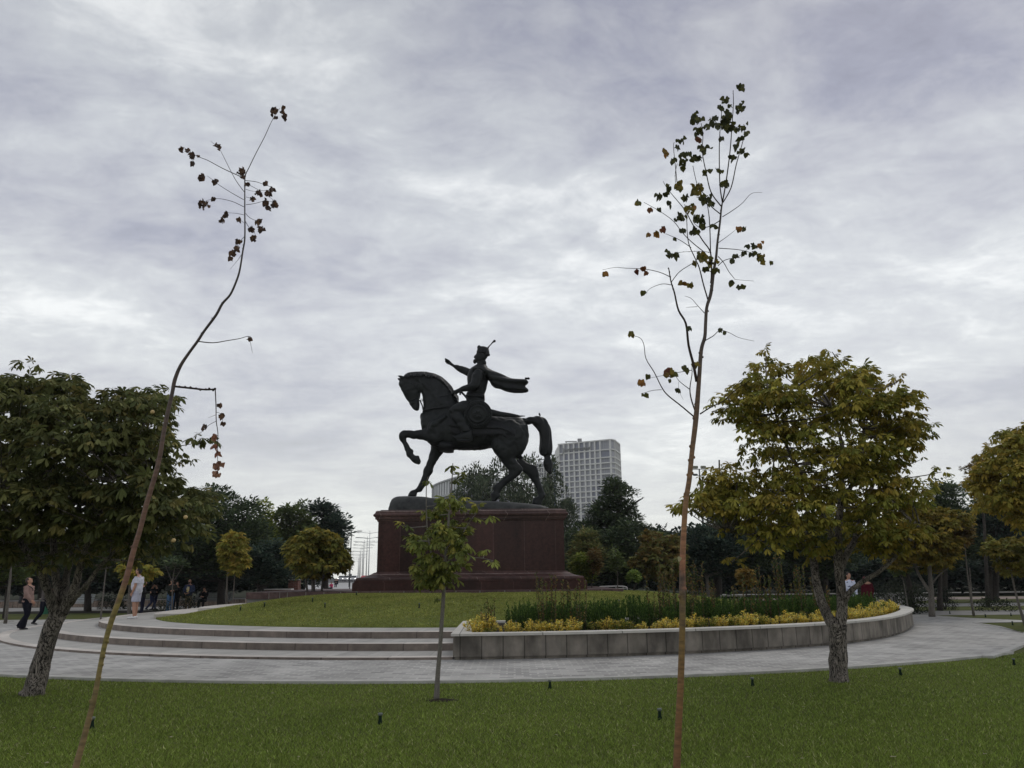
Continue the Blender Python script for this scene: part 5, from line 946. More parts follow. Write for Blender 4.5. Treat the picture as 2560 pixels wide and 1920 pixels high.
K2 = [(685, 460, 4, 12, 0), (453, 968, 2, 8, 0), (470, 1055, 5, 18, 0), (487, 1110, 2, 5, 0), (345, 1135, 3, 12, 0), (325, 1158, 1, 5, 0), (425, 1210, 6, 20, 1), (420, 1290, 6, 22, 1), (440, 1340, 4, 18, 1), (440, 1440, 10, 32, 2), (440, 1500, 6, 20, 2)]
cl = [(400 + a * .27735, 240 + b * .27735, n_, s_ * .27735, k_) for a, b, n_, s_, k_ in K1] + [(400 + a * .3255, 700 + b * .3255, n_, s_ * .3255, k_) for a, b, n_, s_, k_ in K2]
colsL = {0: [(.085, .050, .035), (.13, .075, .045), (.06, .04, .032)], 1: [(.20, .085, .055), (.26, .12, .075)], 2: [(.27, .14, .09), (.33, .18, .115), (.20, .10, .07)]}
sapling('sapling', 'leaning crooked sapling with dry curled brown leaves and a snapped hanging twig at left', 4.0, trunk, trad, B1, cl, .026, colsL, [T_CUR, T_CUR2, T_HRT], bark_grad('green brown sapling bark', [(0, (.20, .12, .07)), (.5, (.26, .17, .09)), (1.0, (.20, .14, .06)), (1.3, (.21, .165, .05)), (1.5, (.21, .16, .05)), (1.62, (.20, .10, .065)), (2.1, (.15, .085, .06)), (2.5, (.085, .058, .048)), (3.0, (.05, .038, .034)), (4.0, (.05, .04, .035))]), .2, 'bare saplings')

# -- middle distance and background trees
BG = [(T_DIA, F_DIA)]
DK = ([(.030, .042, .022), (.022, .032, .018), (.042, .055, .025)], [3, 3, 2]); DKB = ([(.022, .034, .026), (.016, .025, .020), (.034, .045, .030)], [3, 3, 2])
MG = ([(.055, .072, .028), (.04, .055, .022), (.085, .10, .03)], [3, 3, 2]); YG = ([(.17, .20, .04), (.10, .14, .03), (.24, .25, .06)], [3, 3, 2]); OL = ([(.16, .155, .035), (.115, .125, .03), (.21, .17, .035)], [3, 3, 2])
YW = ([(.26, .23, .045), (.17, .18, .035), (.32, .24, .05)], [3, 3, 2]); GY = ([(.042, .052, .034), (.030, .039, .027), (.062, .070, .046)], [3, 3, 2]); RB = ([(.12, .075, .03), (.08, .065, .028), (.16, .11, .035)], [3, 3, 2]); GL = ([(.16, .22, .06), (.24, .30, .07), (.10, .15, .04)], [3, 3, 2])
def bgtree(label, Y, poly, trunk, ncl, cr, per, leaf, cw, temps=None, thick=2.5, mat=None, group='park trees behind the plaza', name='tree', r0=.14, extra_l=(), **kw):
    bx = trunk[-1]
    if temps is None: per = int(per * 1.9); leaf *= 1.35
    else: per = int(per * 1.5)
    cw = ([tuple(v * (2.3 if max(c) < .1 else 1.25) for v in c) for c in cw[0]], cw[1])
    L_ = [(list(reversed(trunk)), list(np.linspace(r0, r0 * .35, len(trunk))))] + list(extra_l)
    o = tree(name, label, 'tree', Y, bx, L_, (poly, (thick, ncl, cr, per, leaf, cw[0], cw[1], temps or BG), kw), group, mat or B_dark, tw=(.03 if cr > .4 else .012, 6.0), seg=8)
    return o
def foot(px_, Y): return (px_, 960 + F_PX * math.tan(math.atan(EYE / Y) + PITCH) - (px_ - 1280) * ROLL)
# left of the monument
bgtree('tall dark tree with upright feathery tops behind the two men at left', 46, [(330, 1440), (380, 1330), (440, 1290), (480, 1240), (500, 1200), (517, 1175), (530, 1215), (560, 1225), (566, 1178), (575, 1200), (582, 1183), (592, 1230), (620, 1250), (626, 1218), (640, 1240), (655, 1290), (690, 1350), (700, 1440), (620, 1465), (480, 1460)], [(560, 1330), (555, 1400), foot(552, 46)], 170, .9, 60, .20, DK, thick=3.5, r0=.25, flat_=.9)
bgtree('bright yellow green tree top between the dark trees at left', 60, [(628, 1300), (640, 1262), (655, 1244), (672, 1255), (680, 1290), (695, 1330), (690, 1400), (640, 1420), (625, 1360)], [(660, 1320), (660, 1400), foot(660, 60)], 50, .8, 60, .26, YG, thick=2.5, r0=.2, flat_=.9)
bgtree('rounded mid green tree left of the avenue gap', 62, [(675, 1300), (690, 1268), (735, 1255), (745, 1262), (770, 1258), (790, 1290), (800, 1400), (760, 1440), (690, 1430)], [(730, 1330), (730, 1400), foot(730, 62)], 80, .9, 60, .27, MG, thick=3, r0=.25, flat_=.9)
bgtree('tall rounded dark tree beside the avenue gap', 64, [(765, 1270), (800, 1258), (825, 1265), (850, 1275), (868, 1300), (876, 1335), (880, 1365), (868, 1390), (840, 1420), (780, 1420), (765, 1350)], [(820, 1330), (815, 1400), foot(815, 64)], 80, .9, 60, .27, DKB, thick=3, r0=.25, flat_=.9)
bgtree('dark bluish tree behind the thin yellow tree', 40, [(560, 1440), (590, 1380), (640, 1360), (700, 1350), (740, 1400), (745, 1450), (700, 1478), (600, 1478)], [(650, 1400), (648, 1450), foot(645, 40)], 90, .6, 60, .15, DKB, thick=2.5, r0=.14, flat_=.9)
chl = dict(temps=PLO, warm=((.24, .15, .03), .3), flat_=.7)
bgtree('broad rounded yellow green chestnut left of the pedestal', 33, [(702, 1385), (722, 1355), (745, 1335), (775, 1318), (800, 1320), (830, 1330), (852, 1352), (866, 1385), (893, 1408), (885, 1430), (850, 1440), (815, 1455), (760, 1450), (725, 1425)], [(780, 1390), (782, 1430), foot(785, 33)], 100, .42, 26, .26, OL, thick=2.2, r0=.10, mat=B_mid, group='chestnut trees', name='chestnut_tree', extra_l=[([foot(770, 33), (765, 1450), (745, 1400)], [.05, .045, .02]), ([foot(800, 33), (808, 1445), (830, 1395)], [.05, .045, .02])], **chl)
bgtree('slender yellow chestnut behind the seated man', 37, [(540, 1345), (560, 1350), (568, 1322), (590, 1318), (606, 1322), (616, 1335), (621, 1370), (618, 1390), (622, 1415), (605, 1440), (580, 1446), (560, 1420), (545, 1400), (552, 1370)], [(585, 1370), (570, 1430), (567, 1470), foot(566, 37)], 46, .32, 24, .26, YW, thick=1.0, r0=.06, mat=B_mid, group='chestnut trees', name='chestnut_tree', **chl)
bgtree('thin leaning stake like young tree beside the slender yellow chestnut', 36.5, [(575, 1400), (590, 1380), (605, 1400), (600, 1435), (580, 1440)], [(590, 1410), (586, 1450), foot(580, 36.5)], 10, .25, 14, .22, YW, thick=.4, r0=.035, mat=B_mid, group='chestnut trees', name='chestnut_tree', **chl)
bgtree('small yellow chestnut behind the man in white', 34, [(285, 1420), (300, 1390), (330, 1395), (345, 1410), (395, 1420), (390, 1440), (370, 1455), (345, 1462), (300, 1455)], [(330, 1430), (325, 1470), foot(322, 34)], 34, .35, 18, .25, YW, thick=1.0, r0=.09, mat=B_mid, group='chestnut trees', name='chestnut_tree', **chl)
bgtree('thin bare branched young tree behind the man in jeans', 36, [(400, 1400), (430, 1385), (470, 1395), (465, 1430), (420, 1430)], [(440, 1410), (432, 1450), foot(430, 36)], 12, .3, 10, .2, DK, thick=.6, r0=.04, mat=B_mid, extra_l=[([(434, 1462), (420, 1430), (408, 1400)], [.02, .015, .008]), ([(436, 1450), (455, 1420), (468, 1395)], [.02, .015, .008])])
bgtree('dark tree with a straight black trunk beside the white bench', 46, [(120, 1440), (140, 1390), (200, 1360), (260, 1360), (330, 1390), (340, 1440), (280, 1465), (180, 1465)], [(222, 1420), (220, 1460), foot(219, 46)], 100, .7, 55, .18, DK, thick=3, r0=.22, flat_=.8)
bgtree('dark tree behind the left edge with low green foliage', 38, [(-60, 1440), (-40, 1380), (20, 1370), (60, 1390), (75, 1430), (60, 1470), (20, 1480), (-40, 1475)], [(20, 1420), (18, 1480), foot(12, 38)], 70, .6, 50, .16, MG, thick=2.5, r0=.12, flat_=.8)
bgtree('pale thin trunked tree at the left edge behind the walking pair', 33, [(-30, 1300), (40, 1290), (60, 1360), (50, 1400), (-20, 1410)], [(30, 1380), (25, 1450), foot(13, 33)], 30, .5, 30, .2, MG, thick=1.5, r0=.07, mat=B_mid)
bgtree('thin pale young tree between the leaning trunk and the bench', 31, [(255, 1340), (290, 1340), (300, 1400), (270, 1420), (250, 1400)], [(272, 1370), (262, 1450), foot(250, 31)], 16, .35, 20, .2, MG, thick=.8, r0=.035, mat=B_mid)
bgtree('dark park tree far behind the seated man', 62, [(330, 1420), (400, 1330), (520, 1320), (560, 1400), (540, 1450), (380, 1455)], [(440, 1400), (436, 1450), foot(434, 62)], 90, 1.0, 50, .3, DKB, thick=4, r0=.25, flat_=.8)
bgtree('dark park tree far behind the walking pair', 60, [(-80, 1430), (-40, 1330), (80, 1330), (160, 1380), (170, 1440), (80, 1460), (-40, 1460)], [(60, 1400), (100, 1450), foot(100, 60)], 90, 1.0, 50, .3, DKB, thick=4, r0=.25, flat_=.8)
# behind the statue and right of it
wl = [(1125, 1275), (1150, 1232), (1165, 1190), (1195, 1172), (1205, 1195), (1225, 1160), (1262, 1150), (1290, 1160), (1330, 1155), (1370, 1172), (1405, 1165), (1400, 1200), (1428, 1230), (1445, 1290), (1455, 1340), (1470, 1400), (1450, 1460), (1300, 1465), (1180, 1460), (1130, 1400)]
bgtree('grey green feathery willow behind the horse legs', 52, wl, [(1290, 1300), (1290, 1400), foot(1290, 52)], 320, .5, 50, .16, GY, thick=4, r0=.35, flat_=2.6, upb=2.5)
bgtree('tall dark airy tree in front of the office tower', 50, [(1465, 1290), (1470, 1250), (1508, 1250), (1512, 1200), (1545, 1184), (1555, 1200), (1580, 1200), (1592, 1235), (1612, 1245), (1618, 1255), (1600, 1275), (1610, 1310), (1590, 1360), (1500, 1370), (1470, 1340)], [(1545, 1220), (1545, 1280), (1548, 1340), (1548, 1420), foot(1550, 50)], 105, .6, 48, .18, DK, thick=2.5, r0=.22, flat_=.8, extra_l=[([(1548, 1320), (1510, 1280), (1480, 1250)], [.1, .07, .03]), ([(1548, 1300), (1585, 1260), (1608, 1245)], [.1, .07, .03])])
bgtree('dark green tree beneath the airy tree right of the pedestal', 47, [(1405, 1400), (1420, 1330), (1450, 1290), (1490, 1300), (1520, 1330), (1560, 1300), (1600, 1290), (1650, 1330), (1690, 1320), (1700, 1400), (1660, 1460), (1500, 1470), (1420, 1460)], [(1550, 1380), (1550, 1430), foot(1552, 47)], 170, .7, 55, .18, DK, thick=3, r0=.2, flat_=.8)
bgtree('greenish brown tree close behind the right pedestal corner', 44, [(1415, 1400), (1440, 1340), (1475, 1320), (1510, 1345), (1520, 1400), (1490, 1440), (1430, 1440)], [(1470, 1380), (1465, 1430), foot(1462, 44)], 70, .55, 45, .17, ([(.075, .085, .03), (.095, .08, .03), (.055, .065, .026)], [3, 2, 2]), thick=2, r0=.12, flat_=.8)
bgtree('rounded brownish green chestnut left of the orange sapling', 37, [(1575, 1385), (1590, 1350), (1620, 1325), (1650, 1318), (1690, 1330), (1712, 1370), (1720, 1420), (1700, 1455), (1650, 1460), (1610, 1440), (1580, 1420)], [(1650, 1390), (1650, 1440), foot(1650, 37)], 90, .42, 24, .24, ([(.10, .095, .03), (.075, .08, .026), (.14, .10, .035)], [3, 3, 2]), thick=2, r0=.1, mat=B_mid, group='chestnut trees', name='chestnut_tree', temps=PLO, warm=((.2, .10, .03), .5))
bgtree('small bright yellow green tree at the right pedestal corner', 36, [(1424, 1440), (1432, 1400), (1448, 1378), (1462, 1390), (1478, 1410), (1490, 1435), (1480, 1460), (1450, 1468), (1430, 1460)], [(1452, 1420), (1450, 1460), foot(1450, 36)], 44, .3, 34, .15, YG, thick=1, r0=.05, flat_=.8)
bgtree('thin brownish young tree beside the small bright yellow green tree', 35, [(1475, 1380), (1490, 1365), (1502, 1400), (1495, 1440), (1478, 1445)], [(1487, 1400), (1480, 1450), foot(1479, 35)], 22, .22, 22, .13, RB, thick=.5, r0=.03, flat_=.8)
bgtree('slim sparse young tree in front of the pale railing', 34, [(1520, 1400), (1530, 1350), (1545, 1350), (1560, 1400), (1568, 1425), (1540, 1440), (1522, 1430)], [(1540, 1380), (1544, 1440), foot(1543, 34)], 26, .25, 14, .13, MG, thick=.7, r0=.03, mat=B_mid)
bgtree('little lime green tree with a dark trunk near the planter', 33, [(1571, 1450), (1574, 1432), (1585, 1422), (1596, 1435), (1594, 1455), (1582, 1462)], [(1585, 1450), (1590, 1460), (1584, 1478), foot(1583, 33)], 14, .18, 30, .12, GL, thick=.3, r0=.05, flat_=.8)
bgtree('small orange leaved tree behind the planter', 30, [(1842, 1430), (1855, 1412), (1875, 1410), (1886, 1425), (1890, 1450), (1880, 1480), (1860, 1485), (1846, 1460)], [(1866, 1440), (1866, 1480), foot(1866, 30)], 30, .22, 18, .16, ([(.17, .11, .03), (.22, .14, .035), (.10, .085, .028)], [3, 2, 2]), thick=.6, r0=.04, temps=PLO)
bgtree('dark tree with a pale trunk behind the planter', 42, [(1700, 1440), (1700, 1340), (1740, 1310), (1800, 1320), (1860, 1330), (1870, 1400), (1830, 1450), (1740, 1460)], [(1768, 1400), (1766, 1430), (1770, 1470), foot(1771, 42)], 130, .65, 50, .18, DKB, thick=2.5, r0=.12, mat=B_mid, flat_=.8)
bgtree('dark tree with a broad grey trunk behind the planter', 44, [(1760, 1430), (1780, 1310), (1850, 1300), (1940, 1320), (1950, 1420), (1880, 1450), (1790, 1455)], [(1795, 1400), (1792, 1450), foot(1791, 44)], 110, .7, 50, .18, DK, thick=3, r0=.24, flat_=.8)
bgtree('dark slender peaked tree showing left of the big chestnut crown', 55, [(1760, 1300), (1778, 1200), (1783, 1120), (1790, 1180), (1800, 1200), (1806, 1130), (1812, 1190), (1830, 1260), (1840, 1350), (1780, 1380)], [(1798, 1150), (1800, 1300), (1800, 1400), foot(1800, 55)], 60, .45, 50, .18, DKB, thick=1.5, r0=.15, flat_=1.3)
bgtree('dark tree behind the big chestnut trunk', 45, [(1930, 1440), (1940, 1320), (2020, 1280), (2120, 1280), (2160, 1340), (2150, 1440), (2050, 1462)], [(2065, 1400), (2064, 1450), foot(2063, 45)], 150, .75, 50, .19, DK, thick=3, r0=.22, flat_=.8)
bgtree('tall dark green tree rising right of the big chestnut crown', 48, [(2285, 1400), (2300, 1280), (2320, 1240), (2335, 1215), (2365, 1200), (2400, 1215), (2425, 1240), (2450, 1300), (2450, 1400), (2380, 1440), (2300, 1440)], [(2365, 1300), (2362, 1400), foot(2360, 48)], 150, .75, 55, .19, DK, thick=3, r0=.22, flat_=.8)
bgtree('dark tree with two trunks at far right', 50, [(2400, 1400), (2410, 1280), (2450, 1240), (2560, 1230), (2640, 1300), (2640, 1420), (2500, 1440)], [(2476, 1400), (2474, 1450), foot(2473, 50)], 150, .8, 50, .2, DKB, thick=3, r0=.24, flat_=.8, extra_l=[([foot(2488, 50), (2489, 1450), (2495, 1390)], [.22, .2, .1])])
bgtree('dark leaning tree behind the pale forked tree', 37, [(2200, 1400), (2220, 1330), (2280, 1310), (2350, 1330), (2380, 1400), (2330, 1440), (2240, 1440)], [(2352, 1410), (2350, 1470), foot(2350, 37)], 110, .55, 50, .16, DK, thick=2.2, r0=.15, flat_=.8, extra_l=[([foot(2280, 39), (2274, 1470), (2266, 1430), (2262, 1390)], [.17, .14, .12, .08])])
bgtree('pale forked chestnut on the grass strip right of the planter', 31.5, [(2185, 1330), (2200, 1290), (2240, 1262), (2300, 1258), (2350, 1268), (2400, 1262), (2436, 1290), (2420, 1330), (2400, 1380), (2380, 1420), (2330, 1440), (2290, 1425), (2240, 1430), (2190, 1400)], [(2322, 1350), (2324, 1420), (2328, 1480), foot(2330, 31.5)], 150, .36, 22, .22, ([(.17, .145, .03), (.125, .12, .028), (.22, .16, .03)], [3, 3, 2]), thick=1.8, r0=.13, mat=B_mid, group='chestnut trees', name='chestnut_tree', temps=PLO, warm=((.26, .14, .03), .5), extra_l=[([(2326, 1482), (2305, 1450), (2292, 1425), (2280, 1380)], [.07, .06, .05, .03]), ([(2326, 1465), (2345, 1440), (2370, 1420)], [.04, .03, .015])])
bgtree('thin young tree left of the pale forked chestnut', 33, [(2225, 1430), (2240, 1400), (2262, 1400), (2275, 1425), (2255, 1445)], [(2252, 1423), (2262, 1470), foot(2273, 33)], 16, .25, 14, .2, MG, thick=.5, r0=.035, mat=B_mid, temps=PLO, extra_l=[([(2258, 1450), (2245, 1435), (2232, 1428)], [.018, .012, .006])])
bgtree('thin leaning bare trunked tree right of the pale forked chestnut', 32, [(2380, 1350), (2395, 1300), (2420, 1295), (2430, 1340), (2415, 1375), (2390, 1375)], [(2411, 1350), (2417, 1420), (2425, 1480), foot(2435, 32)], 30, .3, 18, .2, RB, thick=.6, r0=.05, mat=B_mid, temps=PLO, extra_l=[([foot(2432, 33.5), (2428, 1480), (2424, 1420)], [.03, .028, .02])])
bgtree('young chestnut leaning in from the right edge', 26, [(2450, 1390), (2465, 1350), (2500, 1335), (2560, 1340), (2600, 1380), (2590, 1430), (2545, 1455), (2510, 1440), (2490, 1410)], [(2525, 1420), (2535, 1465), (2548, 1515), foot(2563, 26)], 60, .3, 20, .19, ([(.13, .13, .03), (.10, .11, .028), (.17, .14, .03)], [3, 3, 2]), thick=1.0, r0=.05, mat=B_mid, group='chestnut trees', name='chestnut_tree', temps=PLO, warm=((.26, .16, .03), .4), extra_l=[([(2536, 1470), (2530, 1440), (2515, 1420)], [.03, .025, .012])])
bgtree('large orange yellow chestnut crown at the right edge', 19, [(2422, 1240), (2432, 1180), (2455, 1165), (2462, 1090), (2470, 1070), (2500, 1078), (2540, 1058), (2580, 1050), (2700, 1080), (2760, 1200), (2740, 1330), (2640, 1370), (2560, 1345), (2520, 1335), (2500, 1345), (2490, 1300), (2450, 1300), (2460, 1265)], [(2640, 1200), (2640, 1350), (2645, 1480), foot(2650, 19)], 190, .36, 24, .17, ([(.21, .18, .035), (.15, .15, .032), (.27, .20, .04)], [3, 3, 2]), thick=2, r0=.15, mat=B_old, group='chestnut trees', name='chestnut_tree', temps=PALM[:3], warm=((.34, .22, .04), .4), extra_l=[([(2640, 1330), (2580, 1250), (2520, 1180)], [.08, .06, .02])])
bgtree('thin feathery tree top behind the orange chestnut', 40, [(2398, 1160), (2410, 1150), (2430, 1160), (2440, 1130), (2460, 1140), (2470, 1200), (2450, 1250), (2420, 1210)], [(2450, 1180), (2460, 1300), foot(2470, 40)], 26, .35, 30, .14, RB, thick=1, r0=.1)
# far woods closing the view
def woods(label, polys):
    parts = []
    for Y, poly, n_, cr_, per_, lf in polys:
        me, cen = crown(poly, Y, 4, n_, cr_, int(per_ * 1.6), lf * 1.6, [tuple(v * 1.5 for v in c_) for c_ in DKB[0]], DKB[1], BG, flat_=.9)
        v = np.empty(len(me.vertices) * 3, np.float32); me.vertices.foreach_get('co', v); f_ = np.empty(len(me.polygons) * 3, np.int32); me.loops.foreach_get('vertex_index', f_)
        c = np.empty(len(me.vertices) * 4, np.float32); me.color_attributes['Col'].data.foreach_get('color', c); parts.append((v.reshape(-1, 3), f_.reshape(-1, 3), c.reshape(-1, 4)[:, :3])); bpy.data.meshes.remove(me)
    o = link('woods', np_mesh(*merge(parts)), M_leaf, smooth=False); tag(o, label, 'woods', kind='stuff')
woods('dense dark far off wood closing the park on the left', [(150, [(-300, 1476), (-300, 1400), (812, 1400), (812, 1466)], 260, 2.2, 70, .6), (78, [(-260, 1490), (-260, 1330), (0, 1340), (300, 1330), (600, 1340), (700, 1330), (815, 1360), (815, 1474), (500, 1494)], 620, 1.5, 55, .42), (70, [(-200, 1502), (-200, 1430), (300, 1425), (800, 1430), (800, 1472), (640, 1490), (300, 1498)], 260, 1.2, 60, .34)])
woods('dense dark far off wood closing the park on the right', [(150, [(1380, 1462), (1380, 1400), (2900, 1370), (2900, 1452)], 300, 2.2, 70, .6), (84, [(1400, 1487), (1400, 1340), (1600, 1330), (1900, 1320), (2200, 1310), (2500, 1280), (2800, 1300), (2800, 1478), (2100, 1484)], 760, 1.5, 55, .42), (66, [(1440, 1492), (1440, 1420), (2000, 1410), (2800, 1390), (2800, 1484), (2100, 1490)], 420, 1.1, 60, .32)])
# low bushes
def bush(label, px_, py_, Y, r, h, cw, n_=900, leaf=.09):
    p = at(px_, py_, Y); p.z = 0 if Y > 25 else 0; o = thing('bush', label, 'bush', p, 0, 'bushes in the park')
    v = unit(rng.normal(0, 1, (n_, 3))); v[:, 2] = np.abs(v[:, 2]); pos = v * rng.uniform(.5, 1.05, (n_, 1)) * [r, r, h]
    lump = np.array([1 + .35 * noise.noise(Vector(q_) * 2.5 / r) for q_ in v * r]); pos *= lump[:, None]
    V, Fc, c = scatter(T_DIA, F_DIA, pos, frames(v + rng.normal(0, .5, v.shape), np.tile([0, 0, 1.], (n_, 1)) + rng.normal(0, .4, v.shape)), leaf * rng.uniform(.7, 1.3, n_), pal(cw[0], cw[1], n_))
    link('foliage', np_mesh(V, Fc, c), M_leaf, o, smooth=False, local=True); bm = bmesh.new()
    for k_ in range(7): a = k_ * .9; tube(bm, [(0, 0, -.02), (r * .3 * math.cos(a), r * .3 * math.sin(a), h * .4), (r * .7 * math.cos(a), r * .7 * math.sin(a), h * .8)], [.02, .012, .006], 5)
    link('stem', from_bm(bm), B_dark, o, local=True)
bush('dark loose bush left of the pale forked chestnut', 2250, 1525, 34, .85, .9, DK); bush('dark loose bush beside the dark leaning trunk', 2292, 1525, 35, .6, 1.0, DK)
bush('dark clipped round bush right of the pale forked chestnut', 2362, 1510, 38, .55, 1.0, DKB, 1400, .07); bush('low spreading dark bush on the far right grass', 2490, 1530, 36, .95, .55, DK)
bush('dark clipped bush behind the seated man', 470, 1510, 42, .8, 1.0, DKB); bush('round dark bush with arching branch left of the white clad man', 268, 1500, 50, .6, .9, DKB)
bush('dark shrub beside the low stone wall left of the man in jeans', 408, 1522, 40, .45, .8, DK, 600, .08); bush('dark shrub against the low stone wall behind the leaning sapling', 296, 1515, 49, .45, .7, DKB)
bush('dark bluish bush right of the lime green tree', 1612, 1480, 34, .55, .9, DKB, 1000, .08); bush('greyish green bush next to the lime green tree', 1560, 1470, 37, .6, .75, GY, 900, .09)
bush('broad grey green bush behind the concrete bin', 2260, 1488, 52, 1.8, 1.3, GY, 1600, .13); bush('grey green bush at the far side of the plaza left', 2180, 1488, 54, 1.5, 1.2, DKB, 1400, .13)
# ------------------------------------------------------------------ people
M_skin = pmat('skin', (.46, .27, .19), (.38, .21, .15), 6, .55); 
def cloth(name, c, v=.75): return pmat(name, c, tuple(x * v for x in c), 9, .85, .4, 40)
def person(label, loc, rz, H=1.75, top=(.1, .1, .1), sleeve='long', pants=(.02, .02, .03), leg='long', shoe=(.03, .03, .03), hair=(.02, .015, .012), belly=0.0, pose=None, look=0.0, topmat=None, long_top=0.0, beard=False, open_jacket=None, vox=.0125, bag=None, wide=1.0, flare=0.0, hairlong=False):
    s = H / 1.75; o = thing('person', label, 'person', loc, rz, None)
    J = dict(hipL=(-.09, 0, .92), hipR=(.09, 0, .92), kneeL=(-.10, .02, .50), kneeR=(.10, .02, .50), ankL=(-.10, -.02, .09), ankR=(.10, -.02, .09), toeL=(-.12, .16, .03), toeR=(.12, .16, .03),
             pel=(0, 0, .96), waist=(0, .0, 1.10), chest=(0, .0, 1.29), neck=(0, -.01, 1.47), head=(0, .02, 1.62), shL=(-.19, -.01, 1.42), shR=(.19, -.01, 1.42), elL=(-.25, -.03, 1.14), elR=(.25, -.03, 1.14), wrL=(-.24, .06, .90), wrR=(.24, .06, .90), haL=(-.23, .09, .81), haR=(.23, .09, .81))
    if pose: J.update(pose)
    J = {k: Vector(v) * s for k, v in J.items()}; ux = Vector((1, 0, 0)); bw = wide
    def torso(bm, g, lo='pel', hi=True, drop=0.0):
        b = belly; pts = [J['pel'] - Vector((0, 0, .10 + drop)) * s, J['pel'], J['waist'] + Vector((0, .03 * b, 0)), J['chest'] + Vector((0, .01 * b, 0)), (J['shL'] + J['shR']) / 2 - Vector((0, 0, .01))]
        rad = [((.155 * bw + g) * s, (.115 + g) * s), ((.165 * bw + g) * s, (.12 + .03 * b + g) * s), ((.15 * bw + .03 * b + g) * s, (.11 + .07 * b + g) * s), ((.172 * bw + .01 * b + g) * s, (.118 + .04 * b + g) * s), ((.165 * bw + g) * s, (.085 + g) * s)]
        if hi: pts.append(J['neck']); rad.append(((.065 + g) * s, (.062 + g) * s))
        tube(bm, pts, rad, 14, 3, ref=ux)
    def arm(bm, S_, g, r=(.058, .046, .038), upto=1.0):
        sh, el, wr = J['sh' + S_], J['el' + S_], J['wr' + S_]
        if upto < 1: tube(bm, [sh, sh.lerp(el, .5), sh.lerp(el, upto * 1.6 if upto * 1.6 < 1 else 1)], [(r[0] + g) * s, (r[0] + g) * s, (r[1] + g + .012) * s], 10, 2)
        else: tube(bm, [sh, sh.lerp(el, .5), el, el.lerp(wr, .5), wr], [(r[0] + g) * s, (r[0] - .004 + g) * s, (r[1] + g) * s, (r[1] - .003 + g) * s, (r[2] - .008 + g) * s], 10, 2)
    def legm(bm, S_, g, end=1.0, fl=0.0):
        h, k_, a_ = J['hip' + S_], J['knee' + S_], J['ank' + S_]
        if end < 1: tube(bm, [h, h.lerp(k_, .5), h.lerp(k_, end)], [(.092 + g) * s, (.088 + g) * s, (.082 + g) * s], 12, 2)
        else: tube(bm, [h, h.lerp(k_, .5), k_, k_.lerp(a_, .35), a_ + (Vector((0, 0, -.03)) if g else Vector())], [(.092 + g) * s, (.080 + g) * s, (.058 + g) * s, (.056 + g + fl * .3) * s, (.036 + g + fl) * s], 12, 3)
    bm = bmesh.new(); torso(bm, 0); hd = J['head']; nk = J['neck']; Rt = Matrix.Rotation(R(look), 3, 'X'); q_ = lambda x, y, z: hd + (Rt @ Vector((x, y, z))) * s
    tube(bm, [nk - Vector((0, 0, .05 * s)), q_(0, -.01, -.06)], [.058 * s, .055 * s], 10); ball(bm, hd, (.074 * s, .094 * s, .112 * s), 14, Rt); ball(bm, q_(0, .03, -.065), (.055 * s, .06 * s, .05 * s), 10, Rt)
    tube(bm, [q_(0, .085, .02), q_(0, .112, -.018), q_(0, .09, -.03)], [.011 * s, .017 * s, .013 * s], 7)
    for x in (-1, 1): ball(bm, q_(x * .078, -.005, -.01), (.012 * s, .02 * s, .032 * s), 7, Rt); ball(bm, q_(x * .03, .082, .018), (.014 * s, .01 * s, .009 * s), 7, Rt)
    ball(bm, q_(0, .088, -.05), (.024 * s, .012 * s, .008 * s), 7, Rt)
    for S_ in 'LR':
        arm(bm, S_, 0); legm(bm, S_, 0); wr, ha = J['wr' + S_], J['ha' + S_]; d = (ha - wr).normalized(); side = d.cross(Vector((1 if S_ == 'R' else -1, .2, 0))).normalized(); nn = d.cross(side)
        tube(bm, [wr, wr.lerp(ha, .6), ha], [(.026 * s, .020 * s), (.036 * s, .018 * s), (.036 * s, .016 * s)], 8, 2, ref=side)
        for i, ln in enumerate((.065, .075, .07, .055)):
            b0 = ha + side * (.027 - .018 * i) * s; tube(bm, [b0, b0 + d * ln * .5 * s + nn * .008 * s, b0 + d * ln * .85 * s + nn * .028 * s], [.0095 * s, .009 * s, .0075 * s], 6)
        tube(bm, [wr.lerp(ha, .4) + side * .025 * s, wr.lerp(ha, .8) + side * .052 * s, ha + side * .05 * s + d * .02 * s], [.012 * s, .011 * s, .009 * s], 6)
        tube(bm, [J['ank' + S_] + Vector((0, -.03, -.03)) * s, J['ank' + S_].lerp(J['toe' + S_], .5), J['toe' + S_]], [(.035 * s, .035 * s), (.036 * s, .03 * s), (.036 * s, .02 * s)], 8, 2, ref=ux)
    bme = voxel(bm, vox * .8, 2, .4); link('body', bme, M_skin, o, local=True)
    bm = bmesh.new(); torso(bm, .016 if not long_top else .028, hi=False, drop=long_top); 
    for S_ in 'LR': arm(bm, S_, .014 if sleeve == 'long' else .020, upto=1.0 if sleeve == 'long' else .5)
    tube(bm, [(J['shL'] + J['shR']) / 2 - Vector((0, 0, .03 * s)), J['neck'] + Vector((0, 0, -.01 * s))], [(.16 * bw * s, .09 * s), (.078 * s, .075 * s)], 12, ref=ux)
    me = voxel(bm, vox, 2, .5); ph = random.random() * 9
    displace(me, lambda p: .006 * noise.noise(p * 9 + Vector((ph, 0, 0))) + .005 * math.sin(p.z * 38 + 7 * noise.noise(p * 4)))
    link('shirt' if sleeve == 'short' else 'jacket', me, topmat or cloth('cloth %s' % label[:20], top), o, local=True)
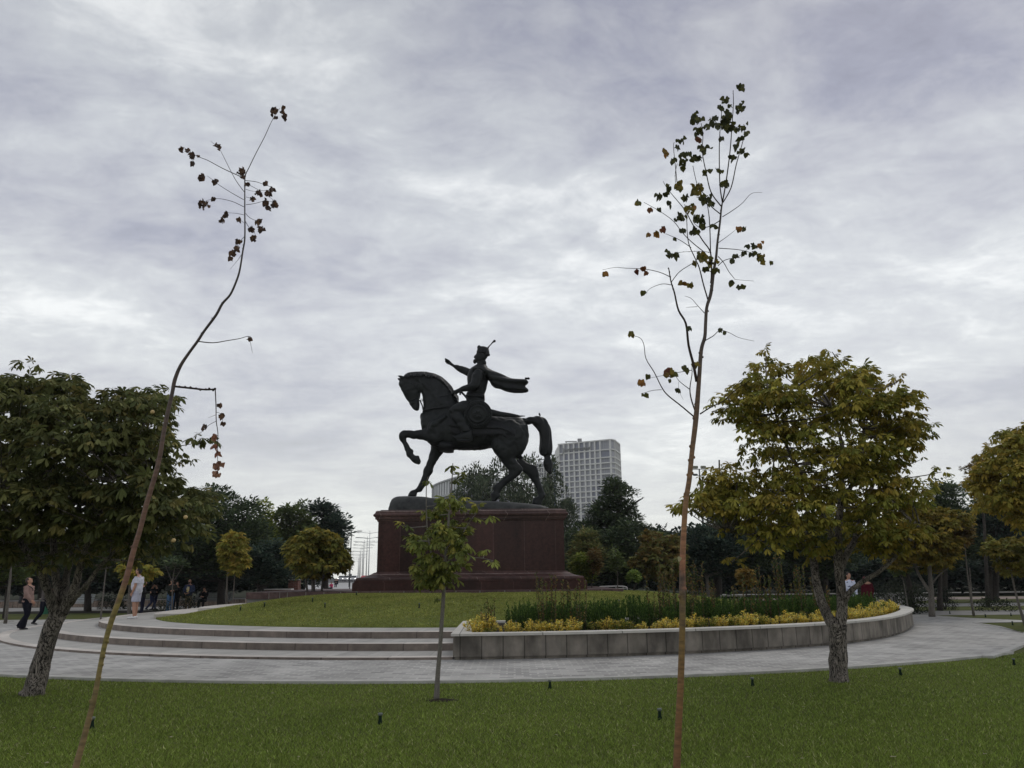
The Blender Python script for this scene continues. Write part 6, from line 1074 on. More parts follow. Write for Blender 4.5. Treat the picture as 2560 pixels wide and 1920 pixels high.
    bm = bmesh.new(); tube(bm, [J['pel'] + Vector((0, 0, .08)) * s, J['pel'], J['pel'] - Vector((0, 0, .10)) * s], [((.155 * bw + .014) * s, (.12 + .05 * belly) * s), ((.17 * bw + .012) * s, (.13 + .02 * belly) * s), ((.16 * bw) * s, .12 * s)], 14, 2, ref=ux)
    for S_ in 'LR': legm(bm, S_, .018 if leg == 'long' else .026, 1.0 if leg == 'long' else .82, flare)
    me = voxel(bm, vox, 2, .5); displace(me, lambda p: .006 * noise.noise(p * 8 + Vector((0, ph, 0)))); link('trousers' if leg == 'long' else 'shorts', me, cloth('trousers %s' % label[:20], pants), o, local=True)
    for S_ in 'LR':
        a_, t_ = J['ank' + S_], J['toe' + S_]; bm = bmesh.new(); f_ = (t_ - a_); f_.z = 0; f_.normalize()
        tube(bm, [a_ - f_ * .065 * s + Vector((0, 0, -.045 * s)), a_ + Vector((0, 0, -.035 * s)), a_.lerp(t_, .55) + Vector((0, 0, -.012 * s)), t_ + f_ * .03 * s + Vector((0, 0, .005 * s))], [(.036 * s, .038 * s), (.043 * s, .05 * s), (.048 * s, .038 * s), (.034 * s, .022 * s)], 10, 2, ref=f_.cross(Vector((0, 0, 1))))
        link('shoe', from_bm(bm), flat('shoe %s' % (str(shoe)), shoe, .6), o, local=True)
    if hair is not None:
        bm = bmesh.new(); ball(bm, q_(0, -.018, .028), (.084 * s, .098 * s, .108 * s), 14, Rt); ball(bm, q_(0, -.055, -.03), (.07 * s, .05 * s, .07 * s), 10, Rt)
        if hairlong: ball(bm, q_(0, -.05, -.12), (.085 * s, .05 * s, .13 * s), 10, Rt)
        for v in bm.verts:
            l_ = Rt.inverted() @ (v.co - hd)
            if l_.y > .045 * s and l_.z < .075 * s: v.co = hd + Rt @ Vector((l_.x * .85, .045 * s, l_.z))
        link('hair', from_bm(bm), flat('hair %s' % str(hair), hair, .8), o, local=True)
    if beard:
        bm = bmesh.new(); ball(bm, q_(0, .055, -.085), (.058 * s, .055 * s, .045 * s), 10, Rt); link('beard', from_bm(bm), flat('dark beard', (.03, .02, .016), .9), o, local=True)
    if open_jacket:
        bm = bmesh.new(); c = J['chest'].lerp(J['waist'], .5); tube(bm, [c + Vector((0, .150 + .02 * belly, .14)) * s, c + Vector((0, .165 + .04 * belly, 0)) * s, c + Vector((0, .165 + .04 * belly, -.14)) * s], [(.06 * s, .012 * s), (.085 * s, .012 * s), (.06 * s, .012 * s)], 12, 3, ref=ux)
        link('printed_shirt', from_bm(bm), pmat('yellow printed shirt', (.62, .45, .12), (.05, .04, .04), 14, .85, c3=(.55, .50, .40), sharp=(.42, .56)), o, local=True)
    if bag:
        bm = bmesh.new(); bx_, by_, bz_ = bag[0]; box(bm, Vector((bx_, by_, bz_)) * s, (bag[1] * s, bag[2] * s, bag[3] * s)); bmesh.ops.bevel(bm, geom=bm.edges[:], offset=.02, segments=2, affect='EDGES'); link('bag', from_bm(bm), flat('dark bag', (.012, .012, .014), .6), o, local=True)
        bm = bmesh.new(); tube(bm, [Vector((bx_, by_, bz_ + bag[3] * .5)) * s, J['chest'] + Vector((0, .15, .0)) * s, J['shL' if bx_ > 0 else 'shR'] + Vector((0, .02, .06)) * s], [.012 * s] * 3, 6, 4); link('strap', from_bm(bm), flat('dark bag', (.012, .012, .014), .6), o, local=True)
    return o
def stand(px_, Y, z=0.0):
    p = at(px_, 1500, Y); return (p.x, p.y, z)
p = gz(62, 1574, .06)
person('person in beige jacket and black flared trousers walking with head thrown back', (p.x - .05, p.y, .06), R(-90), 1.78, top=(.30, .20, .175), pants=(.008, .009, .016), hair=(.05, .035, .03), look=38, flare=.06, wide=1.12, pose=dict(head=(0, -.03, 1.60), kneeL=(-.09, .02, .50), ankL=(-.09, -.20, .12), toeL=(-.10, -.05, .03), kneeR=(.10, .10, .51), ankR=(.10, .0, .09), toeR=(.11, .17, .03), elR=(.24, .10, 1.16), wrR=(.20, .26, .96), haR=(.19, .33, .90), waist=(0, .02, 1.10), chest=(0, .0, 1.29), neck=(0, -.03, 1.46)), bag=((.0, -.17, .98), .26, .12, .26))
p = gz(104, 1560, .03)
person('person in grey jacket striding beside the beige jacketed walker looking upward', (p.x, p.y, .0), R(-90), 1.68, top=(.12, .105, .10), pants=(.010, .011, .020), look=35, pose=dict(head=(0, -.02, 1.60), kneeL=(-.10, .30, .54), ankL=(-.10, .44, .12), toeL=(-.10, .62, .08), kneeR=(.10, -.02, .48), ankR=(.10, -.30, .12), toeR=(.10, -.16, .03), elR=(.25, .12, 1.18), wrR=(.18, .30, 1.30), haR=(.12, .34, 1.40), elL=(-.25, .02, 1.14)))
p = gz(336, 1547, .36)
person('stout person in white t-shirt, white shorts and white trainers looking up', (p.x, p.y, .36), R(90), 1.76, top=(.62, .62, .70), sleeve='short', pants=(.50, .50, .60), leg='short', shoe=(.70, .70, .70), belly=1.0, wide=1.12, look=14, pose=dict(ankL=(-.11, -.02, .09), ankR=(.10, .02, .09), toeR=(.12, .20, .03), wrL=(-.25, .05, .90)))
person('person dressed in black standing right behind the white clad one', stand(356, 37.5), R(-60), 1.70, top=(.02, .02, .022), pants=(.012, .013, .03), hair=(.04, .02, .015), pose=dict(wrR=(.10, .28, 1.16), haR=(.04, .33, 1.18), elR=(.25, .06, 1.16)))
person('person in black top and dark jeans walking far behind the white clad one', stand(379, 47), R(-80), 1.52, top=(.02, .02, .024), pants=(.05, .06, .12), pose=dict(kneeL=(-.1, .16, .52), ankL=(-.1, .26, .1), toeL=(-.1, .42, .04), ankR=(.1, -.28, .14), toeR=(.1, -.15, .04), wrR=(.08, .28, 1.18), haR=(.0, .3, 1.2), elR=(.24, .06, 1.15)))
person('person in black hooded jacket leaning beside the dark jeans walker', stand(389, 47.6), R(120), 1.50, top=(.018, .018, .022), pants=(.03, .035, .07), pose=dict(ankL=(-.1, .18, .1), toeL=(-.1, .34, .04), wrL=(-.1, .26, 1.15), haL=(-.04, .3, 1.2)))
person('person in dark jacket and light blue jeans with hands held together', stand(426, 42.5), R(215), 1.78, top=(.035, .038, .032), pants=(.10, .18, .32), wide=1.12, flare=.03, hair=(.03, .02, .015), pose=dict(wrL=(-.07, .26, 1.14), haL=(.0, .30, 1.14), wrR=(.09, .26, 1.12), haR=(.03, .31, 1.14), elR=(.27, .03, 1.16), elL=(-.27, .03, 1.16)))
person('person all in black standing just right of the light jeans', stand(440, 42.9), R(200), 1.62, top=(.012, .012, .015), pants=(.010, .010, .014))
person('bearded person with shaved head, navy jacket and yellow printed shirt', stand(471, 43.5), R(178), 1.76, top=(.045, .06, .11), pants=(.20, .15, .09), hair=None, beard=True, belly=.7, wide=1.15, look=8, open_jacket=True, pose=dict(wrL=(-.12, .27, 1.02), haL=(-.04, .31, .98), wrR=(.12, .27, 1.00), haR=(.05, .31, .95), elL=(-.28, .02, 1.14), elR=(.28, .02, 1.14)), bag=((.24, .04, .93), .16, .2, .34))
sit = dict(hipL=(-.09, .02, .50), hipR=(.09, .02, .50), kneeL=(-.13, .42, .50), kneeR=(.13, .42, .50), ankL=(-.12, .40, .09), ankR=(.12, .46, .09), toeL=(-.13, .58, .03), toeR=(.13, .64, .03), pel=(0, 0, .54), waist=(0, .02, .70), chest=(0, .04, .88), neck=(0, .07, 1.05), head=(0, .11, 1.19), shL=(-.18, .05, 1.0), shR=(.18, .05, 1.0), elL=(-.24, .16, .78), elR=(.24, .16, .78), wrL=(-.10, .36, .72), wrR=(.10, .36, .72), haL=(-.04, .42, .72), haR=(.05, .42, .74))
person('seated person in black on the grey bench looking down at their hands', (at(505, 1500, 48.6).x, 48.95, 0), R(178), 1.72, top=(.012, .012, .014), pants=(.012, .012, .015), look=-14, pose=sit)
M_pat = pmat('blue and white patterned cloth', (.62, .66, .80), (.07, .09, .17), 9, .85, .3, 30, c3=(.60, .63, .75), sharp=(.40, .46))
person('person in loose blue and white patterned shirt beyond the planter', stand(2127, 30.6), R(195), 1.74, sleeve='long', topmat=M_pat, pants=(.04, .04, .06), wide=1.25, long_top=.18, pose=dict(elR=(.30, -.03, 1.15), elL=(-.30, -.03, 1.15)))
person('person in maroon padded jacket seen from behind next to patterned shirt', stand(2171, 30.9), R(15), 1.62, top=(.085, .010, .018), pants=(.02, .02, .03), wide=1.3, long_top=.15, hairlong=True, hair=(.10, .012, .018), pose=dict(head=(0, .10, 1.55), neck=(0, .05, 1.45), chest=(0, .02, 1.29)))
person('small crouching person in bright pink top at the far plaza', (at(829, 1470, 92).x, 92, .33), R(160), 1.5, top=(.60, .06, .16), pants=(.02, .02, .04), pose=sit, vox=.02)
person('distant dark seated person near the pink topped one', (at(838, 1470, 118).x, 118, .62), R(200), 1.6, top=(.02, .02, .025), pants=(.015, .015, .03), pose=sit, vox=.02)
person('distant dark seated person farthest right before the avenue', (at(843, 1470, 121).x, 121, .65), R(150), 1.6, top=(.02, .025, .05), pants=(.015, .015, .03), pose=sit, vox=.02)

# ------------------------------------------------------------------ benches, bin, low wall
def bench(label, cat, x, Y, rz, slat, metal, ln=1.8):
    o = thing('park_bench', label, cat, (x, Y, 0), rz, 'slatted park benches')
    bm = bmesh.new()
    for k in range(5): box(bm, (0, -.24 + .10 * k, .44 + .006 * (k - 2) ** 2 * .3), (ln, .075, .03))
    link('seat', from_bm(bm), slat, o, smooth=False, local=True); bm = bmesh.new()
    for k in range(5): box(bm, (0, .27 + .035 * k, .52 + .095 * k), (ln, .025, .07), rot=Matrix.Rotation(R(-18), 3, 'X'))
    link('backrest', from_bm(bm), slat, o, smooth=False, local=True)
    for s_ in (-1, 1):
        bm = bmesh.new(); x_ = s_ * (ln / 2 - .18)
        tube(bm, [(x_, -.26, 0), (x_, -.22, .25), (x_, -.24, .42), (x_, .22, .42), (x_, .30, .62), (x_, .44, .95)], .022, 6, 3); tube(bm, [(x_, .34, 0), (x_, .24, .22), (x_, .22, .42)], .022, 6, 3); link('leg', from_bm(bm), metal, o, local=True)
        bm = bmesh.new(); tube(bm, [(x_, -.24, .42), (x_, -.28, .58), (x_, -.22, .66), (x_, .05, .65), (x_, .30, .66)], .018, 6, 3); link('armrest', from_bm(bm), metal, o, local=True)
    return o
M_iron = flat('black cast iron', (.02, .02, .022), .5, .3)
M_wh = pmat('white painted slats', (.62, .65, .66), (.50, .53, .54), 8, .6); M_gr = pmat('grey painted slats', (.20, .22, .22), (.14, .15, .15), 8, .6)
bench('white slatted park bench behind the leaning chestnut trunk', 'bench', at(190, 1510, 46.5).x, 46.5, 0, M_wh, M_iron, 1.7)
bench('grey slatted park bench with a seated person in black', 'bench', at(529, 1510, 49.2).x, 49.2, 0, M_gr, M_iron, 2.3)
bb = at(112, 1540, 39.5); o = thing('litter_bin', 'green tapered litter bin beside the leaning chestnut trunk', 'bin', (bb.x, 39.5, 0))
bm = bmesh.new(); framerings(bm, [(.12, .02), (.78, .15)], -.04, .04, -.1, .1); link('hopper', from_bm(bm), flat('green enamel', (.05, .20, .13), .5), o, smooth=False, local=True)
bm = bmesh.new()
for s_ in (-1, 1): tube(bm, [(s_ * .20, 0, 0), (s_ * .20, 0, .84)], .02, 8)
link('post', from_bm(bm), M_iron, o, local=True); bm = bmesh.new(); framerings(bm, [(.84, .17), (.87, .17)], -.06, .06, -.12, .12); link('lid', from_bm(bm), flat('pale lid', (.5, .42, .38), .6), o, smooth=False, local=True)
M_clad = granite('beige pink stone cladding', (.24, .19, .155), (.17, .125, .10), .34, .9, (.09, .08, .07), .8, .02, 0.0)
lw = thing('low_wall', 'long low beige stone wall with grey cap behind the benches at left', 'wall', (-30, 54.2, 0)); xe = at(613, 1500, 54).x
bm = bmesh.new(); box(bm, ((-75 + xe) / 2, 54.2, .21), (xe + 75, .4, .42)); link('wall', from_bm(bm), M_clad, lw, smooth=False); bm = bmesh.new(); box(bm, ((-75 + xe) / 2, 54.2, .45), (xe + 75, .5, .07)); link('cap', from_bm(bm), M_tgrey, lw, smooth=False)
M_bk = granite('red brick', (.16, .065, .05), (.11, .045, .038), .24, .085, (.18, .13, .11), .8, .01)
a_, b_ = at(720, 1470, 41).x, at(745, 1470, 41).x; o = thing('brick_pier', 'square red brick pier with thin pale cap left of the rounded chestnut', 'pier', ((a_ + b_) / 2, 41.25, 0))
bm = bmesh.new(); box(bm, ((a_ + b_) / 2, 41.25, .82), (b_ - a_, .5, 1.64)); link('shaft', from_bm(bm), M_bk, o, smooth=False); bm = bmesh.new(); box(bm, ((a_ + b_) / 2, 41.25, 1.66), (b_ - a_ + .04, .54, .04)); link('cap', from_bm(bm), M_kerb, o, smooth=False)
a_, b_ = at(662, 1478, 40.5).x, at(730, 1478, 40.5).x; o = thing('brick_parapet', 'low red brick parapet with a white top beside the brick pier', 'wall', ((a_ + b_) / 2, 40.6, 0))
bm = bmesh.new(); box(bm, ((a_ + b_) / 2, 40.6, .58), (b_ - a_ - .06, .4, 1.16)); link('wall', from_bm(bm), M_bk, o, smooth=False); bm = bmesh.new(); box(bm, ((a_ + b_) / 2, 40.6, 1.19), (b_ - a_, .5, .06)); link('top', from_bm(bm), flat('white stone top', (.75, .74, .72), .6), o, smooth=False)
# pale railing and stone bench right of the pedestal
Yr = 42; o = thing('railing', 'pale low metal railing with sloped ends right of the pedestal', 'railing', (at(1535, 1470, Yr).x, Yr, 0)); M_pr = flat('pale painted metal', (.55, .53, .50), .5)
bm = bmesh.new(); zz = lambda y: at(1535, y, Yr).z; xx_ = lambda x: at(x, 1470, Yr).x
tube(bm, [(xx_(1502), Yr, zz(1480)), (xx_(1498), Yr, zz(1468)), (xx_(1512), Yr, zz(1466)), (xx_(1555), Yr, zz(1466)), (xx_(1568), Yr, zz(1470)), (xx_(1566), Yr, zz(1481))], .035, 8, 3); link('rail', from_bm(bm), M_pr, o)
bm = bmesh.new(); tube(bm, [(xx_(1499), Yr, zz(1472)), (xx_(1566), Yr, zz(1471.5))], .02, 8); link('rail', from_bm(bm), M_pr, o)
for x in (1502, 1520, 1540, 1558): bm = bmesh.new(); tube(bm, [(xx_(x), Yr, 0), (xx_(x), Yr, zz(1466))], .02, 6); link('post', from_bm(bm), M_pr, o)
for lab, px_, Y_ in (('pale stone bench in the dark wood right of the orange sapling', 1826, 50), ('pale stone bench behind the pale railing', 1525, 62)):
    c = at(px_, 1480, Y_); o = thing('stone_bench', lab, 'bench', (c.x, Y_, 0), 0, 'stone benches'); bm = bmesh.new(); box(bm, (0, 0, .45), (1.7, .5, .09)); link('seat', from_bm(bm), M_kerb, o, smooth=False, local=True)
    for s_ in (-1, 1): bm = bmesh.new(); box(bm, (s_ * .55, 0, .2), (.16, .42, .4)); link('leg', from_bm(bm), M_kerb, o, smooth=False, local=True)
c = at(2226, 1480, 47); o = thing('concrete_bin', 'grey concrete litter box with two dark openings right of the maroon jacket', 'bin', (c.x, 47, 0), R(12)); bm = bmesh.new(); box(bm, (0, 0, .27), (.5, .42, .54)); bmesh.ops.bevel(bm, geom=bm.edges[:], offset=.02, segments=2, affect='EDGES'); link('body', from_bm(bm), M_tgrey, o, smooth=False, local=True)
for s_ in (-1, 1): bm = bmesh.new(); box(bm, (.07 + s_ * .08, -.212, .24), (.10, .02, .30)); link('opening', from_bm(bm), M_iron, o, smooth=False, local=True)
# ------------------------------------------------------------------ avenue: lamps, cars, poles
def lamp(label, px_, pytop, Y, arm=1.8, hd=2, col=(.42, .43, .43)):
    p = at(px_, pytop, Y); z0 = max(0, 1.125 + (Y - 165) / 255 * 1.475) if Y > 165 else max(0, (Y - 62) * .0107)
    m = flat('grey lamp paint %s' % str(col), col, .5); o = thing('street_lamp', label, 'street lamp', (p.x, Y, z0), 0, 'street lamps along the avenue'); h = p.z - z0
    bm = bmesh.new(); tube(bm, [(0, 0, 0), (0, 0, h * .5), (0, 0, h)], [.13, .10, .05], 8); link('pole', from_bm(bm), m, o, local=True)
    for k in range(hd):
        for s_ in (-1, 1):
            if hd == 1 and s_ < 0: continue
            z_ = h * (.97 - .045 * k * 2.2); bm = bmesh.new(); tube(bm, [(0, 0, z_ - .25), (s_ * arm * .5, 0, z_ - .05), (s_ * arm, 0, z_)], .045, 6, 3); link('arm', from_bm(bm), m, o, local=True)
            bm = bmesh.new(); box(bm, (s_ * (arm + .25), 0, z_ + .02), (.75, .28, .12)); bmesh.ops.bevel(bm, geom=bm.edges[:], offset=.03, segments=2, affect='EDGES'); link('lamp_head', from_bm(bm), m, o, local=True)
lamp('tallest nearest lamp pole left of the pedestal with long cross arms', 925, 1327, 165, 2.2, 2, (.55, .56, .56))
for i, (x, y, Y, w_) in enumerate(((918.7, 1341, 188, 'second'), (911, 1350, 212, 'third'), (908, 1358, 238, 'fourth'), (903, 1367, 268, 'fifth'), (900.5, 1376, 302, 'sixth'), (898, 1386, 345, 'seventh'), (896, 1396, 400, 'eighth'))): lamp('%s lamp pole of the receding row left of the pedestal' % w_, x, y, Y, 2.3)
lamp('single armed dark lamp at the edge of the rounded dark tree', 879, 1324, 120, 1.0, 1, (.10, .11, .11))
c = at(874, 1470, 75); o = thing('pole', 'thin dark pole standing on the pale plaza left of the pedestal', 'pole', (c.x, 75, .1)); bm = bmesh.new(); tube(bm, [(0, 0, -.1), (0, 0, 1.9)], .045, 8); link('shaft', from_bm(bm), M_iron, o, local=True); bm = bmesh.new(); box(bm, (0, 0, 1.95), (.3, .08, .3)); link('plate', from_bm(bm), flat('grey plate', (.2, .2, .2), .6), o, smooth=False, local=True)
def car(label, px_, Y, rz, col, lights=True, rear=False, group='cars on the avenue'):
    z0 = 1.125 + (Y - 165) / 255 * 1.475; o = thing('car', label, 'car', (at(px_, 1445, Y).x, Y, z0), rz, group); m = flat('car paint %s' % str(col), col, .25, .1)
    bm = bmesh.new(); prof = [(-2.2, .35, .62, .80), (-2.15, .28, .75, .86), (-1.4, .22, .92, .90), (0, .2, .95, .91), (1.4, .22, .98, .90), (2.1, .28, .88, .86), (2.2, .35, .70, .80)]
    ringloft(bm, [[(-w_, y, lo), (w_, y, lo), (w_ * 1.0, y, (lo + hi) / 2), (w_ * .9, y, hi), (-w_ * .9, y, hi), (-w_, y, (lo + hi) / 2)] for y, lo, hi, w_ in prof]); link('body', from_bm(bm), m, o, local=True)
    bm = bmesh.new(); ringloft(bm, [[(-w_, y, .9), (w_, y, .9), (w_ * .82, y2, h_), (-w_ * .82, y2, h_)] for y, y2, w_, h_ in ((-1.35, -1.30, .8, .95), (-1.2, -.65, .82, 1.40), (.3, .3, .82, 1.45), (1.5, 1.1, .80, 1.35), (1.75, 1.7, .78, .97))]); link('cabin', from_bm(bm), m, o, local=True)
    bm = bmesh.new(); bm.faces.new([bm.verts.new(v) for v in ((-.72, -1.36, .96), (.72, -1.36, .96), (.62, -.78, 1.38), (-.62, -.78, 1.38))]); link('windscreen', from_bm(bm), flat('dark car glass', (.02, .025, .03), .1), o, smooth=False, local=True)
    for x in (-.8, .8):
        for y in (-1.4, 1.35): bm = bmesh.new(); tube(bm, [(x - .1, y, .32), (x + .1, y, .32)], .32, 14); link('wheel', from_bm(bm), flat('tyre', (.015, .015, .015), .9), o, local=True)
        bm = bmesh.new(); ball(bm, (x * .78, -2.16 if not rear else 2.17, .66), (.13, .05, .09), 8); link('tail_light' if rear else 'headlight', from_bm(bm), flat('red tail lamp', (.8, .03, .02), .4, 0, 1.2) if rear else flat('lit headlamp', (1, .97, .9), .3, 0, 4.0), o, local=True)
car('white car with lit headlights facing the camera left of the pedestal', 886, 205, 0, (.60, .61, .62)); car('white car partly hidden by the rounded chestnut on the avenue', 867, 212, 0, (.62, .62, .62)); car('silver car farthest left behind the rounded chestnut on the avenue', 855, 225, 0, (.42, .43, .44)); car('red car driving away beside the left edge of the pedestal plinth', 912, 198, R(180), (.40, .02, .03), True, True)
# floodlight mast
p = at(1748, 1172, 66); o = thing('floodlight_mast', 'floodlight mast with lamp heads above the left side of the big chestnut', 'floodlight', (p.x, 66, 0)); M_fl = flat('mast grey', (.09, .10, .10), .6)
bm = bmesh.new(); tube(bm, [(0, 0, 0), (0, 0, p.z)], [.14, .06], 8); link('pole', from_bm(bm), M_fl, o, local=True)
for z_, w_ in ((p.z - .05, .62), (p.z - .58, .55)): bm = bmesh.new(); tube(bm, [(-w_, 0, z_), (w_, 0, z_)], .025, 6); link('crossbar', from_bm(bm), M_fl, o, local=True)
for s_ in (-1, 1):
    bm = bmesh.new(); box(bm, (s_ * .34, -.06, p.z + .12), (.46, .10, .26), rot=Matrix.Rotation(R(20), 3, 'X')); bmesh.ops.bevel(bm, geom=bm.edges[:], offset=.03, segments=2, affect='EDGES'); f_ = link('floodlight', from_bm(bm), M_fl, o, smooth=False, local=True)
    bm = bmesh.new()
    for i in range(4):
        for j in range(2): box(bm, (s_ * .34 - .15 + .1 * i, -.125 - .03 * j + .02, p.z + .06 + .11 * j), (.075, .02, .085), rot=Matrix.Rotation(R(20), 3, 'X'))
    g_ = link('lens', from_bm(bm), flat('floodlight lens', (.45, .45, .36), .3), f_, smooth=False, local=True)
    bm = bmesh.new(); ball(bm, (s_ * .38, 0, p.z - .5), (.24, .16, .09), 10); link('floodlight', from_bm(bm), M_fl, o, local=True)

# ------------------------------------------------------------------ far buildings
M_conc = pmat('pale facade concrete', (.66, .66, .65), (.58, .58, .57), .2, .8); M_win = flat('facade window glass', (.20, .21, .24), .15, 0, 0, .6); M_win2 = flat('grey mullion', (.07, .075, .08), .5)
def wallgrid(bm, A, B, zs_, us, pier, slabh, depth):
    """piers and floor slabs standing proud of the wall from A to B (plan), outward to the left of A->B reversed"""
    A, B = Vector((*A, 0)), Vector((*B, 0)); e = (B - A); Ln = e.length; e.normalize(); n_ = Vector((e.y, -e.x, 0)); ang = math.atan2(e.y, e.x)
    for u in us: c = A + e * (u * Ln) + n_ * (depth / 2); box(bm, (c.x, c.y, (zs_[0] + zs_[-1]) / 2), (pier, depth, zs_[0] - zs_[-1]), rz=ang)
    for z_ in zs_: c = (A + B) / 2 + n_ * (depth / 2 + .05); box(bm, (c.x, c.y, z_), (Ln + .2, depth + .1, slabh), rz=ang)
    return e, n_, ang, Ln
Pl = at(1396, 1109, 497); Pc = at(1526, 1098.6, 480); Pe = at(1534, 1100, 482.5); Pr = at(1547, 1110, 499); H_ = (Pl.z + Pc.z) / 2
tw_ = thing('office_tower', 'tall pale grid fronted office tower with rounded corner behind the trees', 'building', (Pc.x, Pc.y, 0))
bm = bmesh.new(); foot_ = [(Pl.x, Pl.y), (Pc.x, Pc.y), (Pe.x, Pe.y), (Pr.x, Pr.y), (Pr.x - 6, Pr.y + 25), (Pl.x - 1, Pl.y + 25)]
ringloft(bm, [[(x, y, 0) for x, y in foot_], [(x, y, H_ - .8) for x, y in foot_]]); link('core', from_bm(bm), M_conc, tw_, smooth=False)
zs_ = [H_ - .4, H_ - 6.6, H_ - 11.5] + [H_ - 11.5 - 3.45 * k for k in range(1, 20)]; us = [0.012, .109, .205, .306, .407, .511, .612, .708, .807, 0.995]
bm = bmesh.new(); e, n_, ang, Ln = wallgrid(bm, (Pl.x, Pl.y), (Pc.x, Pc.y), zs_, us, .95, .75, .9)
wallgrid(bm, (Pc.x, Pc.y), (Pe.x, Pe.y), zs_, [], .5, .75, .9); wallgrid(bm, (Pe.x, Pe.y), (Pr.x, Pr.y), zs_, [.02, .3, .55, .8, .99], .6, .75, .9); link('facade_grid', from_bm(bm), M_conc, tw_, smooth=False)
def winmesh(w_, h_, ml):
    bm = bmesh.new(); box(bm, (0, 0, 0), (w_, .1, h_)); nF = len(bm.faces)
    for x in ml: box(bm, (x * w_, -.08, 0), (.12, .12, h_))
    box(bm, (0, -.07, h_ * .28), (w_, .1, .10)); me = from_bm(bm); me.materials.append(M_win); me.materials.append(M_win2)
    for i, p_ in enumerate(me.polygons): p_.material_index = 1 if i >= nF else 0
    return me
cnt = 0; rest = bmesh.new(); cache = {}
for ci in range(9):
    u0, u1 = us[ci], us[ci + 1]; wd_ = (u1 - u0) * Ln - 1.0
    for ri in range(len(zs_) - 1):
        z1, z0 = zs_[ri] - .4, zs_[ri + 1] + .4; h_ = z1 - z0; c = Vector((Pl.x, Pl.y, 0)) + e * ((u0 + u1) / 2 * Ln) + n_ * .12
        if ri < 11 and cnt < 100:
            key = (round(wd_, 1), round(h_, 1), random.choice((0, 0, 1, 2)))
            if key not in cache: cache[key] = winmesh(wd_, h_, (-.22,) if ci < 8 else (-.3, -.05, .2)); cache[key].materials[0] = (M_win, flat('lighter facade glass', (.27, .28, .31), .2), flat('blue grey facade glass', (.15, .165, .22), .15))[key[2]]
            w_o = bpy.data.objects.new('window', cache[key]); C.objects.link(w_o); w_o.parent = tw_; w_o.location = (c.x - Pc.x, c.y - Pc.y, (z0 + z1) / 2); w_o.rotation_euler = (0, 0, ang); cnt += 1
        else: box(rest, (c.x, c.y, (z0 + z1) / 2), (wd_, .1, h_), rz=ang)
for (A_, B_) in ((Pc, Pe), (Pe, Pr)):
    e2 = Vector((B_.x - A_.x, B_.y - A_.y, 0)); L2 = e2.length; e2.normalize(); n2_ = Vector((e2.y, -e2.x, 0)); c = Vector(((A_.x + B_.x) / 2, (A_.y + B_.y) / 2, 0)) + n2_ * .12
    for ri in range(len(zs_) - 1): box(rest, (c.x, c.y, (zs_[ri] + zs_[ri + 1]) / 2), (L2 - .3, .1, zs_[ri] - zs_[ri + 1] - .8), rz=math.atan2(e2.y, e2.x))
o = link('windows', from_bm(rest), M_win, tw_, smooth=False); o['kind'] = 'stuff'
# roof crane and lettering
def at_face(px_, py_):                    # point on the tower's front plane
    d = ray(px_, py_); A_ = Vector((Pl.x, Pl.y, 0)); t = (A_ - CAM).dot(n_) / d.dot(n_); return CAM + d * t
bm = bmesh.new(); q1, q2 = at(1443, 1101.5, 497), at(1414, 1103, 497); box(bm, (at(1449, 1101, 500).x, 500, at(1449, 1098.5, 500).z - 1.2), (2.6, 2.5, 3.2)); tube(bm, [q1 + Vector((0, 3, 0)), q2 + Vector((0, 3, .2))], .35, 6); tube(bm, [q2 + Vector((0, 3, .2)), q2 + Vector((2.2, 3, -2.2))], .25, 6); link('roof_crane', from_bm(bm), flat('roof plant grey', (.22, .22, .22), .7), tw_, smooth=False)
def text3d(s_, A_, B_, hgt, mat, parent, off=.9):
    cu = bpy.data.curves.new('t', 'FONT'); cu.body = s_; cu.size = 1; cu.extrude = .08; to = bpy.data.objects.new('t', cu); C.objects.link(to); dg = bpy.context.evaluated_depsgraph_get(); dg.update(); me = bpy.data.meshes.new_from_object(to.evaluated_get(dg)); bpy.data.objects.remove(to)
    co = np.empty(len(me.vertices) * 3, np.float32); me.vertices.foreach_get('co', co); co = co.reshape(-1, 3); wd_ = co[:, 0].max() - co[:, 0].min(); d_ = B_ - A_
    M = np.array([tuple(d_ / wd_), (0, 0, hgt / .7), tuple(-Vector(n_) * 1.0)]); out_ = (co - [co[:, 0].min(), 0, 0]) @ np.array([[d_.x / wd_, d_.y / wd_, d_.z / wd_], [0, 0, hgt / .7], [n_.x * 3, n_.y * 3, 0]]) + np.array(A_ + n_ * off)
    me.vertices.foreach_set('co', out_.astype(np.float32).ravel()); me.update(); return link('lettering', me, mat, parent, smooth=False)
M_let = flat('dark sign letters', (.20, .21, .20), .6)
a_, b_ = at_face(1411.5, 1130), at_face(1478.5, 1121.5); dd = (b_ - a_); b_ = a_ + Vector((dd.x, dd.y, 0)); text3d('UZPROMSTROYBANK', a_, b_, 1.75, M_let, tw_, 1.15)
bm = bmesh.new(); ec = at_face(1406.5, 1128.5) + n_ * 1.2
tube(bm, [ec + e * .55 + Vector((0, 0, 2.3)), ec + e * 1.25 + Vector((0, 0, 1.0)), ec + e * 1.1 + Vector((0, 0, -.9)), ec + e * .1 + Vector((0, 0, -2.3)), ec - e * .7 + Vector((0, 0, -2.4))], [.12, .30, .34, .28, .1], 8, 4); link('emblem', from_bm(bm), M_let, tw_)
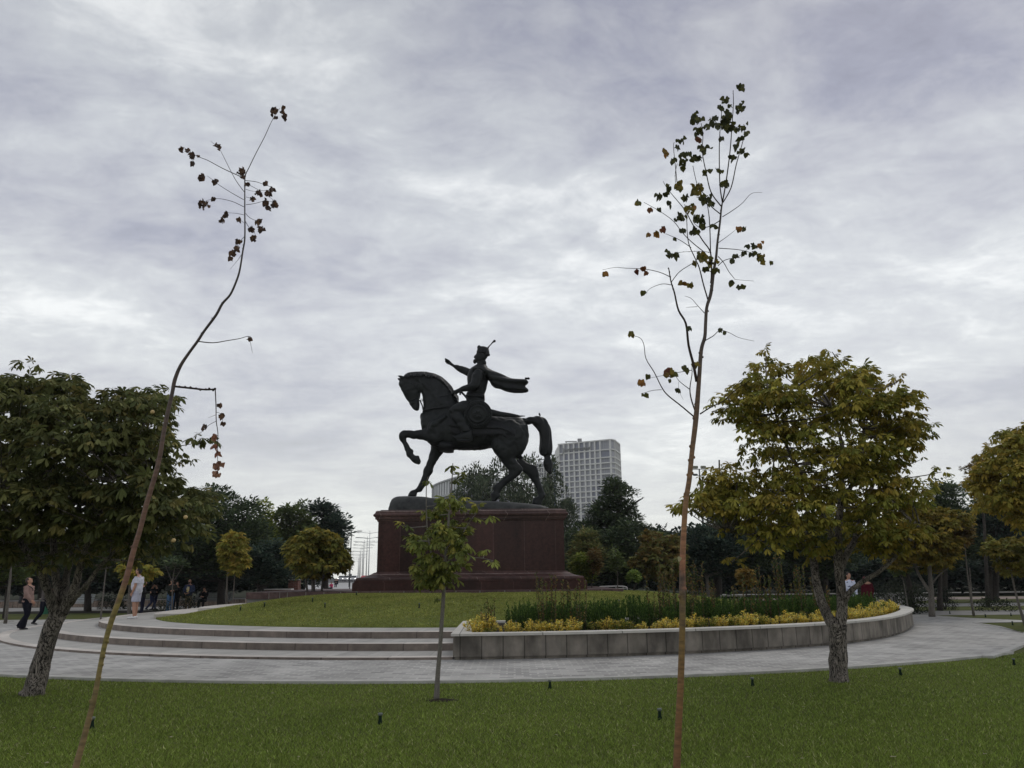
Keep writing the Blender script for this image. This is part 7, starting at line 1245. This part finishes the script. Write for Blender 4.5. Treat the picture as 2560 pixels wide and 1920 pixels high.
# curved grey building behind the horse's legs
cp_ = [(1082, 1214, 292), (1100, 1206.5, 281), (1126, 1196.5, 271), (1150, 1190, 264), (1176, 1186, 260), (1200, 1186, 261), (1225, 1189, 265), (1260, 1195, 275), (1300, 1204, 290)]
H2 = at(1176, 1186, 260).z; pts2 = catmull([(at(x, y, Y).x, Y, 0) for x, y, Y in cp_], 4); cb = thing('curved_building', 'curved grey building with vertical fins behind the horse legs', 'building', (pts2[16].x, pts2[16].y, 0))
bm = bmesh.new(); ft = [(p_.x, p_.y) for p_ in pts2] + [(pts2[-1].x, 330), (pts2[0].x, 330)]; ringloft(bm, [[(x, y, 0) for x, y in ft], [(x, y, H2 - .3) for x, y in ft]]); link('core', from_bm(bm), flat('blue grey glazing', (.28, .29, .33), .3), cb, smooth=False)
def ribbon(z0, z1, off, mat, name):
    bm = bmesh.new(); rings = []
    for i, p_ in enumerate(pts2):
        t = (pts2[min(i + 1, len(pts2) - 1)] - pts2[max(i - 1, 0)]).normalized(); n3 = Vector((t.y, -t.x, 0)) * off; rings.append([p_ + Vector((0, 0, z0)), p_ + n3 + Vector((0, 0, z0)), p_ + n3 + Vector((0, 0, z1)), p_ + Vector((0, 0, z1))])
    ringloft(bm, rings); link(name, from_bm(bm), mat, cb, smooth=False)
M_rib = flat('pale parapet', (.42, .43, .43), .7); ribbon(H2 - .5, H2, .6, M_rib, 'parapet'); ribbon(H2 - 5.9, H2 - 5.2, .7, M_rib, 'band'); ribbon(H2 - 8.9, H2 - 8.4, .7, M_rib, 'band'); ribbon(H2 - 5.2, H2 - .5, .15, flat('pale grey panels', (.56, .57, .57), .6), 'upper_panels'); ribbon(H2 - 8.4, H2 - 5.9, .12, flat('violet grey band', (.13, .13, .17), .5), 'dark_band')
bm = bmesh.new(); fine = catmull([(p_.x, p_.y, 0) for p_ in pts2[::2]], 4)
for i in range(0, len(fine) - 1, 2):
    t = (fine[i + 1] - fine[i]).normalized(); n3 = Vector((t.y, -t.x, 0)); c = fine[i] + n3 * .26; box(bm, (c.x, c.y, H2 - 2.8), (.12, .22, 4.6), rz=math.atan2(t.y, t.x))
    if i % 4 == 0: box(bm, (c.x, c.y, (H2 - 8.9) / 2), (.5, .6, H2 - 8.9), rz=math.atan2(t.y, t.x))
link('fins', from_bm(bm), flat('fin grey', (.16, .165, .17), .6), cb, smooth=False)
# blue glass building left of the tower
gb = thing('glass_building', 'lower blue glazed building between the bronze tail and the pale tower', 'building', (at(1367, 1160, 530).x, 540, 0)); xa, xb, xc = at(1335, 1160, 530).x, at(1383, 1160, 530).x, at(1398, 1160, 530).x; H3 = at(1367, 1155, 530).z
bm = bmesh.new(); box(bm, ((xa + xb) / 2, 545, H3 / 2 - .5), (xb - xa, 30, H3 - 1)); link('core', from_bm(bm), M_win, gb, smooth=False); bm = bmesh.new(); box(bm, ((xb + xc) / 2, 543, H3 / 2), (xc - xb, 30, H3)); link('glass_wing', from_bm(bm), flat('blue glass', (.12, .15, .24), .15), gb, smooth=False)
bm = bmesh.new()
for k in range(9): box(bm, (xa + (xb - xa) * k / 8, 529.6, H3 / 2), (.6, .8, H3))
for k in range(16): box(bm, ((xa + xb) / 2, 529.3, H3 - .4 - 3.5 * k), (xb - xa, .9, .6))
link('facade_grid', from_bm(bm), M_conc, gb, smooth=False); bm = bmesh.new(); q1 = at(1343, 1149, 535); q2 = at(1382, 1149, 535); tube(bm, [q1, q2], .35, 6); box(bm, (at(1387, 1148, 535).x, 535, H3 + 1.2), (3.4, 2, 2.4)); link('roof_crane', from_bm(bm), flat('roof plant grey', (.22, .22, .22), .7), gb, smooth=False)

# ------------------------------------------------------------------ air between here and the towers
if HAZE:
    bm = bmesh.new(); box(bm, (0, 290, 59), (900, 700, 120)); hz_ = link('haze', from_bm(bm), None, smooth=False); hz_['kind'] = 'stuff'
    m = bpy.data.materials.new('haze'); m.use_nodes = True; t = m.node_tree; t.nodes.clear(); ou = t.nodes.new('ShaderNodeOutputMaterial'); pv = t.nodes.new('ShaderNodeVolumePrincipled'); pv.inputs['Color'].default_value = (.95, .96, 1, 1); pv.inputs['Density'].default_value = HAZE; pv.inputs['Anisotropy'].default_value = .2; t.links.new(pv.outputs[0], ou.inputs['Volume']); hz_.data.materials.append(m)
